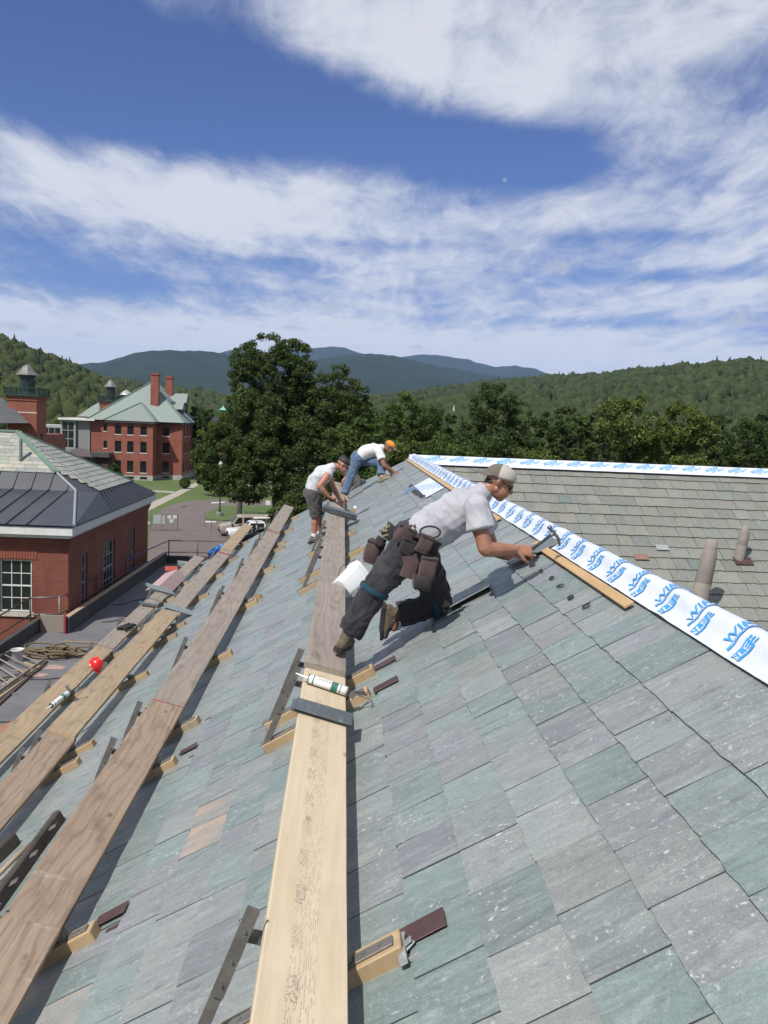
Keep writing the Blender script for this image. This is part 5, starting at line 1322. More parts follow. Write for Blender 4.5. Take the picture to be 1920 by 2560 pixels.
p0 = hy(*zz1(1274, 628), 224); b = MB(); b.box((p0.x, 224, a.z), (p0.x+.9, 224.8, p0.z)); b.build('chimney', MBRKF, lb2)
# church spire far off in the trees
sp_ = hy(1135, 1012, 620); st = empty('church_steeple', (sp_.x, 620, G), 'tiny white church steeple among the distant trees', 'steeple')
b = MB(); b.lathe([(1.6, G), (1.6, sp_.z-9), (1.9, sp_.z-9), (1.9, sp_.z-8.6), (1.2, sp_.z-8.4), (.05, sp_.z)], 8, Matrix.Translation((sp_.x, 620, 0))); b.build('spire', MWHITE, st)

# ================================================================== TREES
def leaf_mat(name, dark, mid, light, accent=None):
    t = NT(name); rn = t.n('ShaderNodeAttribute', attribute_name='rnd').outputs['Fac']
    c = t.ramp(rn, [(0, dark), (.5, mid), (.93, light), (1.0, accent or light)])
    t.t.nodes.remove(t.b); d = t.n('ShaderNodeBsdfDiffuse'); tr = t.n('ShaderNodeBsdfTranslucent'); g = t.n('ShaderNodeBsdfGlossy'); g.inputs['Roughness'].default_value = .45
    t.l(c, d.inputs[0]); tc = t.mix(.5, c, (.10, .16, .02)); t.l(tc, tr.inputs[0])
    m1 = t.n('ShaderNodeMixShader'); m1.inputs[0].default_value = .36; t.l(d.outputs[0], m1.inputs[1]); t.l(tr.outputs[0], m1.inputs[2])
    m2 = t.n('ShaderNodeMixShader'); m2.inputs[0].default_value = .015; t.l(m1.outputs[0], m2.inputs[1]); t.l(g.outputs[0], m2.inputs[2])
    t.l(m2.outputs[0], [n_ for n_ in t.t.nodes if n_.type == 'OUTPUT_MATERIAL'][0].inputs['Surface'])
    return t.m
LM_OAK = leaf_mat('oak_leaves', (.034, .056, .015), (.064, .094, .026), (.110, .145, .042), (.15, .14, .05))
LM_DARK = leaf_mat('dark_leaves', (.028, .052, .016), (.054, .084, .026), (.092, .128, .040))
LM_MID = leaf_mat('green_leaves', (.038, .068, .016), (.074, .114, .028), (.135, .180, .046))
LM_YEL = leaf_mat('yellowish_leaves', (.050, .078, .016), (.100, .136, .030), (.190, .220, .060), (.36, .36, .18))
MBARK = PM('grey_brown_bark', (.085, .070, .058), (.05, .042, .035), 3, .9, .6, 14, stretch=(4, 4, 1))
def leaves_np(clumps, per, size, seed, flat=.75):
    """leaf-sized quads spread through each clump"""
    rs = np.random.RandomState(seed); C = np.array([c[:3] for c in clumps]); Rr = np.array([c[3] for c in clumps])
    n = np.maximum(8, (per*(Rr/np.mean(Rr))**2).astype(int)); idx = np.repeat(np.arange(len(C)), n); N = len(idx)
    d = rs.normal(size=(N, 3)); rad = Rr[idx]*np.minimum(1.9, np.abs(np.linalg.norm(d, axis=1)))*.62; d /= np.linalg.norm(d, axis=1)[:, None]
    P = C[idx] + d*rad[:, None]*np.array([1, 1, flat])
    nr = d*.9 + rs.normal(size=(N, 3))*.6 + np.array([0, 0, .55]); nr /= np.linalg.norm(nr, axis=1)[:, None]
    u = np.cross(nr, rs.normal(size=(N, 3))); u /= np.linalg.norm(u, axis=1)[:, None]; v = np.cross(nr, u)
    s = size*rs.uniform(.6, 1.35, N)[:, None]
    droop = nr*(s*.25)
    V = np.stack([P-u*s*.75, P-v*s*.42+droop*.5, P+u*s*.75-droop, P+v*s*.42+droop*.5], 1).reshape(-1, 3)
    F = np.arange(4*N).reshape(-1, 4)
    tone = rs.uniform(0, 1, len(C))[idx]*.45 + rs.uniform(0, .55, N)
    return V, F, tone
def tree(name, label, base, ells, seed, leafmat, nclump, per, size, trunk_r, cat='tree', group=None, limbs=7):
    """base: ground point; ells: crown lobes (x, y, z, rx, ry, rz) in world metres"""
    root = empty(name, base, label, cat, group); rs = random.Random(seed)
    vols = [e[3]*e[4]*e[5] for e in ells]; tot = sum(v_**.67 for v_ in vols); clumps = []
    for e, v_ in zip(ells, vols):
        k = max(6, int(nclump*(v_**.67)/tot))
        for _ in range(k):
            while True:
                q = Vector((rs.uniform(-1, 1), rs.uniform(-1, 1), rs.uniform(-1, 1)))
                if .35 < q.length < 1: break
            if q.length < .72 and rs.random() < .55: q = q.normalized()*rs.uniform(.72, 1.0)
            sc_r = rs.uniform(.12, .27)*min(e[3], e[5])
            f_ = 1 + .12*mnoise.noise(q*2.1 + Vector((seed, 0, 0)))
            clumps.append((e[0]+q.x*e[3]*f_, e[1]+q.y*e[4]*f_, e[2]+q.z*e[5]*f_, max(.35, sc_r)))
    V, F, tone = leaves_np(clumps, per, size, seed)
    mesh_np('crown', V, F, leafmat, root, rnd=np.maximum(tone, .001), origin=base)
    tb = MB(); b0 = Vector(base); tops = sorted(ells, key=lambda e: -e[2]); top = Vector(tops[0][:3])
    pts = [b0 + Vector((0, 0, -.3)), b0 + Vector((.05, 0, .8))] + [b0 + (top-b0)*k_ + Vector((.25*math.sin(k_*7+seed), .25*math.cos(k_*5+seed), 0)) for k_ in (.25, .45, .65, .85)]
    tb.tube(pts, [trunk_r*1.5, trunk_r, trunk_r*.9, trunk_r*.7, trunk_r*.45, trunk_r*.2], 10)
    tk = tb.build('trunk', MBARK, root, smooth=True)
    rs.shuffle(clumps); n_l = 0
    for e in list(ells)[:limbs] + list(ells)[:max(0, limbs-len(ells))]:
        c = Vector(e[:3]) + Vector((rs.uniform(-.3, .3)*e[3], rs.uniform(-.3, .3)*e[4], rs.uniform(-.2, .3)*e[5])); k_ = rs.uniform(.3, .6); st = b0 + (top-b0)*k_ + Vector((.25*math.sin(k_*7+seed), .25*math.cos(k_*5+seed), 0))
        mid_ = st.lerp(c, .5) + Vector((0, 0, rs.uniform(-.6, .8))); lb_ = MB(); lb_.tube([st, st.lerp(mid_, .5)+Vector((0, 0, .2)), mid_, c], [trunk_r*.42, trunk_r*.32, trunk_r*.22, trunk_r*.08], 7)
        near_c = sorted(clumps, key=lambda q: (Vector(q[:3])-c).length)[:7]
        for q in near_c[:6]: lb_.tube([c.lerp(mid_, .25), c.lerp(Vector(q[:3]), .5)+Vector((0, 0, .15)), Vector(q[:3])], [trunk_r*.1, trunk_r*.07, trunk_r*.03], 5)
        lb_.build('limb', MBARK, root, smooth=True)
    return root
def E_(px, py, rx, ry, D, dy=0.0, dr=None):
    """crown lobe seen at a photo position, at distance D (+dy), radii given in photo pixels"""
    s = (D+dy)/FPX; p = hy(px, py, D+dy); return (p.x, p.y, p.z, rx*s, (dr or (rx+ry)/2)*s, ry*s)
def zz5(x, y): return 480+x*.3858, 820+y*.3858
D = 78
oak = [E_(*zz5(520, 150), 78, 44, D), E_(*zz5(370, 235), 60, 46, D, -1), E_(*zz5(640, 210), 58, 52, D, 1), E_(*zz5(560, 310), 90, 60, D), E_(*zz5(690, 300), 48, 45, D, 2), E_(*zz5(265, 310), 34, 28, D, -2),
       E_(*zz5(960, 350), 52, 40, D, 1), E_(*zz5(1050, 420), 40, 34, D), E_(*zz5(880, 430), 60, 50, D, -1), E_(*zz5(400, 560), 70, 70, D, -2), E_(*zz5(800, 580), 95, 70, D), E_(*zz5(620, 500), 80, 70, D, 3),
       E_(*zz5(330, 700), 85, 62, D, -2), E_(*zz5(560, 760), 110, 75, D, -3), E_(*zz5(860, 760), 110, 75, D, -1), E_(*zz5(140, 800), 60, 52, D, -1), E_(*zz5(250, 920), 90, 55, D, -3), E_(*zz5(480, 980), 100, 60, D, -4), E_(*zz5(720, 980), 95, 60, D, -3), E_(*zz5(950, 920), 70, 60, D), E_(*zz5(330, 1060), 60, 30, D, -4), E_(*zz5(1010, 620), 60, 60, D, 2)]
tp = hy(715, 1100, D); tree('oak_tree', 'tall spreading oak standing behind the far workers, its crown above the skyline', (tp.x, D, G), oak, 3, LM_OAK, 1150, 100, .165, .55, limbs=14)
yt = [E_(617, 1010, 45, 45, 98), E_(600, 1060, 55, 50, 98, 2), E_(560, 1090, 60, 40, 98)]
p = hy(600, 1100, 98); tree('maple_tree', 'round yellow green tree peeping out left of the oak', (p.x, 98, G), yt, 5, LM_YEL, 130, 60, .32, .3)
def auto_tree(name, label, px, ptop, wpx, D, seed, mat, n=260, per=62, size=.27, conif=False, group='trees beyond the roof'):
    rs = random.Random(seed); p = hy(px, ptop, D); s = D/FPX; H = p.z - G; W = wpx*s/2; ells = []
    if conif:
        for k in range(7):
            f_ = k/6; r = W*(1-.78*f_); ells.append((p.x+rs.uniform(-.15, .15)*W, D+rs.uniform(-.15, .15)*W, G+H*(.30+.64*f_), r, r, H*.10))
    else:
        ells.append((p.x, D, p.z-W*.50, W*.62, W*.62, W*.50))
        for k in range(8):
            a = k*2.4+seed; rr_ = W*rs.uniform(.42, .66); f_ = rs.uniform(.30, .86); r = W*rs.uniform(.34, .52); ells.append((p.x+math.cos(a)*rr_, D+math.sin(a)*rr_, G+(H-r)*f_ + r*.3, r, r, r*rs.uniform(.7, .95)))
        ells.append((p.x, D, G+H*.5, W*.75, W*.75, H*.24))
    return tree(name, label, (p.x, D, G), ells, seed, mat, int(n*1.25), int(per*1.35), size*.76, max(.18, W*.06), group=group)
auto_tree('tree', 'medium green tree to the right of the oak above the orange cap', 905, 1000, 200, 88, 11, LM_MID, 280)
auto_tree('tree', 'broad leafy tree behind the ridge end, left of the pointed dark tree', 1035, 985, 230, 96, 12, LM_MID, 280)
auto_tree('pine_tree', 'tall dark pointed tree above the near worker\'s cap', 1235, 962, 215, 76, 13, LM_DARK, 330, 64, .24)
auto_tree('tree', 'dark rounded tree just right of the pointed one', 1375, 1030, 150, 84, 14, LM_DARK, 200)
auto_tree('tree', 'small olive tree between the dark tree and the big bright tree', 1455, 1040, 90, 92, 15, LM_MID, 150)
auto_tree('maple_tree', 'big bright tree with pale seed clusters over the wing ridge', 1575, 992, 270, 50, 16, LM_YEL, 420, 64, .19)
auto_tree('maple_tree', 'second bright tree joined to the big one on its right', 1722, 1012, 230, 53, 17, LM_YEL, 340, 62, .19)
auto_tree('tree', 'dark tree at the right edge of the picture', 1880, 1048, 250, 62, 18, LM_DARK, 300, 62, .22)
auto_tree('tree', 'dark tree tops between the bright trees and right edge', 1800, 1040, 150, 90, 19, LM_DARK, 200)
auto_tree('bush', 'low bright shrub showing just over the wing ridge near the cap', 1340, 1120, 170, 40, 20, LM_YEL, 190, 55, .15, group='shrubs behind the wing')
auto_tree('bush', 'low green shrub behind the start of the wing ridge', 1120, 1095, 190, 42, 21, LM_MID, 190, 55, .16, group='shrubs behind the wing')
auto_tree('bush', 'dark shrub behind the middle of the wing ridge', 1240, 1085, 170, 44, 22, LM_DARK, 190, 55, .16, group='shrubs behind the wing')
auto_tree('bush', 'bright shrub behind the orange cap, left of the ridge end', 985, 1105, 150, 48, 23, LM_YEL, 170, 55, .18, group='shrubs behind the wing')
auto_tree('tree', 'dark leafy tree filling the space between oak and ridge end', 900, 1050, 190, 60, 24, LM_MID, 240, 60, .22)
auto_tree('tree', 'bushy tree low behind the second row of planks', 715, 1262, 120, 60, 25, LM_OAK, 160, 60, .22)
auto_tree('tree', 'leafy tree below the oak at its right foot', 790, 1190, 220, 64, 26, LM_OAK, 240, 60, .22)
auto_tree('tree', 'tree beside the low pink building, left of the oak', 500, 1010, 110, 168, 27, LM_DARK, 120, 50, .5)
auto_tree('tree', 'roadside tree in the shade right of the three storey building', 560, 1130, 150, 128, 28, LM_DARK, 150, 55, .4)
auto_tree('bush', 'small bush at the foot of the three storey building', 283, 1160, 40, 140, 29, LM_MID, 40, 45, .3, group='bushes by the three storey building')
auto_tree('bush', 'little round bush beside the walkway', 462, 1196, 20, 138, 30, LM_MID, 30, 40, .25, group='bushes by the three storey building')
# trees of the middle distance, told apart by their place in the row
mid = [(640, 1000, 120, 150), (820, 1010, 130, 140), (960, 1015, 140, 130), (1100, 1020, 130, 140), (1310, 1022, 120, 150), (1420, 1015, 110, 160), (1500, 1030, 110, 150), (1640, 1030, 140, 130), (1760, 1035, 130, 140), (1900, 1035, 140, 120)]
names = ['left of the oak\'s shoulder', 'behind the oak\'s right side', 'behind the orange cap', 'left of the pointed dark tree', 'right of the pointed dark tree', 'over the wing ridge near its middle', 'left of the big bright tree', 'behind the big bright tree', 'behind the second bright tree', 'at the right picture edge, far back']
for k, ((px, py, w_, D_), nm) in enumerate(zip(mid, names)): auto_tree('tree', 'middle distance tree ' + nm, px, py, w_, D_, 40+k, (LM_DARK, LM_MID, LM_OAK)[k % 3], 110, 48, .48, group='trees of the middle distance')

# ================================================================== FLAT ROOF BESIDE THE EAVES AND WHAT LIES ON IT
MMEM2 = NT('grey_membrane'); p_ = MMEM2.coord('Object')
c_ = MMEM2.mix(MMEM2.ramp(MMEM2.noise(p_, .8, 6, .65), [(.35, 0.0), (.7, 1.0)]), (.150, .150, .155), (.108, .108, .116))
c_ = MMEM2.mix(MMEM2.math('MULTIPLY', MMEM2.ramp(MMEM2.noise(p_, 4, 6, .7), [(.58, 0.0), (.75, 1.0)]), .5), c_, (.27, .28, .29)); MMEM2.color(c_); MMEM2.rough(.75); MMEM2.bump(MMEM2.noise(MMEM2.mapping(p_, (1, .35, 1)), 2.2, 4), .5, .03); MMEM2 = MMEM2.m
b = MB(); N1 = 30
b.poly([(EAVE_X+.3, -9, FL), (EAVE_X+.3, 39.0, FL), (-7.9, 39.0, FL), (-8.25, 26.1, FL), (-9.12, 26.3, FL), (-9.12, -9, FL)][::1]); o = b.build('flat_roof', MMEM2, bld)
b = MB(); b.box((-9.1, -9, G), (EAVE_X+.33, 26.1, FL-.02)); b.box((-8.2, 26.1, G), (EAVE_X+.33, 39, FL-.02)); b.build('wall', MBRK, bld)
# dark seams of the membrane
for k, (A, B) in enumerate((((-7.9, 30, 0), (-5.4, 33.5, 0)), ((-7.6, 27.5, 0), (-5.2, 29.4, 0)), ((-8.8, 21.2, 0), (-5.0, 22.0, 0)), ((-8.6, 18.2, 0), (-4.6, 18.9, 0)), ((-6.4, 27, 0), (-6.1, 37, 0)))):
    b = MB(); pts = [Vector(A).lerp(Vector(B), t_/8) + Vector((.06*math.sin(t_*2+k), .05*math.cos(t_*3), FL+.012)) for t_ in range(9)]; b.tube(pts, .022, 6, flat=.35); b.build('membrane_lap', PM('dark_lap', (.05, .05, .055), None, 6, .8) if not bpy.data.materials.get('dark_lap') else bpy.data.materials['dark_lap'], bld)
MFLASH = PM('dark_kerb_flashing', (.035, .036, .036), (.06, .058, .055), 3, .75, .2, 12)
def kerb(a, b_, h=.62, w_=.12, cap=True):
    A = Vector((*a, FL)); B = Vector((*b_, FL)); b = MB(); b.bar(A+ZZ*(h/2), B+ZZ*(h/2), w_, h); k = b.build('kerb', MFLASH, bld)
    if cap: c = MB(); c.bar(A+ZZ*(h+.015), B+ZZ*(h+.015), w_+.05, .03); c.build('kerb_cap', WGOLD, bld)
kerb((-8.22, 26.1), (-7.86, 38.9), .50); kerb((-7.86, 38.95), (-4.0, 39.05), .35, cap=False); kerb((-9.15, 26.25), (-9.15, 4), .40, .16, cap=False)
b = MB(); b.box((-9.05, 26.18, FL), (-8.32, 26.26, FL+.52)); b.build('end_board', WGREY, bld)
b = MB(); b.box((-8.30, 26.02, FL), (-8.24, 26.10, FL+.56)); b.build('red_post', MRED, bld)
# pipe guard rail
MPIPEB = PM('rusty_brown_pipe', (.12, .085, .07), (.08, .062, .055), 6, .6, .2, 30, metal=.3); MPIPEU = PM('blue_pipe', (.055, .085, .25), (.05, .065, .16), 5, .5, metal=.2); MPIPEG = PM('grey_pipe', (.22, .21, .205), (.15, .14, .135), 5, .5, metal=.4)
gr = empty('guard_rail', (-8.3, 30, FL), 'pipe guard rail around the flat roof in front of the brick building', 'railing')
posts = [(-9.25, 14.0), (-9.32, 20.0), (-9.36, 26.2), (-8.55, 26.4), (-8.42, 30.0), (-8.32, 33.6), (-7.72, 38.9), (-6.46, 39.1), (-3.5, 39.2)]
for i, (x, y) in enumerate(posts):
    b = MB(); b.tube([(x, y, FL-.1), (x, y, FL+1.08)], .028, 8); b.build('post', MPIPEB if i not in (3,) else MPIPEG, gr, smooth=True)
for i in range(len(posts)-1):
    (x0, y0), (x1, y1) = posts[i], posts[i+1]
    for hgt in (1.05, .52):
        b = MB(); b.tube([(x0, y0, FL+hgt), (x1, y1, FL+hgt)], .024, 8); b.build('rail', MPIPEU if i == 5 else (MPIPEG if i in (2, 6) else MPIPEB), gr, smooth=True)
# rope
MROPE = PM('brown_rope', (.19, .145, .085), (.115, .085, .05), 30, .9, .6, 120)
rp = hz(138, 1637, FL); b = MB(); rr = random.Random(2); pts = []
for k in range(420):
    a = k*.19; cx = rp.x + .30*math.sin(k*.013) + .25*math.sin(k*.037); cy = rp.y + .18*math.cos(k*.021); rx = .52 + .26*math.sin(k*.071) + .12*math.sin(k*.33); ry = .34 + .14*math.cos(k*.083)
    pts.append((cx + rx*math.cos(a), cy + ry*math.sin(a), FL + .03 + .22*max(0, 1-abs(k-210)/230.)*(.6+.4*math.sin(k*.29)) ))
b.tube(pts, .024, 7); tag(b.build('rope', MROPE, smooth=True, origin=(rp.x, rp.y, FL)), 'heap of thick brown rope on the flat roof', 'rope')
# white bucket with two handles
MBUCK = PM('white_plastic', (.62, .62, .60), (.52, .52, .51), 3, .4)
bp = hz(44, 1653, FL); bk = empty('bucket', bp, 'dirty white bucket beside the rope heap', 'bucket')
b = MB(); M = Matrix.Translation(bp); b.lathe([(.13, 0), (.135, .01), (.155, .30), (.168, .305), (.170, .335), (.158, .338), (.150, .30), (.128, .03), (.001, .03)], 22, M, cap=False); b.build('pail', MBUCK, bk, smooth=True)
b = MB(); b.tube([bp + Vector((.165*math.cos(t_), .05 + .0*t_, .31 - .16*math.sin(t_))) + Vector((0, -.17*math.sin(t_), 0)) for t_ in np.linspace(0, math.pi, 12)], .005, 6); b.build('handle', MSTEEL, bk)
b = MB(); b.bar(bp + Vector((0, .02, .25)), bp + Vector((.05, .1, .48)), .03, .02); b.bar(bp + Vector((-.05, 0, .25)), bp + Vector((-.1, .02, .43)), .03, .02); tag(b.build('stirring_stick', WDARK), 'dark sticks poking out of the dirty white bucket', 'stick') if False else None
# ladder lying on the flat roof, with loose boards
ld = empty('ladder', hz(40, 1690, FL), 'old wooden ladder lying at the left edge of the flat roof', 'ladder')
A0, A1 = hz(-80, 1795, FL), hz(108, 1665, FL); B0, B1 = hz(-130, 1715, FL), hz(35, 1640, FL)
b = MB(); b.bar(A0+ZZ*.10, A1+ZZ*.16, .035, .075); b.build('side_rail', WGREY, ld); b = MB(); b.bar(B0+ZZ*.12, B1+ZZ*.18, .035, .075); b.build('side_rail', WGREY, ld)
for k in range(9):
    t_ = (k+.5)/9; b = MB(); b.tube([A0.lerp(A1, t_)+ZZ*(.10+.06*t_), B0.lerp(B1, t_)+ZZ*(.12+.06*t_)], .017, 7); b.build('rung', WGREY, ld)
for nm, a, c_, mt_, h in (('yellow edged loose board beside the ladder', (-60, 1790), (104, 1668), WGOLD, .05), ('dark loose board alongside the yellow edged one', (-60, 1812), (115, 1655), WDARK, .03), ('short grey stick on the flat roof below the boards', (-20, 1740), (42, 1736), WGREY, .02), ('long lath on the flat roof at the rope heap', (158, 1606), (262, 1610), WGOLD, .03), ('thin lath leaning against the lowest row of planks', (196, 1664), (236, 1622), WGOLD, .05)):
    a = hz(*a, FL); c_ = hz(*c_, FL); b = MB(); b.bar(a+ZZ*h, c_+ZZ*h, .11 if 'loose' in nm else .05, .03); tag(b.build('loose_board', mt_), nm, 'board', 'loose boards on the flat roof')
rr = random.Random(9)
for k, nm in enumerate(('grey scrap of old wood on the ladder rungs', 'dark scrap of old wood under the ladder', 'brown scrap of old wood at the ladder\'s far end', 'short pale scrap of wood beside the dirty white bucket')):
    c0 = hz(20+18*k, 1712-12*k, FL) + ZZ*(.05+.03*k); a_ = rr.uniform(0, 3); d = Vector((math.cos(a_), math.sin(a_), 0))*rr.uniform(.15, .4)
    b = MB(); b.bar(c0-d, c0+d+ZZ*.04, .07, .03); tag(b.build('wood_scrap', (WGREY, WDARK, WBROWN, WGOLD)[k]), nm, 'wood scrap', 'wood scraps at the ladder')
# plywood sheet at the very left, pink stains
pl = [hz(-40, 1835, FL), hz(36, 1806, FL), hz(-2, 1850, FL), hz(-60, 1880, FL)]; b = MB(); b.prism([p+ZZ*.02 for p in pl], (0, 0, .03)); tag(b.build('plywood_offcut', PM('orange_plywood', (.33, .17, .10), (.27, .13, .08), 4, .8)), 'orange brown plywood offcut at the left edge below the planks', 'plywood')
for k, (px, py, s_) in enumerate(((122, 1668, .42), (98, 1688, .28))):
    p = hz(px, py, FL); b = MB(); n_ = 9; r2 = random.Random(k); b.poly([p + Vector((s_*(.7+.5*r2.random())*math.cos(6.283*i/n_), .6*s_*(.7+.5*r2.random())*math.sin(6.283*i/n_), .006+.002*k)) for i in range(n_)]); b.build('pink_stain', PM('pink_primer_stain', (.36, .24, .20), (.28, .20, .18), 6, .8) if not bpy.data.materials.get('pink_primer_stain') else bpy.data.materials['pink_primer_stain'], bld)
# rolled membrane beyond the kerb, black glove etc.
a = hy(285, 1497, 33); 
b = MB(); g0 = plank_frame('lowest', -.03+.004, -.03, 0, 12.9); 
for k in range(5):
    p = g0 @ Vector((-.16+.02*k, -.12+.06*k, .012)); b.tube([p, p + Vector((.05, .05, .018)), p + Vector((.10, .03*k-.05, .006))], [.024, .026, .014], 7)
b.tube([g0 @ Vector((-.18, -.15, .015)), g0 @ Vector((-.08, .16, .02))], [.035, .045], 8, flat=.6)
tag(b.build('glove', PM('black_cloth', (.015, .015, .015), (.03, .028, .026), 20, .9), smooth=True), 'crumpled black glove on the short grey board', 'glove')
# blue tarp over the far corner
tp_ = hz(545, 1400, FL); b = MB(); nU, nV = 22, 16; V = []
c0 = hy(548, 1378, 37.5); wd = .95; ht = 1.15
for i in range(nU+1):
    for j in range(nV+1):
        u_ = i/nU; v_ = j/nV; ang = (v_-.5)*2.6; p = Vector((c0.x-.45 + u_*.95, 37.5 - .35*math.cos(ang)*(1-.2*u_), FL + .2 + .95*(1-abs(v_-.5)*.5)*(.72+.55*u_)*(.6+.4*math.cos(ang*.8))))
        p += Vector((.06*fbm(u_*5, v_*5, 1), .08*fbm(u_*6, v_*6, 5), .07*fbm(u_*7, v_*4, 9))); V.append(p)
fs = [(i*(nV+1)+j, (i+1)*(nV+1)+j, (i+1)*(nV+1)+j+1, i*(nV+1)+j+1) for i in range(nU) for j in range(nV)]; b.add(V, fs)
tag(b.build('tarp', PM('bright_blue_tarp', (.02, .20, .62), (.03, .26, .70), 5, .4, .2, 18)), 'crumpled bright blue tarp at the far corner of the flat roof', 'tarp')

# ================================================================== VEHICLES, YARD FURNITURE
def paint(name, c, rough=.28): 
    t = NT(name); t.color(t.mix(t.ramp(t.noise(t.coord('Object'), 1.5, 4), [(.4, 0.0), (.8, .25)]), c, tuple(x*.75 for x in c))); t.rough(rough); t.b.inputs['Coat Weight'].default_value = .4; return t.m
P_BEIGE = paint('champagne_paint', (.36, .31, .24)); P_WHITE = paint('white_paint_car', (.74, .75, .75)); P_BLACK = paint('black_paint_car', (.012, .013, .018)); MTYRE = PM('tyre_rubber', (.015, .015, .015), (.025, .025, .025), 20, .85); MHUB = PM('steel_wheel', (.34, .34, .33), (.25, .25, .25), 8, .4, metal=.6); MBUMP = PM('black_bumper', (.02, .02, .02), None, 9, .6)
MLAMPG = NT('lamp_glass'); MLAMPG.color((.55, .56, .58)); MLAMPG.rough(.1); MLAMPG = MLAMPG.m; MAMB = PM('amber_lens', (.6, .2, .02), None, 5, .3)
def car(name, label, cat, M, prof, glass, width, wheels, paintm, wheel_r=.36, lights=None):
    """body lofted from a side profile: prof (x, z_low, z_high, half width at top factor); glass: list of side polygons / windscreen"""
    root = empty(name, M.translation, label, cat); W = width/2; b = MB()
    # cross-section stations along x
    sec = []
    for (x, z0, z1, kt) in prof:
        belt = z0 + (z1-z0)*.55
        sec.append([(x, -W*.96, z0), (x, -W, z0+.18), (x, -W, belt), (x, -W*kt, z1-.06), (x, -W*kt*.9, z1), (x, W*kt*.9, z1), (x, W*kt, z1-.06), (x, W, belt), (x, W, z0+.18), (x, W*.96, z0)])
    k = len(sec[0]); vs = [M @ Vector(p) for s_ in sec for p in s_]; fs = [(i*k+j, (i+1)*k+j, (i+1)*k+(j+1) % k, i*k+(j+1) % k) for i in range(len(sec)-1) for j in range(k)] + [tuple(range(k)), tuple((len(sec)-1)*k+j for j in range(k-1, -1, -1))]
    b.add(vs, fs); body = b.build('body', paintm, root)
    for nm, pts, off in glass:
        g = MB(); P = [M @ Vector(p) for p in pts]; n_ = (P[1]-P[0]).cross(P[2]-P[0]).normalized(); n_ = n_ if n_.dot(P[0]-(M @ Vector((pts[0][0]*.2, 0, .8)))) > 0 else -n_; g.prism([p + n_*.004 for p in P], n_*off); g.build(nm, MGLASS, root)
    for (x, sg) in wheels:
        w_ = MB(); Mw = M @ Matrix.Translation((x, sg*(W-.10), wheel_r)) @ Matrix.Rotation(R(90), 4, 'X'); w_.lathe([(wheel_r*.62, -.115), (wheel_r*.94, -.115), (wheel_r, -.07), (wheel_r, .07), (wheel_r*.94, .115), (wheel_r*.62, .115)], 22, Mw); wo = w_.build('wheel', MTYRE, root)
        h_ = MB(); h_.lathe([(.001, -.122), (wheel_r*.25, -.125), (wheel_r*.5, -.116), (wheel_r*.60, -.12), (wheel_r*.60, .12), (wheel_r*.5, .116), (wheel_r*.25, .125), (.001, .122)], 16, Mw, False); h_.build('rim', MHUB, wo)
        a_ = MB(); a_.lathe([(wheel_r*1.0, 0), (wheel_r*1.16, 0), (wheel_r*1.16, .006), (wheel_r*1.0, .006)], 22, M @ Matrix.Translation((x, sg*(W+.003) + (-.006 if sg < 0 else 0), wheel_r)) @ Matrix.Rotation(R(-90), 4, 'X'), False); a_.build('wheel_arch', MBUMP, root)
    xf = prof[0][0]; b = MB(); b.cbox((xf-.06, -W*.97, .36), (xf+.10, W*.97, .60), .04, M); b.build('bumper', MBUMP, root)
    for sg in (1, -1):
        z = prof[1][2]-.30; b = MB(); b.cbox((xf-.035, sg*W*.72-.17, z-.10), (xf+.03, sg*W*.72+.17, z+.10), .03, M); b.build('headlight', MLAMPG, root)
    b = MB(); b.cbox((xf-.03, -W*.48, prof[1][2]-.46), (xf+.02, W*.48, prof[1][2]-.20), .02, M); b.build('grille', MBUMP, root)
    for sg in (1, -1): b = MB(); b.cbox((prof[3][0]-.1, sg*(W+.10)-.09, 1.12), (prof[3][0]+.06, sg*(W+.10)+.09, 1.34), .03, M); b.build('mirror', MBUMP, root)
    return root
def place(p, heading):   # local +x = rear, so -x is the front; heading = direction the front points
    a = math.atan2(-heading[1], -heading[0]); return Matrix.Translation((p[0], p[1], G+.012)) @ Matrix.Rotation(a, 4, 'Z')
# van: profile front (x=-2.7) to rear (2.9)
vp0 = hz(541, 1341, G); Mv = place((vp0.x+2.85, vp0.y+1.5, 0), (-.97, -.25)); W = 1.0
vprof = [(-2.75, .42, .98, .97), (-2.62, .34, 1.10, .97), (-1.80, .32, 1.26, .95), (-1.62, .32, 1.34, .93), (-.98, .32, 2.02, .82), (-.6, .32, 2.10, .80), (2.6, .32, 2.10, .80), (2.85, .40, 2.02, .82)]
def sidewin(x0, x1, x0t, x1t, sg, zb=1.33, zt_=1.90, W=1.0, k=.84): return [(x0, sg*W*.995, zb), (x1, sg*W*.995, zb), (x1t, sg*W*k, zt_), (x0t, sg*W*k, zt_)]
vg = [('windscreen', [(-1.66, -.84, 1.40), (-1.66, .84, 1.40), (-1.02, .74, 1.98), (-1.02, -.74, 1.98)], .012)]
for sg in (1, -1): vg += [('side_window', sidewin(-1.42, -.62, -1.0, -.62, sg), .012), ('side_window', sidewin(-.45, .75, -.45, .75, sg), .012), ('side_window', sidewin(.88, 1.75, .88, 1.75, sg), .012), ('side_window', sidewin(1.86, 2.6, 1.86, 2.55, sg), .012)]
car('van', 'beige passenger van with dark windows parked on the drive', 'van', Mv, vprof, vg, 2.0, [(-1.75, -1), (-1.75, 1), (1.75, -1), (1.75, 1)], P_BEIGE)
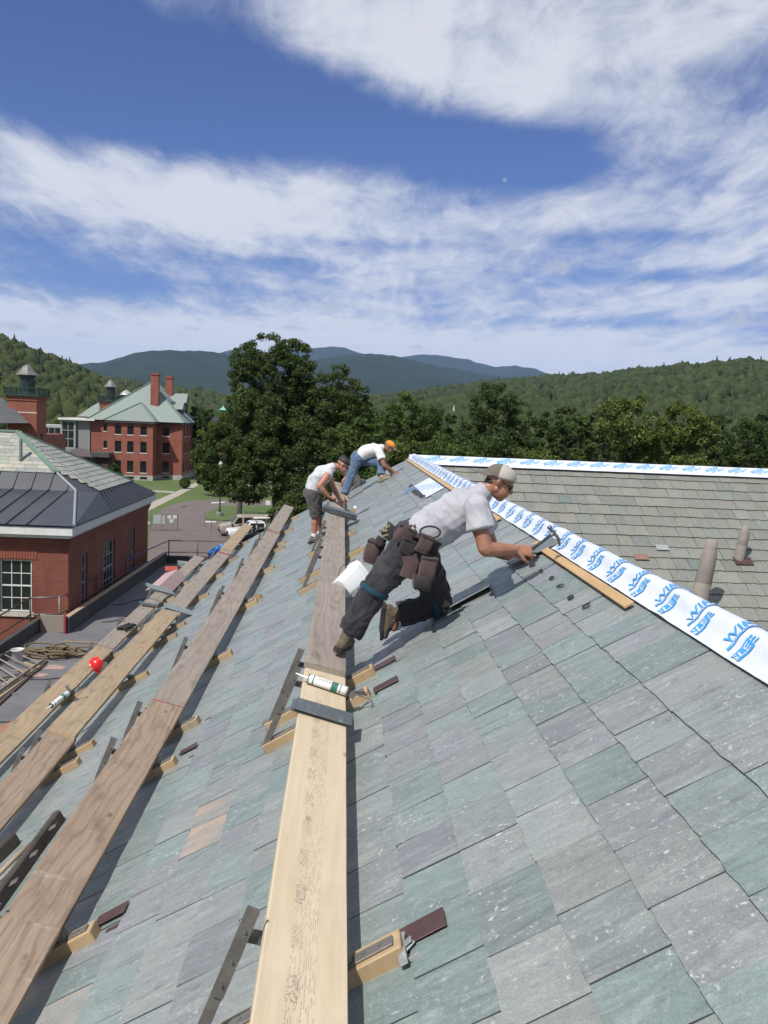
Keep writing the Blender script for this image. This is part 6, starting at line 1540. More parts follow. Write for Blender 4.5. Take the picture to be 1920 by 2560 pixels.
# white pickup with ladder rack
pp0 = hz(566, 1352, G); Mp = place((pp0.x+2.6, pp0.y+1.6, 0), (-.95, -.30))
pprof = [(-2.75, .45, .92, .95), (-2.6, .38, 1.04, .95), (-1.5, .36, 1.14, .93), (-1.3, .36, 1.20, .92), (-.62, .36, 1.78, .80), (-.3, .36, 1.84, .78), (.75, .36, 1.82, .78), (.95, .36, 1.22, .94), (2.6, .40, 1.20, .95), (2.75, .48, 1.12, .95)]
pg = [('windscreen', [(-1.34, -.80, 1.24), (-1.34, .80, 1.24), (-.66, .70, 1.75), (-.66, -.70, 1.75)], .012)]
for sg in (1, -1): pg += [('side_window', sidewin(-1.0, -.15, -.62, -.15, sg, 1.20, 1.70, .97, .83), .012), ('side_window', sidewin(-.05, .70, -.05, .66, sg, 1.20, 1.70, .97, .83), .012)]
pk_ = car('pickup_truck', 'white pickup truck with pipes on its roof rack, in front of the van', 'pickup', Mp, pprof, pg, 1.95, [(-1.8, -1), (-1.8, 1), (1.75, -1), (1.75, 1)], P_WHITE)
b = MB()
for x in (-.1, .9, 2.5):
    for sg in (1, -1): b.bar(Mp @ Vector((x, sg*.86, 1.15)), Mp @ Vector((x, sg*.80, 2.06)), .05, .05)
    b.bar(Mp @ Vector((x, -.85, 2.06)), Mp @ Vector((x, .85, 2.06)), .05, .05)
b.build('roof_rack', MSTEEL, pk_)
for k, (y, mt_, r_, nm) in enumerate(((-.6, MWHITE, .09, 'white plastic pipe'), (-.30, PM('rust_and_glint', (.23, .07, .035), None, 8, .8), .05, 'rusty red pipe nearest the white one'), (-.12, bpy.data.materials['rust_and_glint'], .05, 'rusty red pipe in the middle'), (.1, bpy.data.materials['rust_and_glint'], .05, 'rusty red pipe on the far side'))):
    b = MB(); b.tube([Mp @ Vector((-.35-.1*k, y, 2.10+r_)), Mp @ Vector((2.9-.2*k, y, 2.10+r_))], r_, 10); tag(b.build('pipe', mt_, smooth=True), nm + ' on the pickup\'s roof rack', 'pipe', 'pipes on the roof rack')
# black car
bp0 = hz(592, 1361, G); Mc = place((bp0.x+2.0, bp0.y+1.6, 0), (-.93, -.36))
cprof = [(-2.25, .40, .70, .92), (-2.1, .28, .80, .94), (-1.1, .26, .94, .93), (-.85, .26, 1.0, .92), (-.1, .26, 1.42, .74), (.2, .26, 1.46, .72), (1.0, .26, 1.42, .72), (1.75, .28, 1.02, .90), (2.2, .34, .95, .90)]
cg = [('windscreen', [(-.9, -.78, 1.02), (-.9, .78, 1.02), (-.14, .62, 1.40), (-.14, -.62, 1.40)], .012)]
for sg in (1, -1): cg += [('side_window', sidewin(-.65, .25, -.1, .25, sg, 1.0, 1.36, .9, .78), .012), ('side_window', sidewin(.33, 1.3, .33, 1.0, sg, 1.0, 1.36, .9, .78), .012)]
car('car', 'black car parked nearest the roof, before the white pickup', 'car', Mc, cprof, cg, 1.8, [(-1.4, -1), (-1.4, 1), (1.4, -1), (1.4, 1)], P_BLACK, .32)
# lamp post
lp = hz(549, 1292, G); lt = empty('lamp_post', lp, 'tall dark lamp post at the corner of the grass island', 'lamp post')
b = MB(); b.lathe([(.42, 0), (.42, .55), (.36, .62), (.30, .62)], 12, Matrix.Translation(lp)); b.build('base', PM('green_grey_concrete', (.20, .24, .22), (.15, .18, .17), 4, .85), lt)
b = MB(); b.lathe([(.16, .6), (.15, .9), (.10, 1.0), (.075, 5.6), (.12, 5.65), (.12, 5.75)], 10, Matrix.Translation(lp)); b.build('pole', MGREEN, lt, smooth=True)
b = MB(); b.lathe([(.10, 5.75), (.22, 5.9), (.26, 6.3), (.16, 6.5), (.02, 6.65)], 10, Matrix.Translation(lp)); b.build('lantern', MLAMPG, lt)
# temporary chain link fence panel with notices
def wire_mat():
    t = NT('chain_link'); uv = t.coord('UV'); return t.m
fn = empty('fence_panel', hz(410, 1326, G), 'chain link fence panel with white notices across the drive', 'fence')
fa, fb2 = hz(376, 1327, G), hz(444, 1327, G); hgt = 1.75
def fpt(t_, z): return fa.lerp(fb2, t_) + ZZ*z
for t_ in (0, .42, 1.0): b = MB(); b.tube([fpt(t_, -.02), fpt(t_, hgt)], .032, 8); b.build('post', MPIPEG if t_ < 1 else MPIPEB, fn)
for z in (.08, hgt-.02): b = MB(); b.tube([fpt(0, z), fpt(1, z)], .024, 8); b.build('rail', MPIPEG, fn)
b = MB(); Lf = (fb2-fa).length; st_ = .16
for k in range(int((Lf+hgt)/st_)):
    for sg in (1, -1):
        x0, z0 = k*st_, .08
        if sg > 0: a, c_ = (max(0, x0-hgt), min(hgt, x0)), (min(Lf, x0), max(.08, x0-Lf))
        else: a, c_ = (max(0, Lf-x0), max(.08, x0-Lf)), (min(Lf, Lf-x0+hgt), min(hgt, x0))
        p, q = fpt(a[0]/Lf, a[1]), fpt(c_[0]/Lf, c_[1])
        if (p-q).length > .1: b.bar(p, q, .008, .008)
b.build('wire_mesh', MSTEEL, fn, kind='stuff')
b = MB()
for nm, (x0, x1, z0, z1) in (('notice', (.10, .38, .75, 1.68)), ('notice', (.42, .53, .72, 1.62)), ('notice', (.62, .76, 1.28, 1.62)), ('notice', (.82, .97, 1.28, 1.66)), ('notice', (.70, .84, .85, 1.20))):
    b = MB(); off = Vector((0, -.05, 0)); b.prism([fpt(x0, z0)+off, fpt(x1, z0)+off, fpt(x1, z1)+off, fpt(x0, z1)+off], (0, .01, 0)); b.build(nm, MWHITE if x0 > .6 else PM('pale_blue_board', (.42, .47, .48), None, 3, .6) if not bpy.data.materials.get('pale_blue_board') else bpy.data.materials['pale_blue_board'], fn)
fn2 = empty('fence_panel', hz(530, 1330, G), 'faint chain link panel between the drive and the beige van', 'fence')
f0, f1 = hz(528, 1334, G), hz(512, 1318, G)
for q in (f0, f1): b = MB(); b.tube([q, q+ZZ*1.7], .03, 8); b.build('post', MPIPEG, fn2)
b = MB(); b.tube([f0+ZZ*1.68, f1+ZZ*1.68], .022, 6); b.build('rail', MPIPEG, fn2)
# small signs
def sign(px, py, w_, h_, hp, label, D=None):
    p = hz(px, py, G); s_ = empty('sign', p, label, 'sign'); b = MB(); b.tube([p, p+ZZ*hp], .03, 6); b.build('post', MSTEEL, s_); b = MB(); b.cbox((p.x-w_/2, p.y-.05, G+hp-h_), (p.x+w_/2, p.y-.035, G+hp), .004); b.build('board', MWHITE, s_)
sign(541, 1243, .85, .75, 1.9, 'white sign board on the lawn beside the lamp post'); sign(670, 1268, .6, .6, .9, 'small white sign under the oak by the road')
b = MB(); A = hz(604, 1299, G); B = hz(690, 1303, G); fe = empty('low_fence', A, 'low dark fence behind the beige van on the grass island', 'fence')
for k in range(9): q = A.lerp(B, k/8); b = MB(); b.tube([q, q+ZZ*1.0], .03, 6); b.build('post', MGREEN, fe)
for z in (.5, .95): b = MB(); b.tube([A+ZZ*z, B+ZZ*z], .02, 6); b.build('rail', MGREEN, fe)
b = MB(); st0 = hz(520, 1303, G); b.prism([hz(513, 1303, G)+ZZ*.016, hz(540, 1303.5, G)+ZZ*.016, hz(540, 1306, G)+ZZ*.016, hz(513, 1306, G)+ZZ*.016], (0, 0, .004)); tag(b.build('painted_line', MWHITE), kind='structure')
b = MB(); b.prism([hz(528, 1256.5, G)+ZZ*.016, hz(562, 1254.5, G)+ZZ*.016, hz(562, 1256.5, G)+ZZ*.016, hz(528, 1259, G)+ZZ*.016], (0, 0, .004)); tag(b.build('painted_line', MWHITE), kind='structure')
mh = hz(460, 1267, G); b = MB(); b.lathe([(.45, .012), (.45, .022)], 16, Matrix.Translation(mh)); tag(b.build('manhole_cover', MBUMP), 'dark round manhole cover in the drive', 'manhole cover')

# ================================================================== SMALL THINGS ON THE ROOF
# square white bucket lying on its side by the boards
def rbucket():
    # axis from base to mouth, in the photo pointing down-right; lies against the board's uphill edge
    c0 = V0(857, 1440, 7.4); c1 = V0(921, 1490, 7.1); return c0, c1
def V0(px, py, y): return hy(px, py, y)
bc0 = V0(857, 1470, 7.1); axb = Vector((.60, .52, .50)).normalized(); sx_ = axb.cross(YY).normalized(); sy_ = axb.cross(sx_)
Ln = .30; Mb_ = basis(sx_, sy_, axb).to_4x4(); Mb_.translation = bc0 - axb*.02
bq = empty('bucket', bc0, 'square white plastic bucket lying on its side against the grey board', 'bucket')
def rrect(w_, h_, r_, n=4):
    out = []
    for cx, cy, a0 in ((w_/2-r_, h_/2-r_, 0), (-w_/2+r_, h_/2-r_, 90), (-w_/2+r_, -h_/2+r_, 180), (w_/2-r_, -h_/2+r_, 270)):
        for i in range(n+1): a = R(a0+90*i/n); out.append((cx+r_*math.cos(a), cy+r_*math.sin(a)))
    return out
b = MB(); rings = []
for z, k in ((0, .80), (.004, .86), (.05, .88), (.20, .98), (.214, .985), (.215, 1.06), (.250, 1.07), (.251, .97), (.21, .95), (.05, .84), (.03, .5)): rings.append([(x*k, y*k, z) for x, y in rrect(.20, .20, .045)])
k = len(rings[0]); vs = [Mb_ @ Vector(p) for r_ in rings for p in r_]; b.add(vs, [(i*k+j, i*k+(j+1) % k, (i+1)*k+(j+1) % k, (i+1)*k+j) for i in range(len(rings)-1) for j in range(k)] + [tuple(range(k-1, -1, -1)), tuple((len(rings)-1)*k+j for j in range(k))]); b.build('pail', PM('clean_white_plastic', (.70, .71, .72), (.64, .65, .66), 3, .35), bq, smooth=True)
b = MB(); b.tube([Mb_ @ Vector((.125*math.cos(t_), -.108, .225)) + axb*(.0) + sx_*0 + (Mb_.to_3x3() @ Vector((0, -.07*math.sin(t_), -.10*math.sin(t_)))) for t_ in np.linspace(0, math.pi, 12)], .004, 6); b.build('handle', MSTEEL, bq)
# loose slates
def loose_slates(name, label, M, n, w_, l_, seed, mat=MS, gap=.009):
    root = empty(name, M.translation, label, 'slates'); r_ = random.Random(seed); 
    for k in range(n):
        q = M @ Matrix.Translation((r_.uniform(-.012, .012), r_.uniform(-.012, .012), k*gap)) @ Matrix.Rotation(r_.uniform(-.05, .05), 4, 'Z'); b = MB(); b.r = r_.random()*.25+.5; b.cbox((-w_/2, -l_/2, 0), (w_/2, l_/2, gap-.0015), .0015, q, (r_.uniform(0, 9), r_.uniform(0, 9))); b.build('slate', mat, root)
    return root
MSD = slate_material('dark_loose_slate', [(0, (.085, .105, .108)), (.4, (.075, .092, .098)), (.8, (.10, .118, .12))], .6, .5, .5)
Mn = plank_frame('centre', .002, 0, 0, 4.03) @ Matrix.Translation((-.125, 0, 0)) @ Matrix.Rotation(R(-4), 4, 'Z'); loose_slates('slate_stack', 'two dark slates lying across the fresh board behind the caulk gun', Mn, 3, .29, .16, 1, MSD)
Mn = plank_frame('centre', .045, 0, 0, 12.3) @ Matrix.Translation((-.09, 0, 0)) @ Matrix.Rotation(R(-3), 4, 'Z'); loose_slates('slate_stack', 'stack of green grey slates across the grey board before the sleeveless worker', Mn, 9, .50, .26, 2, MSD)
Mn = plank_frame('third', .004, 0, 0, 11.85) @ Matrix.Translation((-.02, 0, .0)) @ Matrix.Rotation(R(12), 4, 'Z') @ Matrix.Rotation(R(4), 4, 'Y'); loose_slates('loose_slate', 'single pale slate lying across the third row of planks', Mn, 1, .50, .24, 3)
Mn = plank_frame('third', .012, -.30, 0, 12.75) @ Matrix.Translation((-.22, 0, .03)) @ Matrix.Rotation(R(28), 4, 'Z') @ Matrix.Rotation(R(6), 4, 'Y'); loose_slates('slate_stack', 'two slates bridging the third and lowest rows of planks', Mn, 3, .40, .28, 4)
Mn = plank_frame('lowest', .004, 0, 0, 14.45) @ Matrix.Translation((-.12, 0, .0)) @ Matrix.Rotation(R(20), 4, 'Z'); loose_slates('slate_stack', 'narrow dark slate pieces on the end of the short grey board', Mn, 2, .30, .10, 5, MSD)
Mn = Matrix.Translation(rf(476, 1418, ROOF_C+.12)) @ Matrix.Rotation(R(25), 4, 'Z') @ Matrix.Rotation(R(8), 4, 'Y'); loose_slates('slate_stack', 'fanned stack of grey slates at the far end of the lowest row', Mn, 7, .50, .42, 6, MS, .014)
# slates under the near worker's hand and knee
p = rf(1345, 1370, ROOF_C+.045); loose_slates('loose_slate', 'dark slate being nailed under the near worker\'s hands', roofmat(p, .04) @ Matrix.Rotation(R(3), 4, 'X'), 1, .24, .42, 8, MSD)
p = rf(1172, 1487, ROOF_C+.045); loose_slates('loose_slate', 'slate lifted at one corner beside the near worker\'s knee', roofmat(p, .03) @ Matrix.Rotation(R(7), 4, 'Y'), 1, .24, .30, 9)
# caulk guns
def caulk_gun(label, M, s_=1.0):
    """local x along the tube, nozzle at -x"""
    root = empty('caulk_gun', M.translation, label, 'caulk gun'); Mx = M @ Matrix.Rotation(R(90), 4, 'Y'); b = MB()
    b.lathe([(.0235, -.11), (.0245, -.108), (.0245, .105), (.022, .108), (.008, .112)], 18, Mx); tb_ = b.build('cartridge', PM('white_cartridge', (.74, .75, .74), (.66, .67, .67), 5, .35) if not bpy.data.materials.get('white_cartridge') else bpy.data.materials['white_cartridge'], root, smooth=True)
    GLB = bpy.data.materials.get('green_label') or PM('green_label', (.02, .16, .11), None, 6, .4)
    for (q0, q1) in ((.02, .055), (-.085, -.078), (.068, .072)): b = MB(); b.lathe([(.0252, q0), (.0252, q1)], 18, Mx, False); b.build('green_label', GLB, tb_)
    for k in range(7):
        b = MB(); b.cbox((-.055+.014*k, -.0085, 0), (-.046+.014*k, .0085, .0006), .0001, M @ Matrix.Translation((0, -.012, .0218))); b.build('small_print', PM('grey_print', (.35, .37, .38), None, 9, .5) if not bpy.data.materials.get('grey_print') else bpy.data.materials['grey_print'], tb_)
    b = MB(); b.lathe([(.007, -.11), (.006, -.125), (.0035, -.175), (.0025, -.185)], 10, Mx @ Matrix.Scale(-1, 4, (0, 0, 1)) @ Matrix.Identity(4) if False else Mx); 
    b = MB(); b.tube([M @ Vector((-.11, 0, 0)), M @ Vector((-.125, 0, 0)), M @ Vector((-.185, 0, .004))], [.009, .007, .003], 10); b.build('nozzle', bpy.data.materials['white_cartridge'], root)
    b = MB(); b.tube([M @ Vector((-.112, 0, -.026)), M @ Vector((.112, 0, -.026))], .005, 6); b.lathe([(.027, .104), (.027, .112)], 16, Mx); b.lathe([(.027, -.112), (.027, -.106)], 16, Mx)
    b.tube([M @ Vector((.11, 0, 0)), M @ Vector((.24, 0, 0))], .004, 6); b.tube([M @ Vector((.24, 0, 0)), M @ Vector((.255, 0, -.018)), M @ Vector((.252, 0, -.04))], .004, 6); b.build('frame', MSTEEL, root)
    b = MB(); b.bar(M @ Vector((.125, .0, .0)), M @ Vector((.155, .0, -.015)), .022, .03); b.bar(M @ Vector((.14, .012, 0)), M @ Vector((.185, .085, -.006)), .016, .02); b.bar(M @ Vector((.155, .03, 0)), M @ Vector((.205, .07, -.004)), .008, .012); b.build('handle', MSTEEL, root)
    return root
Mg = plank_frame('centre', .030, 0, 0, 4.42) @ Matrix.Translation((-.10, 0, 0)) @ Matrix.Rotation(R(-12), 4, 'Z'); caulk_gun('caulk gun with white cartridge lying across the fresh board', Mg)
Mg2 = plank_frame('third', .05, 0, 0, 7.6) @ Matrix.Translation((-.33, .0, .02)) @ Matrix.Rotation(R(70), 4, 'Z') @ Matrix.Rotation(R(-20), 4, 'Y'); caulk_gun('second caulk gun at the left edge between the third and lowest rows', Mg2)
# white roll of tape by the far jacks, white tube by the far workers
b = MB(); p = rf(888, 1270, ROOF_C+.05); b.lathe([(.024, -.04), (.028, -.03), (.028, .03), (.024, .04)], 14, Matrix.Translation(p) @ Matrix.Rotation(R(70), 4, 'X')); tag(b.build('tape_roll', bpy.data.materials['white_cartridge'], smooth=True), 'small white roll on the slates right of the far slate stack', 'roll')
# hard hat
hp0 = plank_frame('lowest', .0, 0, 0, 10.9) @ Vector((.0, 0, .02)); hh = empty('hard_hat', hp0, 'bright red hard hat tipped on its side on the lowest row', 'hard hat')
hz_ = Vector((.62, -.30, .72)).normalized(); hx_ = (Vector((.3, -.2, -.9)) - hz_*Vector((.3, -.2, -.9)).dot(hz_)).normalized(); Mh = basis(hx_, hz_.cross(hx_), hz_).to_4x4(); Mh.translation = hp0; Mh = Mh @ Matrix.Scale(.80, 4)
b = MB(); n, m_ = 28, 10; vs = []
for sc in (1.0, .955):
    for i in range(m_+1):
        t_ = math.pi/2*i/m_
        for j in range(n): ph = 2*math.pi*j/n; vs.append(Mh @ Vector((.130*sc*math.sin(t_)**.9*math.cos(ph), .104*sc*math.sin(t_)**.9*math.sin(ph), .128*sc*math.cos(t_))))
N1_ = (m_+1)*n; fs = []
for i in range(m_):
    for j in range(n): fs.append((i*n+j, (i+1)*n+j, (i+1)*n+(j+1) % n, i*n+(j+1) % n)); fs.append((N1_+i*n+j, N1_+i*n+(j+1) % n, N1_+(i+1)*n+(j+1) % n, N1_+(i+1)*n+j))
b.add(vs, fs); MHAT = PM('glossy_red_plastic', (.60, .018, .022), (.52, .015, .02), 3, .25); b.build('shell', MHAT, hh, smooth=True)
b = MB(); vs = []
for z in (0, -.004):
    for r_ in (0, 1):
        for j in range(n): ph = 2*math.pi*j/n; e_ = (.010 + .016*max(0, math.cos(ph))**2)*r_; vs.append(Mh @ Vector(((.129+e_)*math.cos(ph), (.103+e_*.6)*math.sin(ph), z - .008*r_)))
fs = []
for j in range(n): q_ = (j+1) % n; fs += [(j, n+j, n+q_, q_), (2*n+j, 2*n+q_, 3*n+q_, 3*n+j), (n+j, 3*n+j, 3*n+q_, n+q_)]
b.add(vs, fs); b.build('brim', MHAT, hh)
for yo in (-.03, 0, .03): b = MB(); b.tube([Mh @ Vector((.131*math.sin(t_), yo, .130*math.cos(t_)*math.sqrt(max(.1, 1-(yo/.104)**2)))) for t_ in np.linspace(-1.2, 1.2, 16)], .005, 6, True); b.build('rib', MHAT, hh, smooth=True)
# folded pink metal ridge cap on the lowest row
MPINK = PM('pink_primed_metal', (.42, .29, .285), (.36, .25, .25), 3, .55, .05, 20); Mr = plank_frame('lowest', .02, 0, 0, 16.3); b = MB()
Lc = 1.75
sec = [(-.40, -.055), (-.19, .085), (.02, -.03), (.02, -.024), (-.19, .092), (-.40, -.048)]
vs = [Mr @ Vector((x, -Lc/2, z)) for x, z in sec] + [Mr @ Vector((x, Lc/2, z)) for x, z in sec]; k = 6; b.add(vs, [(i, (i+1) % k, k+(i+1) % k, k+i) for i in range(k)] + [tuple(range(k-1, -1, -1)), tuple(range(k, 2*k))]); tag(b.build('metal_ridge_cap', MPINK), 'folded pinkish metal ridge cap lying on the lowest row of planks', 'ridge cap')
# red folded strap beyond it
p = rf(442, 1427, ROOF_C+.05); b = MB()
for k in range(4): b.cbox((-.16, -.10+.05*k, .02*k), (.16, -.05+.05*k, .02*k+.05), .015, Matrix.Translation(p + Vector((-.15, .1, -.03))) @ Matrix.Rotation(.3, 4, 'Z'))
tag(b.build('folded_strap', PM('orange_red_webbing', (.42, .085, .045), (.34, .07, .04), 14, .8)), 'orange red folded strap between the ridge cap and the slate stack', 'strap')
# red painted saw mark, third row; pale crack lines
b = MB(); Mq = plank_frame('second', 0, 0, 0, 6.1); b.cbox((-PW, -.006, 0), (0, .006, .0012), .0003, Mq); tag(b.build('paint_mark', MRED), 'thin red paint line across the second row of planks', 'paint mark')

# ================================================================== PEOPLE
def remeshed(name, mb, mat, parent, voxel, smooth_it=4, wrinkle=0.0, wscale=12.0, wdir=None, seed=0, factor=.5):
    """fuse overlapping closed shapes into one continuous smooth surface; optional cloth creases"""
    org = ORG.get(parent, Vector((0, 0, 0)))
    me = bpy.data.meshes.new('tmp'); me.from_pydata([tuple(Vector(v)-org) for v in mb.v], [], mb.f); me.update()
    bm = bmesh.new(); bm.from_mesh(me); bmesh.ops.recalc_face_normals(bm, faces=bm.faces[:]); bm.to_mesh(me); bm.free()
    ob = bpy.data.objects.new('tmp', me); COL.objects.link(ob)
    r_ = ob.modifiers.new('r', 'REMESH'); r_.mode = 'VOXEL'; r_.voxel_size = voxel; r_.adaptivity = 0
    s_ = ob.modifiers.new('s', 'SMOOTH'); s_.iterations = smooth_it; s_.factor = factor
    dg = bpy.context.evaluated_depsgraph_get(); m2 = bpy.data.meshes.new_from_object(ob.evaluated_get(dg)); bpy.data.objects.remove(ob); bpy.data.meshes.remove(me)
    m2.name = name
    if wrinkle:
        n = len(m2.vertices); nr = [v.normal.copy() for v in m2.vertices]
        for i, v in enumerate(m2.vertices):
            p = v.co*wscale
            if wdir is not None: p = p - Vector(wdir)*(p.dot(Vector(wdir))*.65)
            a = mnoise.noise(p + Vector((seed, 3, 1))); c = mnoise.noise(p*2.1 + Vector((1, seed, 7))); e = mnoise.noise(p*4.7 + Vector((5, 2, seed)))
            ridge = (1-abs(a)*3.2)*.55 + (1-abs(c)*3.0)*.30 + e*.22 - .25
            v.co = v.co + nr[i]*(ridge*wrinkle)
    m2.materials.clear(); m2.materials.append(mat); m2.polygons.foreach_set('use_smooth', [True]*len(m2.polygons)); m2.update()
    o = bpy.data.objects.new(name, m2); link(o, parent); ORG[o] = org
    return o
def ell(mb, c, ax, rx, ry, rz, n=12, m_=8):
    """ellipsoid: ax = 3 axes"""
    vs = []; c = Vector(c); a, b_, d = ax
    for i in range(1, m_):
        th = math.pi*i/m_
        for j in range(n):
            ph = 2*math.pi*j/n; vs.append(c + a*(rx*math.sin(th)*math.cos(ph)) + b_*(ry*math.sin(th)*math.sin(ph)) + d*(rz*math.cos(th)))
    top = len(vs); vs.append(c + d*rz); vs.append(c - d*rz); fs = []
    for i in range(m_-2):
        for j in range(n): fs.append((i*n+j, (i+1)*n+j, (i+1)*n+(j+1) % n, i*n+(j+1) % n))
    for j in range(n): fs.append((top, j, (j+1) % n)); fs.append((top+1, (m_-2)*n+(j+1) % n, (m_-2)*n+j))
    mb.add(vs, fs)
def limb(mb, pts, rad, n=12, side=None, flat=1.0, flat_end=False):
    """tapered round-ended tube"""
    pts = [Vector(p) for p in pts]; rad = [(r if hasattr(r, '__len__') else (r, r*flat)) for r in rad]
    t0 = (pts[1]-pts[0]).normalized(); t1 = (pts[-1]-pts[-2]).normalized()
    P = [pts[0]-t0*rad[0][0]*.62, pts[0]-t0*rad[0][0]*.35] + pts + ([] if flat_end else [pts[-1]+t1*rad[-1][0]*.35, pts[-1]+t1*rad[-1][0]*.62])
    Rr = [(rad[0][0]*.45, rad[0][1]*.45), (rad[0][0]*.82, rad[0][1]*.82)] + rad + ([] if flat_end else [(rad[-1][0]*.82, rad[-1][1]*.82), (rad[-1][0]*.45, rad[-1][1]*.45)])
    mb.tube(P, Rr, n, True, side)
def hand(mb, wr, f, pn, s, curl=.55, spread=.10, thumb=1):
    """palm and five fingers. f finger direction, pn palm normal (fingers close towards it), thumb side sign"""
    f = f.normalized(); pn = (pn - f*pn.dot(f)).normalized(); lat = f.cross(pn)*thumb
    pc = wr + f*.045*s
    limb(mb, [wr - f*.01*s, wr + f*.03*s, wr + f*.072*s], [(.026*s, .019*s), (.036*s, .016*s), (.040*s, .014*s)], 12, lat)
    L_ = [(.031, .038, .026, .020, .030), (.011, .042, .028, .021, .010), (-.010, .040, .026, .020, -.012), (-.030, .031, .020, .017, -.034)]
    for (off, a, b_, c, sp) in L_:
        p = wr + f*.078*s + lat*off*s; d = (f + lat*sp*spread*10).normalized(); pts = [p - f*.012*s, p]; ang = 0
        for k, l in enumerate((a, b_, c)):
            ang += curl*(.75, 1.0, .8)[k]; dd = d*math.cos(ang) + pn*math.sin(ang); p = p + dd*l*s; pts.append(p)
        limb(mb, pts, [.0095*s, .0095*s, .0088*s, .0082*s, .0070*s], 8)
    p = wr + f*.018*s + lat*.028*s; d = (f*.62 + lat*.62 + pn*.35).normalized(); q = p + d*.040*s; d2 = (f*.80 + lat*.12 + pn*.5).normalized(); q2 = q + d2*.032*s; q3 = q2 + (d2 + pn*.4 - lat*.2).normalized()*.024*s
    limb(mb, [p - d*.012*s, q, q2, q3], [.0150*s, .0115*s, .0100*s, .0085*s], 8)
def head_geo(mb, c, f, u, s, neck):
    f = f.normalized(); u = (u - f*u.dot(f)).normalized(); l = f.cross(u); ax = (f, l, u)
    ell(mb, c + u*.028*s - f*.012*s, ax, .098*s, .076*s, .092*s, 16, 12)                 # cranium
    ell(mb, c - u*.040*s + f*.030*s, ax, .066*s, .058*s, .072*s, 14, 10)                # face
    ell(mb, c - u*.088*s + f*.052*s, ax, .034*s, .036*s, .026*s, 10, 8)                 # chin
    limb(mb, [c - u*.048*s - f*.0*s + l*.045*s, c - u*.080*s + f*.045*s + l*.018*s], [.024*s, .018*s], 8); limb(mb, [c - u*.048*s - l*.045*s, c - u*.080*s + f*.045*s - l*.018*s], [.024*s, .018*s], 8)
    limb(mb, [c + u*.008*s + f*.082*s, c - u*.022*s + f*.104*s, c - u*.030*s + f*.094*s], [.010*s, .014*s, .013*s], 8)   # nose
    limb(mb, [c + u*.016*s + f*.080*s - l*.035*s, c + u*.018*s + f*.086*s, c + u*.016*s + f*.080*s + l*.035*s], [.011*s]*3, 8)   # brow
    limb(mb, [c - u*.058*s + f*.082*s - l*.020*s, c - u*.057*s + f*.090*s, c - u*.058*s + f*.082*s + l*.020*s], [.008*s]*3, 8)  # lips
    for sg in (1, -1):
        e = c - u*.004*s - f*.010*s + l*sg*.077*s
        ell(mb, e, ((f*.9 - l*sg*.4).normalized(), l, u), .019*s, .011*s, .032*s, 10, 8)
    limb(mb, [neck, neck.lerp(c - u*.05*s - f*.025*s, .5), c - u*.035*s - f*.025*s], [.062*s, .054*s, .055*s], 12)
    return f, l, u
def cap_shell(mb, c, f, u, l, s, k=1.0, cut=0.02, th=.006):
    """cap crown: upper part of an ellipsoid"""
    n, m_ = 22, 9; vs = []
    for rr_ in (1.0, 1.0-th*9):
        for i in range(m_+1):
            t_ = math.pi/2*i/m_*1.06
            for j in range(n):
                ph = 2*math.pi*j/n; q = f*(.108*k*rr_*s*math.sin(t_)*math.cos(ph)) + l*(.087*k*rr_*s*math.sin(t_)*math.sin(ph)) + u*(.088*k*rr_*s*math.cos(t_) + .034*s)
                vs.append(c - f*.010*s + q)
    fs = []; N1_ = (m_+1)*n
    for i in range(m_):
        for j in range(n):
            fs.append((i*n+j, (i+1)*n+j, (i+1)*n+(j+1) % n, i*n+(j+1) % n)); fs.append((N1_+i*n+j, N1_+i*n+(j+1) % n, N1_+(i+1)*n+(j+1) % n, N1_+(i+1)*n+j))
    for j in range(n): fs.append((m_*n+j, N1_+m_*n+j, N1_+m_*n+(j+1) % n, m_*n+(j+1) % n))
    mb.add(vs, fs)
def cap_brim(mb, c, d, l, u, s, droop=.15, length=.075):
    """brim sector pointing along d"""
    n = 12; vs = []
    for z in (0, -.004*s):
        for r_ in (0, .5, 1):
            for j in range(n+1):
                ph = -1.15 + 2.3*j/n; x = .098*math.cos(ph) + length*r_*math.cos(ph*.75)*1.0; y = .080*math.sin(ph)*(1 - .05*r_)
                vs.append(c + d*(x*s) + l*(y*s) + u*((.020 - droop*r_*.06 - .18*(y*y)*4*r_)*s + z + .012*s))
    m_ = n+1; fs = []
    for k in range(2):
        for j in range(n): fs.append((k*m_+j, k*m_+j+1, (k+1)*m_+j+1, (k+1)*m_+j)); fs.append((3*m_+k*m_+j, 3*m_+(k+1)*m_+j, 3*m_+(k+1)*m_+j+1, 3*m_+k*m_+j+1))
    for j in range(n): fs.append((2*m_+j, 2*m_+j+1, 5*m_+j+1, 5*m_+j)); fs.append((j, 3*m_+j, 3*m_+j+1, j+1))
    for k in range(2): fs.append((k*m_, (k+1)*m_, 3*m_+(k+1)*m_, 3*m_+k*m_)); fs.append((k*m_+n, 3*m_+k*m_+n, 3*m_+(k+1)*m_+n, (k+1)*m_+n))
    mb.add(vs, fs)
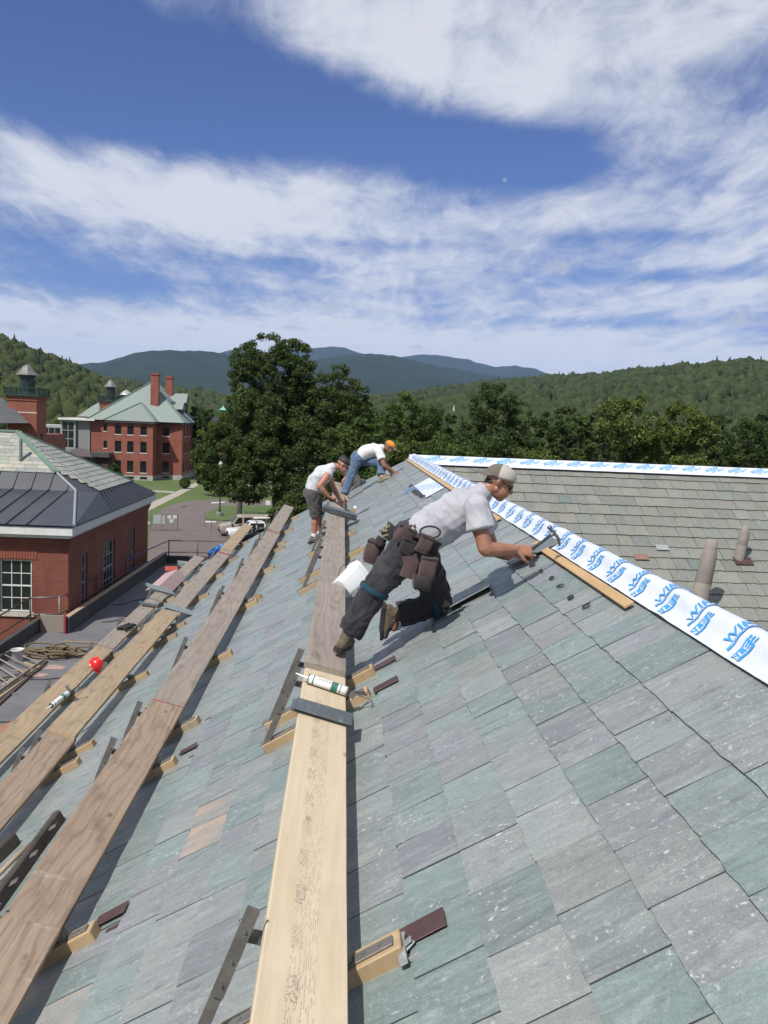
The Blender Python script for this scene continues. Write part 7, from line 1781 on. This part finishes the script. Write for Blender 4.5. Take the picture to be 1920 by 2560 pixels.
def boot(root, ankle, fwd, up, s, mat, solemat, shaft=.10, name='boot', lace=None, voxel=.007):
    """laced boot or shoe; ankle joint position, fwd towards the toe, up along the shin"""
    fwd = fwd.normalized(); up = (up - fwd*up.dot(fwd)).normalized(); lat = fwd.cross(up)
    def P(x, y, z): return ankle + fwd*(x*s) + lat*(y*s) + up*(z*s)
    b = MB()
    limb(b, [P(-.055, 0, -.052), P(.02, 0, -.048), P(.10, .004, -.055), P(.155, .006, -.060)], [(.036*s, .036*s), (.040*s, .040*s), (.046*s, .030*s), (.038*s, .024*s)], 12, lat)
    limb(b, [P(-.01, 0, -.03), P(-.004, 0, .02), P(-.006, 0, shaft)], [(.044*s, .052*s), (.046*s, .052*s), (.050*s, .054*s)], 12, lat)
    limb(b, [P(.01, 0, .0), P(.06, .002, -.03), P(.11, .004, -.048)], [.040*s, .036*s, .030*s], 12)
    bt = remeshed(name, b, mat, root, voxel, 3, .0025*s, 40)
    b = MB(); n = 16; out = [(-.098, 0)]; pts = []
    prof = [(-.095, .0), (-.088, .026), (-.06, .036), (0, .034), (.06, .040), (.12, .048), (.165, .040), (.192, .016), (.198, .0), (.192, -.014), (.165, -.034), (.12, -.042), (.06, -.036), (0, -.033), (-.06, -.035), (-.088, -.026)]
    lo = [P(x, y, -.102 + (.010 if x > .15 else 0)) for x, y in prof]; hi = [P(x*.985, y*.97, -.076 + (.006 if x > .15 else 0)) for x, y in prof]; k = len(prof)
    b.add(lo+hi, [tuple(range(k)), tuple(range(2*k-1, k-1, -1))] + [(i, (i+1) % k, k+(i+1) % k, k+i) for i in range(k)]); b.build('sole', solemat, bt)
    if lace is not None:
        b = MB()
        for i in range(5):
            x = .035 + .016*i; z = .035 - .019*i; b.tube([P(x, -.024, z), P(x+.006, 0, z+.012), P(x, .024, z)], .0032*s, 6)
        for sg in (1, -1): b.tube([P(.05, 0, .045), P(.075, sg*.03, .07), P(.10, sg*.045, .05), P(.085, sg*.03, .02), P(.055, 0, .04)], .0028*s, 6)
        b.build('lace', lace, bt)
    return bt
def skin_mat(name, c):
    t = NT(name); p = t.coord('Object'); n1 = t.noise(p, 14, 4); n2 = t.noise(p, 120, 3)
    t.color(t.mix(t.ramp(n1, [(.35, 0.0), (.7, 1.0)]), c, (c[0]*.78, c[1]*.68, c[2]*.62))); t.rough(.48); t.bump(n2, .12, .002)
    t.b.inputs['Subsurface Weight'].default_value = .08; t.b.inputs['Subsurface Radius'].default_value = (.01, .004, .002); return t.m
def cloth(name, c1, c2, dirt=None, wv=180, bump=.25):
    t = NT(name); p = t.coord('Object'); n1 = t.noise(p, 7, 5, .6); n2 = t.noise(p, wv, 2); n3 = t.noise(p, 3.5, 5, .7)
    c = t.mix(t.ramp(n1, [(.35, 0.0), (.7, 1.0)]), c1, c2)
    if dirt: c = t.mix(t.math('MULTIPLY', t.ramp(n3, [(.52, 0.0), (.72, 1.0)]), .75), c, dirt)
    t.color(c); t.rough(.9); t.b.inputs['Specular IOR Level'].default_value = .15; t.b.inputs['Sheen Weight'].default_value = .15; t.bump(n2, bump, .002); return t.m
SK1 = skin_mat('tanned_skin', (.33, .165, .105)); SK2 = skin_mat('sunburnt_skin', (.40, .195, .135)); SK3 = skin_mat('brown_skin', (.27, .135, .088))
MHAIR = PM('dark_hair', (.018, .013, .010), (.035, .024, .017), 60, .55, .5, 200)
MSHADE = NT('dark_lens'); MSHADE.color((.008, .008, .009)); MSHADE.rough(.12); MSHADE = MSHADE.m
C_HEA = cloth('heather_grey_jersey', (.41, .41, .44), (.335, .335, .37), (.27, .265, .27)); C_WHT = cloth('white_jersey', (.64, .63, .615), (.56, .55, .54)); C_SLV = cloth('stained_grey_jersey', (.52, .53, .55), (.45, .46, .48), (.20, .19, .18))
C_CHAR = cloth('charcoal_work_cloth', (.026, .026, .031), (.038, .037, .043), (.060, .057, .056)); C_SHRT = cloth('dark_grey_canvas', (.060, .055, .055), (.085, .078, .075)); C_JEAN = cloth('blue_denim', (.066, .105, .175), (.115, .165, .25), (.05, .08, .13))
C_MAR = cloth('maroon_canvas', (.085, .055, .055), (.060, .040, .042), (.036, .030, .030), 220, .6); C_BLK = cloth('black_webbing', (.028, .026, .026), (.045, .040, .040), None, 260, .4); C_TEAL = cloth('teal_strap', (.016, .052, .082), (.013, .042, .065))
M_BOOT = cloth('muddy_brown_suede', (.120, .095, .070), (.080, .062, .046), (.17, .14, .11), 90, .5); M_SOLE = PM('black_rubber', (.022, .020, .019), (.035, .032, .03), 14, .7, .3, 60); M_LACE = PM('brown_lace', (.06, .045, .035), None, 40, .9); M_SHOE = cloth('grey_sneaker', (.085, .088, .085), (.13, .13, .125)); M_TANSH = cloth('tan_sneaker', (.30, .25, .17), (.24, .20, .14)); M_SOCK = cloth('white_sock', (.62, .62, .62), (.54, .54, .54))
def V(px, py, y): return hy(px, py, y)
def person(name, label, J, st):
    s = st['s']; F_ = st.get('fat', 1.0); B_ = st.get('bfat', 1.0); T_ = st.get('tor', 1.0); root = empty(name, st['base'], label, 'person'); side = Vector(st.get('side', (0, -1, 0))); vx = st.get('voxel', .009)
    dn = lambda a, b_: (b_-a).normalized()
    b = MB()
    pel, chest, neck, hd = J['pel'], J['chest'], J['neck'], J['head']; mid = J.get('mid', pel.lerp(chest, .5))
    limb(b, [pel, mid, chest, chest.lerp(neck, .6)], [(.150*s, .095*s), (.140*s, .092*s), (.165*s, .100*s), (.10*s, .07*s)], 16, side)
    for k in 'rl':
        limb(b, [J['sh_'+k], J['sh_'+k].lerp(J['el_'+k], .5), J['el_'+k]], [.056*s*B_, .049*s*B_, .042*s*B_]); limb(b, [J['el_'+k], J['el_'+k].lerp(J['wr_'+k], .35), J['wr_'+k]], [.043*s*B_, .044*s*B_, .027*s*B_])
        limb(b, [chest.lerp(neck, .35), J['sh_'+k]], [.07*s, .058*s])
        hand(b, J['wr_'+k], J['hf_'+k], J['hp_'+k], s*1.02*B_, J.get('curl_'+k, .6), .1, st.get('th_'+k, 1))
        limb(b, [J['hip_'+k], J['hip_'+k].lerp(J['kn_'+k], .5), J['kn_'+k]], [.084*s, .072*s, .055*s]); limb(b, [J['kn_'+k], J['kn_'+k].lerp(J['an_'+k], .35), J['an_'+k]], [.053*s, .055*s, .036*s])
        limb(b, [J['an_'+k], J['an_'+k] + J['ft_'+k].normalized()*.10*s], [.035*s, .03*s])
    f, l, u = head_geo(b, hd, J['face'], J['hup'], s, neck)
    body = remeshed('body', b, st['skin'], root, st.get('bvox', vx*.75), 3)
    # eyes
    for sg in (1, -1):
        e = MB(); ell(e, hd + u*.002*s + f*.080*s + l*sg*.030*s, (f, l, u), .010*s, .013*s, .008*s, 8, 6); e.build('eye', MSHADE, body, smooth=True)
    # shirt
    b = MB(); w_ = st.get('shirt_w', 1.0); ext = st.get('hem', pel.lerp(mid, .15))
    limb(b, [ext, mid + (J.get('belly', Vector((0, 0, 0)))), chest, chest.lerp(neck, .55)], [(.162*s*w_, .112*s*w_*T_), (.160*s*w_, .125*s*w_*T_), (.178*s*w_, .122*s*w_*T_), (.105*s, .078*s*T_)], 18, side)
    for k in 'rl':
        limb(b, [chest.lerp(neck, .35), J['sh_'+k]], [.085*s, .074*s])
        if st['sleeve'] > 0:
            a = J['sh_'+k]; e = J['el_'+k]; limb(b, [a, a.lerp(e, st['sleeve']*.6), a.lerp(e, st['sleeve'])], [.076*s*B_, .075*s*B_, .084*s*B_], flat_end=True)
    limb(b, [chest.lerp(neck, .5), neck.lerp(hd, .02)], [.088*s, .067*s])
    remeshed('shirt', b, st['shirt'], root, vx, 4, .013*s, 9.0/s, (J['chest']-J['pel']).normalized().cross(side), st.get('seed', 1))
    # trousers or shorts
    b = MB(); limb(b, [pel + (pel-mid)*.20, pel.lerp(mid, .28)], [(.160*s, .120*s*T_), (.160*s, .116*s*T_)], 16, side); ell(b, pel + (pel-mid).normalized()*.03, (side, (mid-pel).normalized().cross(side), (mid-pel).normalized()), .165*s, .125*s*T_, .12*s*T_)
    for k in 'rl':
        h, kn, an = J['hip_'+k], J['kn_'+k], J['an_'+k]; 
        limb(b, [h, h.lerp(kn, .5), kn], [.102*s*F_, .092*s*F_, .076*s*F_])
        if st['legs'] == 'long': limb(b, [kn, kn.lerp(an, .4), kn.lerp(an, st.get('hemk', .85))], [.076*s*F_, .072*s*F_, .071*s*F_], flat_end=True)
        else: limb(b, [kn, kn.lerp(an, .12)], [.082*s, .090*s], flat_end=True)
    remeshed('trousers' if st['legs'] == 'long' else 'shorts', b, st['pants'], root, vx, 4, .014*s, 9.5/s, None, st.get('seed', 1)+4)
    if st['legs'] != 'long':
        for k in 'rl': b = MB(); kn, an = J['kn_'+k], J['an_'+k]; limb(b, [kn.lerp(an, .84), an + (an-kn).normalized()*.02], [.044*s, .046*s]); remeshed('sock', b, M_SOCK, root, .008, 3)
    for k in 'rl':
        boot(root, J['an_'+k], J['ft_'+k], J.get('up_'+k, (J['kn_'+k]-J['an_'+k])), s*st.get('bs', 1.02), st['boot'], st['sole'], st.get('shaft', .07), st.get('bootname', 'boot'), st.get('lace'), st.get('bootvox', .009))
    # hair, cap, glasses
    b = MB(); hs = MB(); cap_shell(hs, hd - f*.014*s + u*.010*s, f, u, l, s, .99); hs.v = hs.v; hair = None if st.get('cap') else hs.build('hair', MHAIR, root, smooth=True)
    hb = MB(); ell(hb, hd - f*.052*s - u*.026*s, (f, l, u), .046*s, .057*s, .046*s, 14, 10); hb.build('hair', MHAIR, root, smooth=True)
    if st.get('cap'):
        cu2 = Vector(st.get('capup', u)).normalized(); cf2 = (f - cu2*f.dot(cu2)).normalized(); cl2 = cf2.cross(cu2)
        b = MB(); cap_shell(b, hd + u*.004*s, cf2, cu2, cl2, s, 1.0)
        if st['brimdir'] < 0: b.mi = [1 if (sum((Vector(b.v[i]) for i in f_), Vector((0, 0, 0)))/len(f_) - hd).dot(cf2) < -.012*s else 0 for f_ in b.f]
        cp = b.build('cap', [st['cap'], st['brim']], root, smooth=True); br = MB(); cap_brim(br, hd + cu2*.012*s, cf2*st['brimdir'], cl2, cu2, s*1.10, .2, .095); br.build('brim', st['brim'], cp, smooth=False)
        bt = MB(); ell(bt, hd - f*.01*s + u*.122*s, (f, l, u), .008*s, .008*s, .005*s, 8, 6); bt.build('button', st['brim'], cp)
    if st.get('shades'):
        g = MB()
        for sg in (1, -1): ell(g, hd + u*.001*s + f*.088*s + l*sg*.031*s, ((f + l*sg*.3).normalized(), (l - f*sg*.3).normalized(), u), .006*s, .028*s, .019*s, 12, 8)
        g.bar(hd + u*.006*s + f*.094*s - l*.01*s, hd + u*.006*s + f*.094*s + l*.01*s, .004*s, .005*s)
        for sg in (1, -1): g.bar(hd + u*.006*s + f*.078*s + l*sg*.062*s, hd + u*.008*s - f*.015*s + l*sg*.083*s, .004*s, .007*s)
        g.build('sunglasses', MSHADE, root, smooth=True)
    return root
# ------------------------------------------------------------------ nearest worker
J = {}
J['pel'] = V(1040, 1346, 5.22); J['mid'] = V(1110, 1303, 5.20); J['chest'] = V(1170, 1266, 5.20); J['neck'] = V(1209, 1228, 5.20); J['head'] = V(1250, 1206, 5.20)
J['face'] = Vector((.86, -.14, -.48)); J['hup'] = Vector((.48, .0, .86))
J['sh_r'] = V(1190, 1262, 5.03); J['el_r'] = V(1213, 1374, 4.96); J['wr_r'] = V(1291, 1373, 5.06); J['hf_r'] = Vector((.95, .12, -.10)); J['hp_r'] = Vector((.0, .75, -.65)); J['curl_r'] = 1.15
J['sh_l'] = V(1190, 1262, 5.40); J['el_l'] = V(1232, 1372, 5.55); J['wr_l'] = V(1272, 1392, 5.46); J['hf_l'] = Vector((.85, -.15, .25)); J['hp_l'] = Vector((.30, 0, -.95)); J['curl_l'] = .25
J['hip_r'] = V(1015, 1378, 5.12); J['kn_r'] = V(937, 1474, 5.03); J['an_r'] = V(868, 1592, 5.02); J['ft_r'] = Vector((.30, .95, -.02))
J['hip_l'] = V(1052, 1385, 5.34); J['kn_l'] = onroof(.70, 5.38, .085); J['an_l'] = V(988, 1538, 5.37); J['ft_l'] = Vector((-.05, .10, -1.0)); J['up_l'] = Vector((.95, 0, .25))
st = dict(s=.90, fat=1.26, bfat=1.16, tor=1.24, bs=1.0, hemk=.92, base=onroof(.45, 5.2), skin=SK1, shirt=C_HEA, sleeve=.55, pants=C_CHAR, legs='long', boot=M_BOOT, sole=M_SOLE, lace=M_LACE, shaft=.085, bootvox=.006, voxel=.0075, bvox=.0055,
          cap=cloth('pale_cap_cloth', (.42, .39, .345), (.35, .325, .285)), brim=cloth('brown_brim_cloth', (.14, .125, .105), (.10, .09, .075)), brimdir=-1, capup=(.22, -.05, .97), shades=True, seed=3, th_r=-1, th_l=1)
w1 = person('person', 'kneeling person in grey T-shirt and backwards cap, hammering at the ridge', J, st)
w1J = J; s1 = st['s']
# knee straps
def strap(root, kn, an, t_, r_, mat):
    p = kn.lerp(an, t_); ax = (an-kn).normalized(); a = ax.orthogonal().normalized(); c_ = ax.cross(a); b = MB()
    pts = [p + a*(r_*math.cos(q)) + c_*(r_*math.sin(q)) for q in np.linspace(0, 2*math.pi, 25)]; b.tube(pts, [(.016, .004)]*25, 6, False, ax); return b.build('knee_strap', mat, root)
strap(w1, J['kn_r'], J['an_r'], .02, .092, C_TEAL); strap(w1, J['kn_l'], J['an_l'], .12, .092, C_TEAL)
b = MB(); bkl = J['kn_l'] + Vector((-.03, -.075, .02)); b.cbox((-.025, -.006, -.016), (.025, .006, .016), .004, Matrix.Translation(bkl)); b.build('buckle', PM('teal_plastic', (.02, .16, .22), None, 9, .4), w1)
# tool belt with pouches
ax_ = (J['mid']-J['pel']).normalized(); sd_ = Vector((0, -1, 0)); fr_ = sd_.cross(ax_).normalized()
fr_ = fr_ if fr_.x > 0 else -fr_
bc = J['pel'].lerp(J['mid'], .10); b = MB()
pts = [bc + sd_*(.160*s1*math.cos(q)) + fr_*(.132*s1*math.sin(q)) for q in np.linspace(0, 2*math.pi, 33)]
b.tube(pts, [(.034, .007)]*33, 8, False, ax_); b.build('tool_belt', C_MAR, w1)
belt = KIDS[w1][-1]
def pouch(c, w_, h_, d_, rot, mat, lean=0.0, open_=True, name='pouch'):
    """tapered cloth pouch hanging at c (its top centre); w_ along x, d_ along y"""
    w_ *= .88; h_ *= .92; d_ *= .85
    M = Matrix.Translation(c) @ Matrix.Rotation(rot, 4, 'Z') @ Matrix.Rotation(lean, 4, 'Y'); b = MB()
    n = 14; rings = []
    for z, k, kd in ((0, 1.0, .9), (-.25, .98, 1.05), (-.6, 1.0, 1.12), (-.9, .95, 1.0), (-1.0, .80, .75)):
        rings.append([(w_/2*k*math.copysign(abs(math.cos(a))**.42, math.cos(a)), d_/2*kd*math.copysign(abs(math.sin(a))**.42, math.sin(a)), z*h_) for a in [2*math.pi*i/n for i in range(n)]])
    inner = [[(x*.86, y*.80, z) for x, y, z in rings[0]], [(x*.84, y*.78, -.55*h_) for x, y, z in rings[0]]]
    vs = [M @ Vector(p) for r_ in (inner[::-1] + rings) for p in r_]; k = len(inner)+len(rings)
    fs = [(i*n+j, i*n+(j+1) % n, (i+1)*n+(j+1) % n, (i+1)*n+j) for i in range(k-1) for j in range(n)] + [tuple(range(n)), tuple((k-1)*n+j for j in range(n-1, -1, -1))]
    for v in vs: v += Vector((.013*mnoise.noise(v*17), .013*mnoise.noise(v*17+Vector((9, 0, 0))), .010*mnoise.noise(v*15)))
    b.add(vs, fs); o = b.build(name, mat, belt, smooth=True)
    r_ = MB(); r_.tube([M @ Vector((x*1.02, y*1.02, -.012)) for x, y, z in rings[0] + rings[0][:1]], [(.008, .003)]*(n+1), 6, False, M.to_3x3() @ ZZ); r_.build('pouch_rim', C_BLK, belt)
    return o
pouch(V(1022, 1318, 5.02), .125, .115, .06, .25, C_MAR, .50); pouch(V(1030, 1348, 4.99), .115, .10, .05, .2, C_BLK, .45)
pouch(V(1072, 1340, 4.96), .095, .12, .07, .1, C_MAR, .40); pouch(V(1075, 1392, 4.95), .115, .15, .08, .0, C_MAR, .12); pouch(V(1058, 1438, 4.94), .125, .10, .07, .1, C_BLK, .10); pouch(V(1093, 1352, 5.0), .07, .10, .05, .1, C_BLK, .45)
pouch(V(943, 1352, 5.30), .12, .165, .10, -.3, C_MAR, .25); pouch(V(990, 1318, 5.22), .12, .10, .07, -.2, C_BLK, .55); pouch(V(955, 1345, 5.25), .07, .06, .06, 0, C_BLK, .4)
b = MB(); b.tube([V(1020, 1370, 5.0), V(1030, 1410, 4.98), V(1018, 1445, 4.97)], [(.05, .018)]*3, 8, True, XX); b.build('pouch', C_MAR, belt)
b = MB(); q = V(1075, 1330, 4.96); b.tube([q + Vector((.06*math.cos(t_), -.01, .035*math.sin(t_))) for t_ in np.linspace(0, 2*math.pi, 18)], .006, 6); b.build('hammer_loop', C_BLK, belt)
b = MB(); 
for k in range(9):
    q = V(962+(k % 3)*5, 1316+k*2.2, 5.22); b.tube([q, q + Vector((.03*math.cos(k), -.02, .02*math.sin(k*2))), q + Vector((.045*math.cos(k+1), -.01, -.02))], .006, 6)
b.build('cord_bundle', PM('pale_cord', (.30, .27, .18), (.22, .2, .13), 30, .9), belt)
# hammer in the right hand
hm = empty('hammer', J['wr_r'] + Vector((.08, 0, 0)), 'claw hammer with dark handle held in the near worker\'s fist', 'hammer')
gp = J['wr_r'] + J['hf_r'].normalized()*.085*s1 + J['hp_r'].normalized()*.020; hp_ = V(1384, 1333, gp.y+.02); hd_ = (hp_-gp).normalized()
b = MB(); b.tube([gp - hd_*.055, gp, gp + hd_*.09, hp_ - hd_*.03], [.016, .0155, .011, .0095], 10, True, YY, .8); b.build('handle', M_SOLE, hm, smooth=True)
pu = Vector((-hd_.z, 0, hd_.x)); b = MB(); b.tube([hp_ - pu*.005, hp_ + pu*.012, hp_ + pu*.020, hp_ + pu*.030, hp_ + pu*.040, hp_ + pu*.052], [.012, .011, .009, .009, .014, .014], 12); 
for sg in (1, -1): b.tube([hp_ - hd_*.004, hp_ - pu*.025 + hd_*.006 + YY*sg*.003, hp_ - pu*.055 + hd_*.004 + YY*sg*.007, hp_ - pu*.085 - hd_*.014 + YY*sg*.010], [(.011, .008), (.010, .006), (.008, .004), (.004, .002)], 8)
b.tube([hp_ - hd_*.035, hp_ + hd_*.012], [.010, .012], 10); b.build('head', PM('dull_steel', (.22, .21, .20), (.15, .145, .14), 20, .38, metal=.8), hm, smooth=True)
# ------------------------------------------------------------------ worker in the sleeveless shirt
def z7(x, y): return 740+x*.1929, 1100+y*.1929
D2 = 12.75; J = {}
J['pel'] = V(*z7(215, 660), D2); J['mid'] = V(*z7(265, 540), D2); J['chest'] = V(*z7(365, 420), D2); J['neck'] = V(*z7(490, 345), D2); J['head'] = V(*z7(615, 325), D2)
J['face'] = Vector((.82, -.12, -.55)); J['hup'] = Vector((.55, 0, .83))
J['sh_r'] = V(*z7(415, 450), D2-.19); J['el_r'] = V(*z7(300, 600), D2-.30); J['wr_r'] = V(*z7(430, 745), D2-.25); J['hf_r'] = Vector((.8, .2, -.45)); J['hp_r'] = Vector((.2, .7, .3)); J['curl_r'] = 1.0
J['sh_l'] = V(*z7(420, 440), D2+.19); J['el_l'] = V(*z7(480, 610), D2+.25); J['wr_l'] = V(*z7(560, 760), D2+.10); J['hf_l'] = Vector((.6, -.1, -.8)); J['hp_l'] = Vector((.3, -.7, .2)); J['curl_l'] = .9
J['hip_r'] = V(*z7(210, 690), D2-.10); J['kn_r'] = V(*z7(248, 960), D2-.12); J['an_r'] = V(*z7(232, 1262), D2-.12); J['ft_r'] = Vector((.86, .25, -.05))
J['hip_l'] = V(*z7(225, 690), D2+.10); J['kn_l'] = V(*z7(290, 930), D2+.20); J['an_l'] = V(*z7(300, 1225), D2+.25); J['ft_l'] = Vector((.86, .25, .12))
st = dict(s=.95, fat=1.12, bfat=1.08, tor=1.12, base=onroof(-.4, D2), skin=SK2, shirt=C_SLV, sleeve=0, pants=C_SHRT, legs='short', boot=M_SHOE, sole=M_SOLE, shaft=.01, voxel=.011, shades=True, seed=7, bootname='shoe', th_r=-1, shirt_w=1.05)
w2 = person('person', 'person in sleeveless grey shirt and dark shorts bending over the slate stack', J, st)
b = MB(); tg = empty('slate_tool', J['wr_r'], 'long slate tool in the sleeveless worker\'s hands', 'tool'); a = V(*z7(440, 760), D2-.25); c_ = V(*z7(765, 970), D2-.1)
b.bar(a, c_, .012, .026); b.build('blade', MSTEEL, tg); b = MB(); b.tube([a - (c_-a).normalized()*.06, a + (c_-a).normalized()*.06], .017, 8); b.build('grip', M_SOLE, tg)
# ------------------------------------------------------------------ worker in the white T-shirt and orange cap
D3 = 16.5; J = {}
J['pel'] = V(*z7(815, 215), D3); J['mid'] = V(*z7(900, 160), D3); J['chest'] = V(*z7(1020, 125), D3); J['neck'] = V(*z7(1120, 95), D3); J['head'] = V(*z7(1210, 92), D3)
J['face'] = Vector((.78, -.15, -.6)); J['hup'] = Vector((.60, 0, .80))
J['sh_r'] = V(*z7(1075, 150), D3-.19); J['el_r'] = V(*z7(1140, 330), D3-.28); J['wr_r'] = V(*z7(1265, 415), D3-.22); J['hf_r'] = Vector((.9, .1, -.1)); J['hp_r'] = Vector((.2, .5, -.6)); J['curl_r'] = .8
J['sh_l'] = V(*z7(1075, 150), D3+.19); J['el_l'] = V(*z7(1150, 310), D3+.28); J['wr_l'] = V(*z7(1245, 430), D3+.15); J['hf_l'] = Vector((.8, 0, -.4)); J['hp_l'] = Vector((.3, -.4, -.6)); J['curl_l'] = .6
J['hip_r'] = V(*z7(790, 250), D3-.10); J['kn_r'] = V(*z7(700, 480), D3-.22); J['an_r'] = V(*z7(615, 735), D3-.35); J['ft_r'] = Vector((.75, -.35, -.1))
J['hip_l'] = V(*z7(850, 250), D3+.10); J['kn_l'] = V(*z7(1105, 310), D3-.10); J['an_l'] = onroof(.80, 16.2, .105); J['ft_l'] = Vector((.86, -.1, .42)); J['up_l'] = Vector((-.4, 0, .9))
st = dict(s=.98, fat=1.12, bfat=1.05, tor=1.12, base=onroof(.4, D3), skin=SK3, shirt=C_WHT, sleeve=.55, pants=C_JEAN, legs='long', boot=M_TANSH, sole=M_SHOE, shaft=.01, voxel=.012, seed=9, bootname='shoe',
          cap=cloth('orange_cap_cloth', (.75, .26, .05), (.66, .22, .045)), brim=cloth('grey_brim_cloth', (.20, .19, .18), (.16, .15, .14)), brimdir=1, th_r=-1)
w3 = person('person', 'person in white T-shirt, jeans and orange cap reaching up near the far roof edge', J, st)
# ------------------------------------------------------------------ crouching worker, mostly hidden behind the other two
D4 = 18.2; J = {}
J['pel'] = V(*z7(790, 560), D4); J['mid'] = V(*z7(760, 500), D4+.1); J['chest'] = V(*z7(700, 440), D4+.1); J['neck'] = V(*z7(660, 400), D4+.1); J['head'] = V(*z7(625, 395), D4+.05)
J['face'] = Vector((-.6, -.45, -.55)); J['hup'] = Vector((-.3, -.1, .9))
J['sh_r'] = V(*z7(690, 440), D4+.28); J['el_r'] = V(*z7(640, 520), D4+.3); J['wr_r'] = V(*z7(600, 590), D4+.2); J['hf_r'] = Vector((-.3, -.2, -.9)); J['hp_r'] = Vector((.5, -.6, 0))
J['sh_l'] = V(*z7(690, 450), D4-.12); J['el_l'] = V(*z7(620, 520), D4-.2); J['wr_l'] = V(*z7(590, 600), D4-.2); J['hf_l'] = Vector((-.2, 0, -.9)); J['hp_l'] = Vector((.5, .6, 0))
J['hip_r'] = V(*z7(790, 580), D4+.16); J['kn_r'] = V(*z7(700, 620), D4+.3); J['an_r'] = V(*z7(820, 680), D4+.25); J['ft_r'] = Vector((-.3, -.6, -.6))
J['hip_l'] = V(*z7(800, 560), D4-.06); J['kn_l'] = V(*z7(870, 545), D4-.25); J['an_l'] = V(*z7(740, 640), D4-.25); J['ft_l'] = Vector((-.8, -.3, -.3))
st = dict(s=.95, base=onroof(.1, D4), skin=SK3, shirt=C_SHRT, sleeve=.5, pants=C_SHRT, legs='long', boot=M_SHOE, sole=M_SOLE, shaft=.04, voxel=.014, seed=12, bootname='shoe')
w4 = person('person', 'crouching person in dark clothes half hidden behind the two far workers', J, st)
strap(w4, J['kn_l'], J['an_l'], .1, .085, C_TEAL)
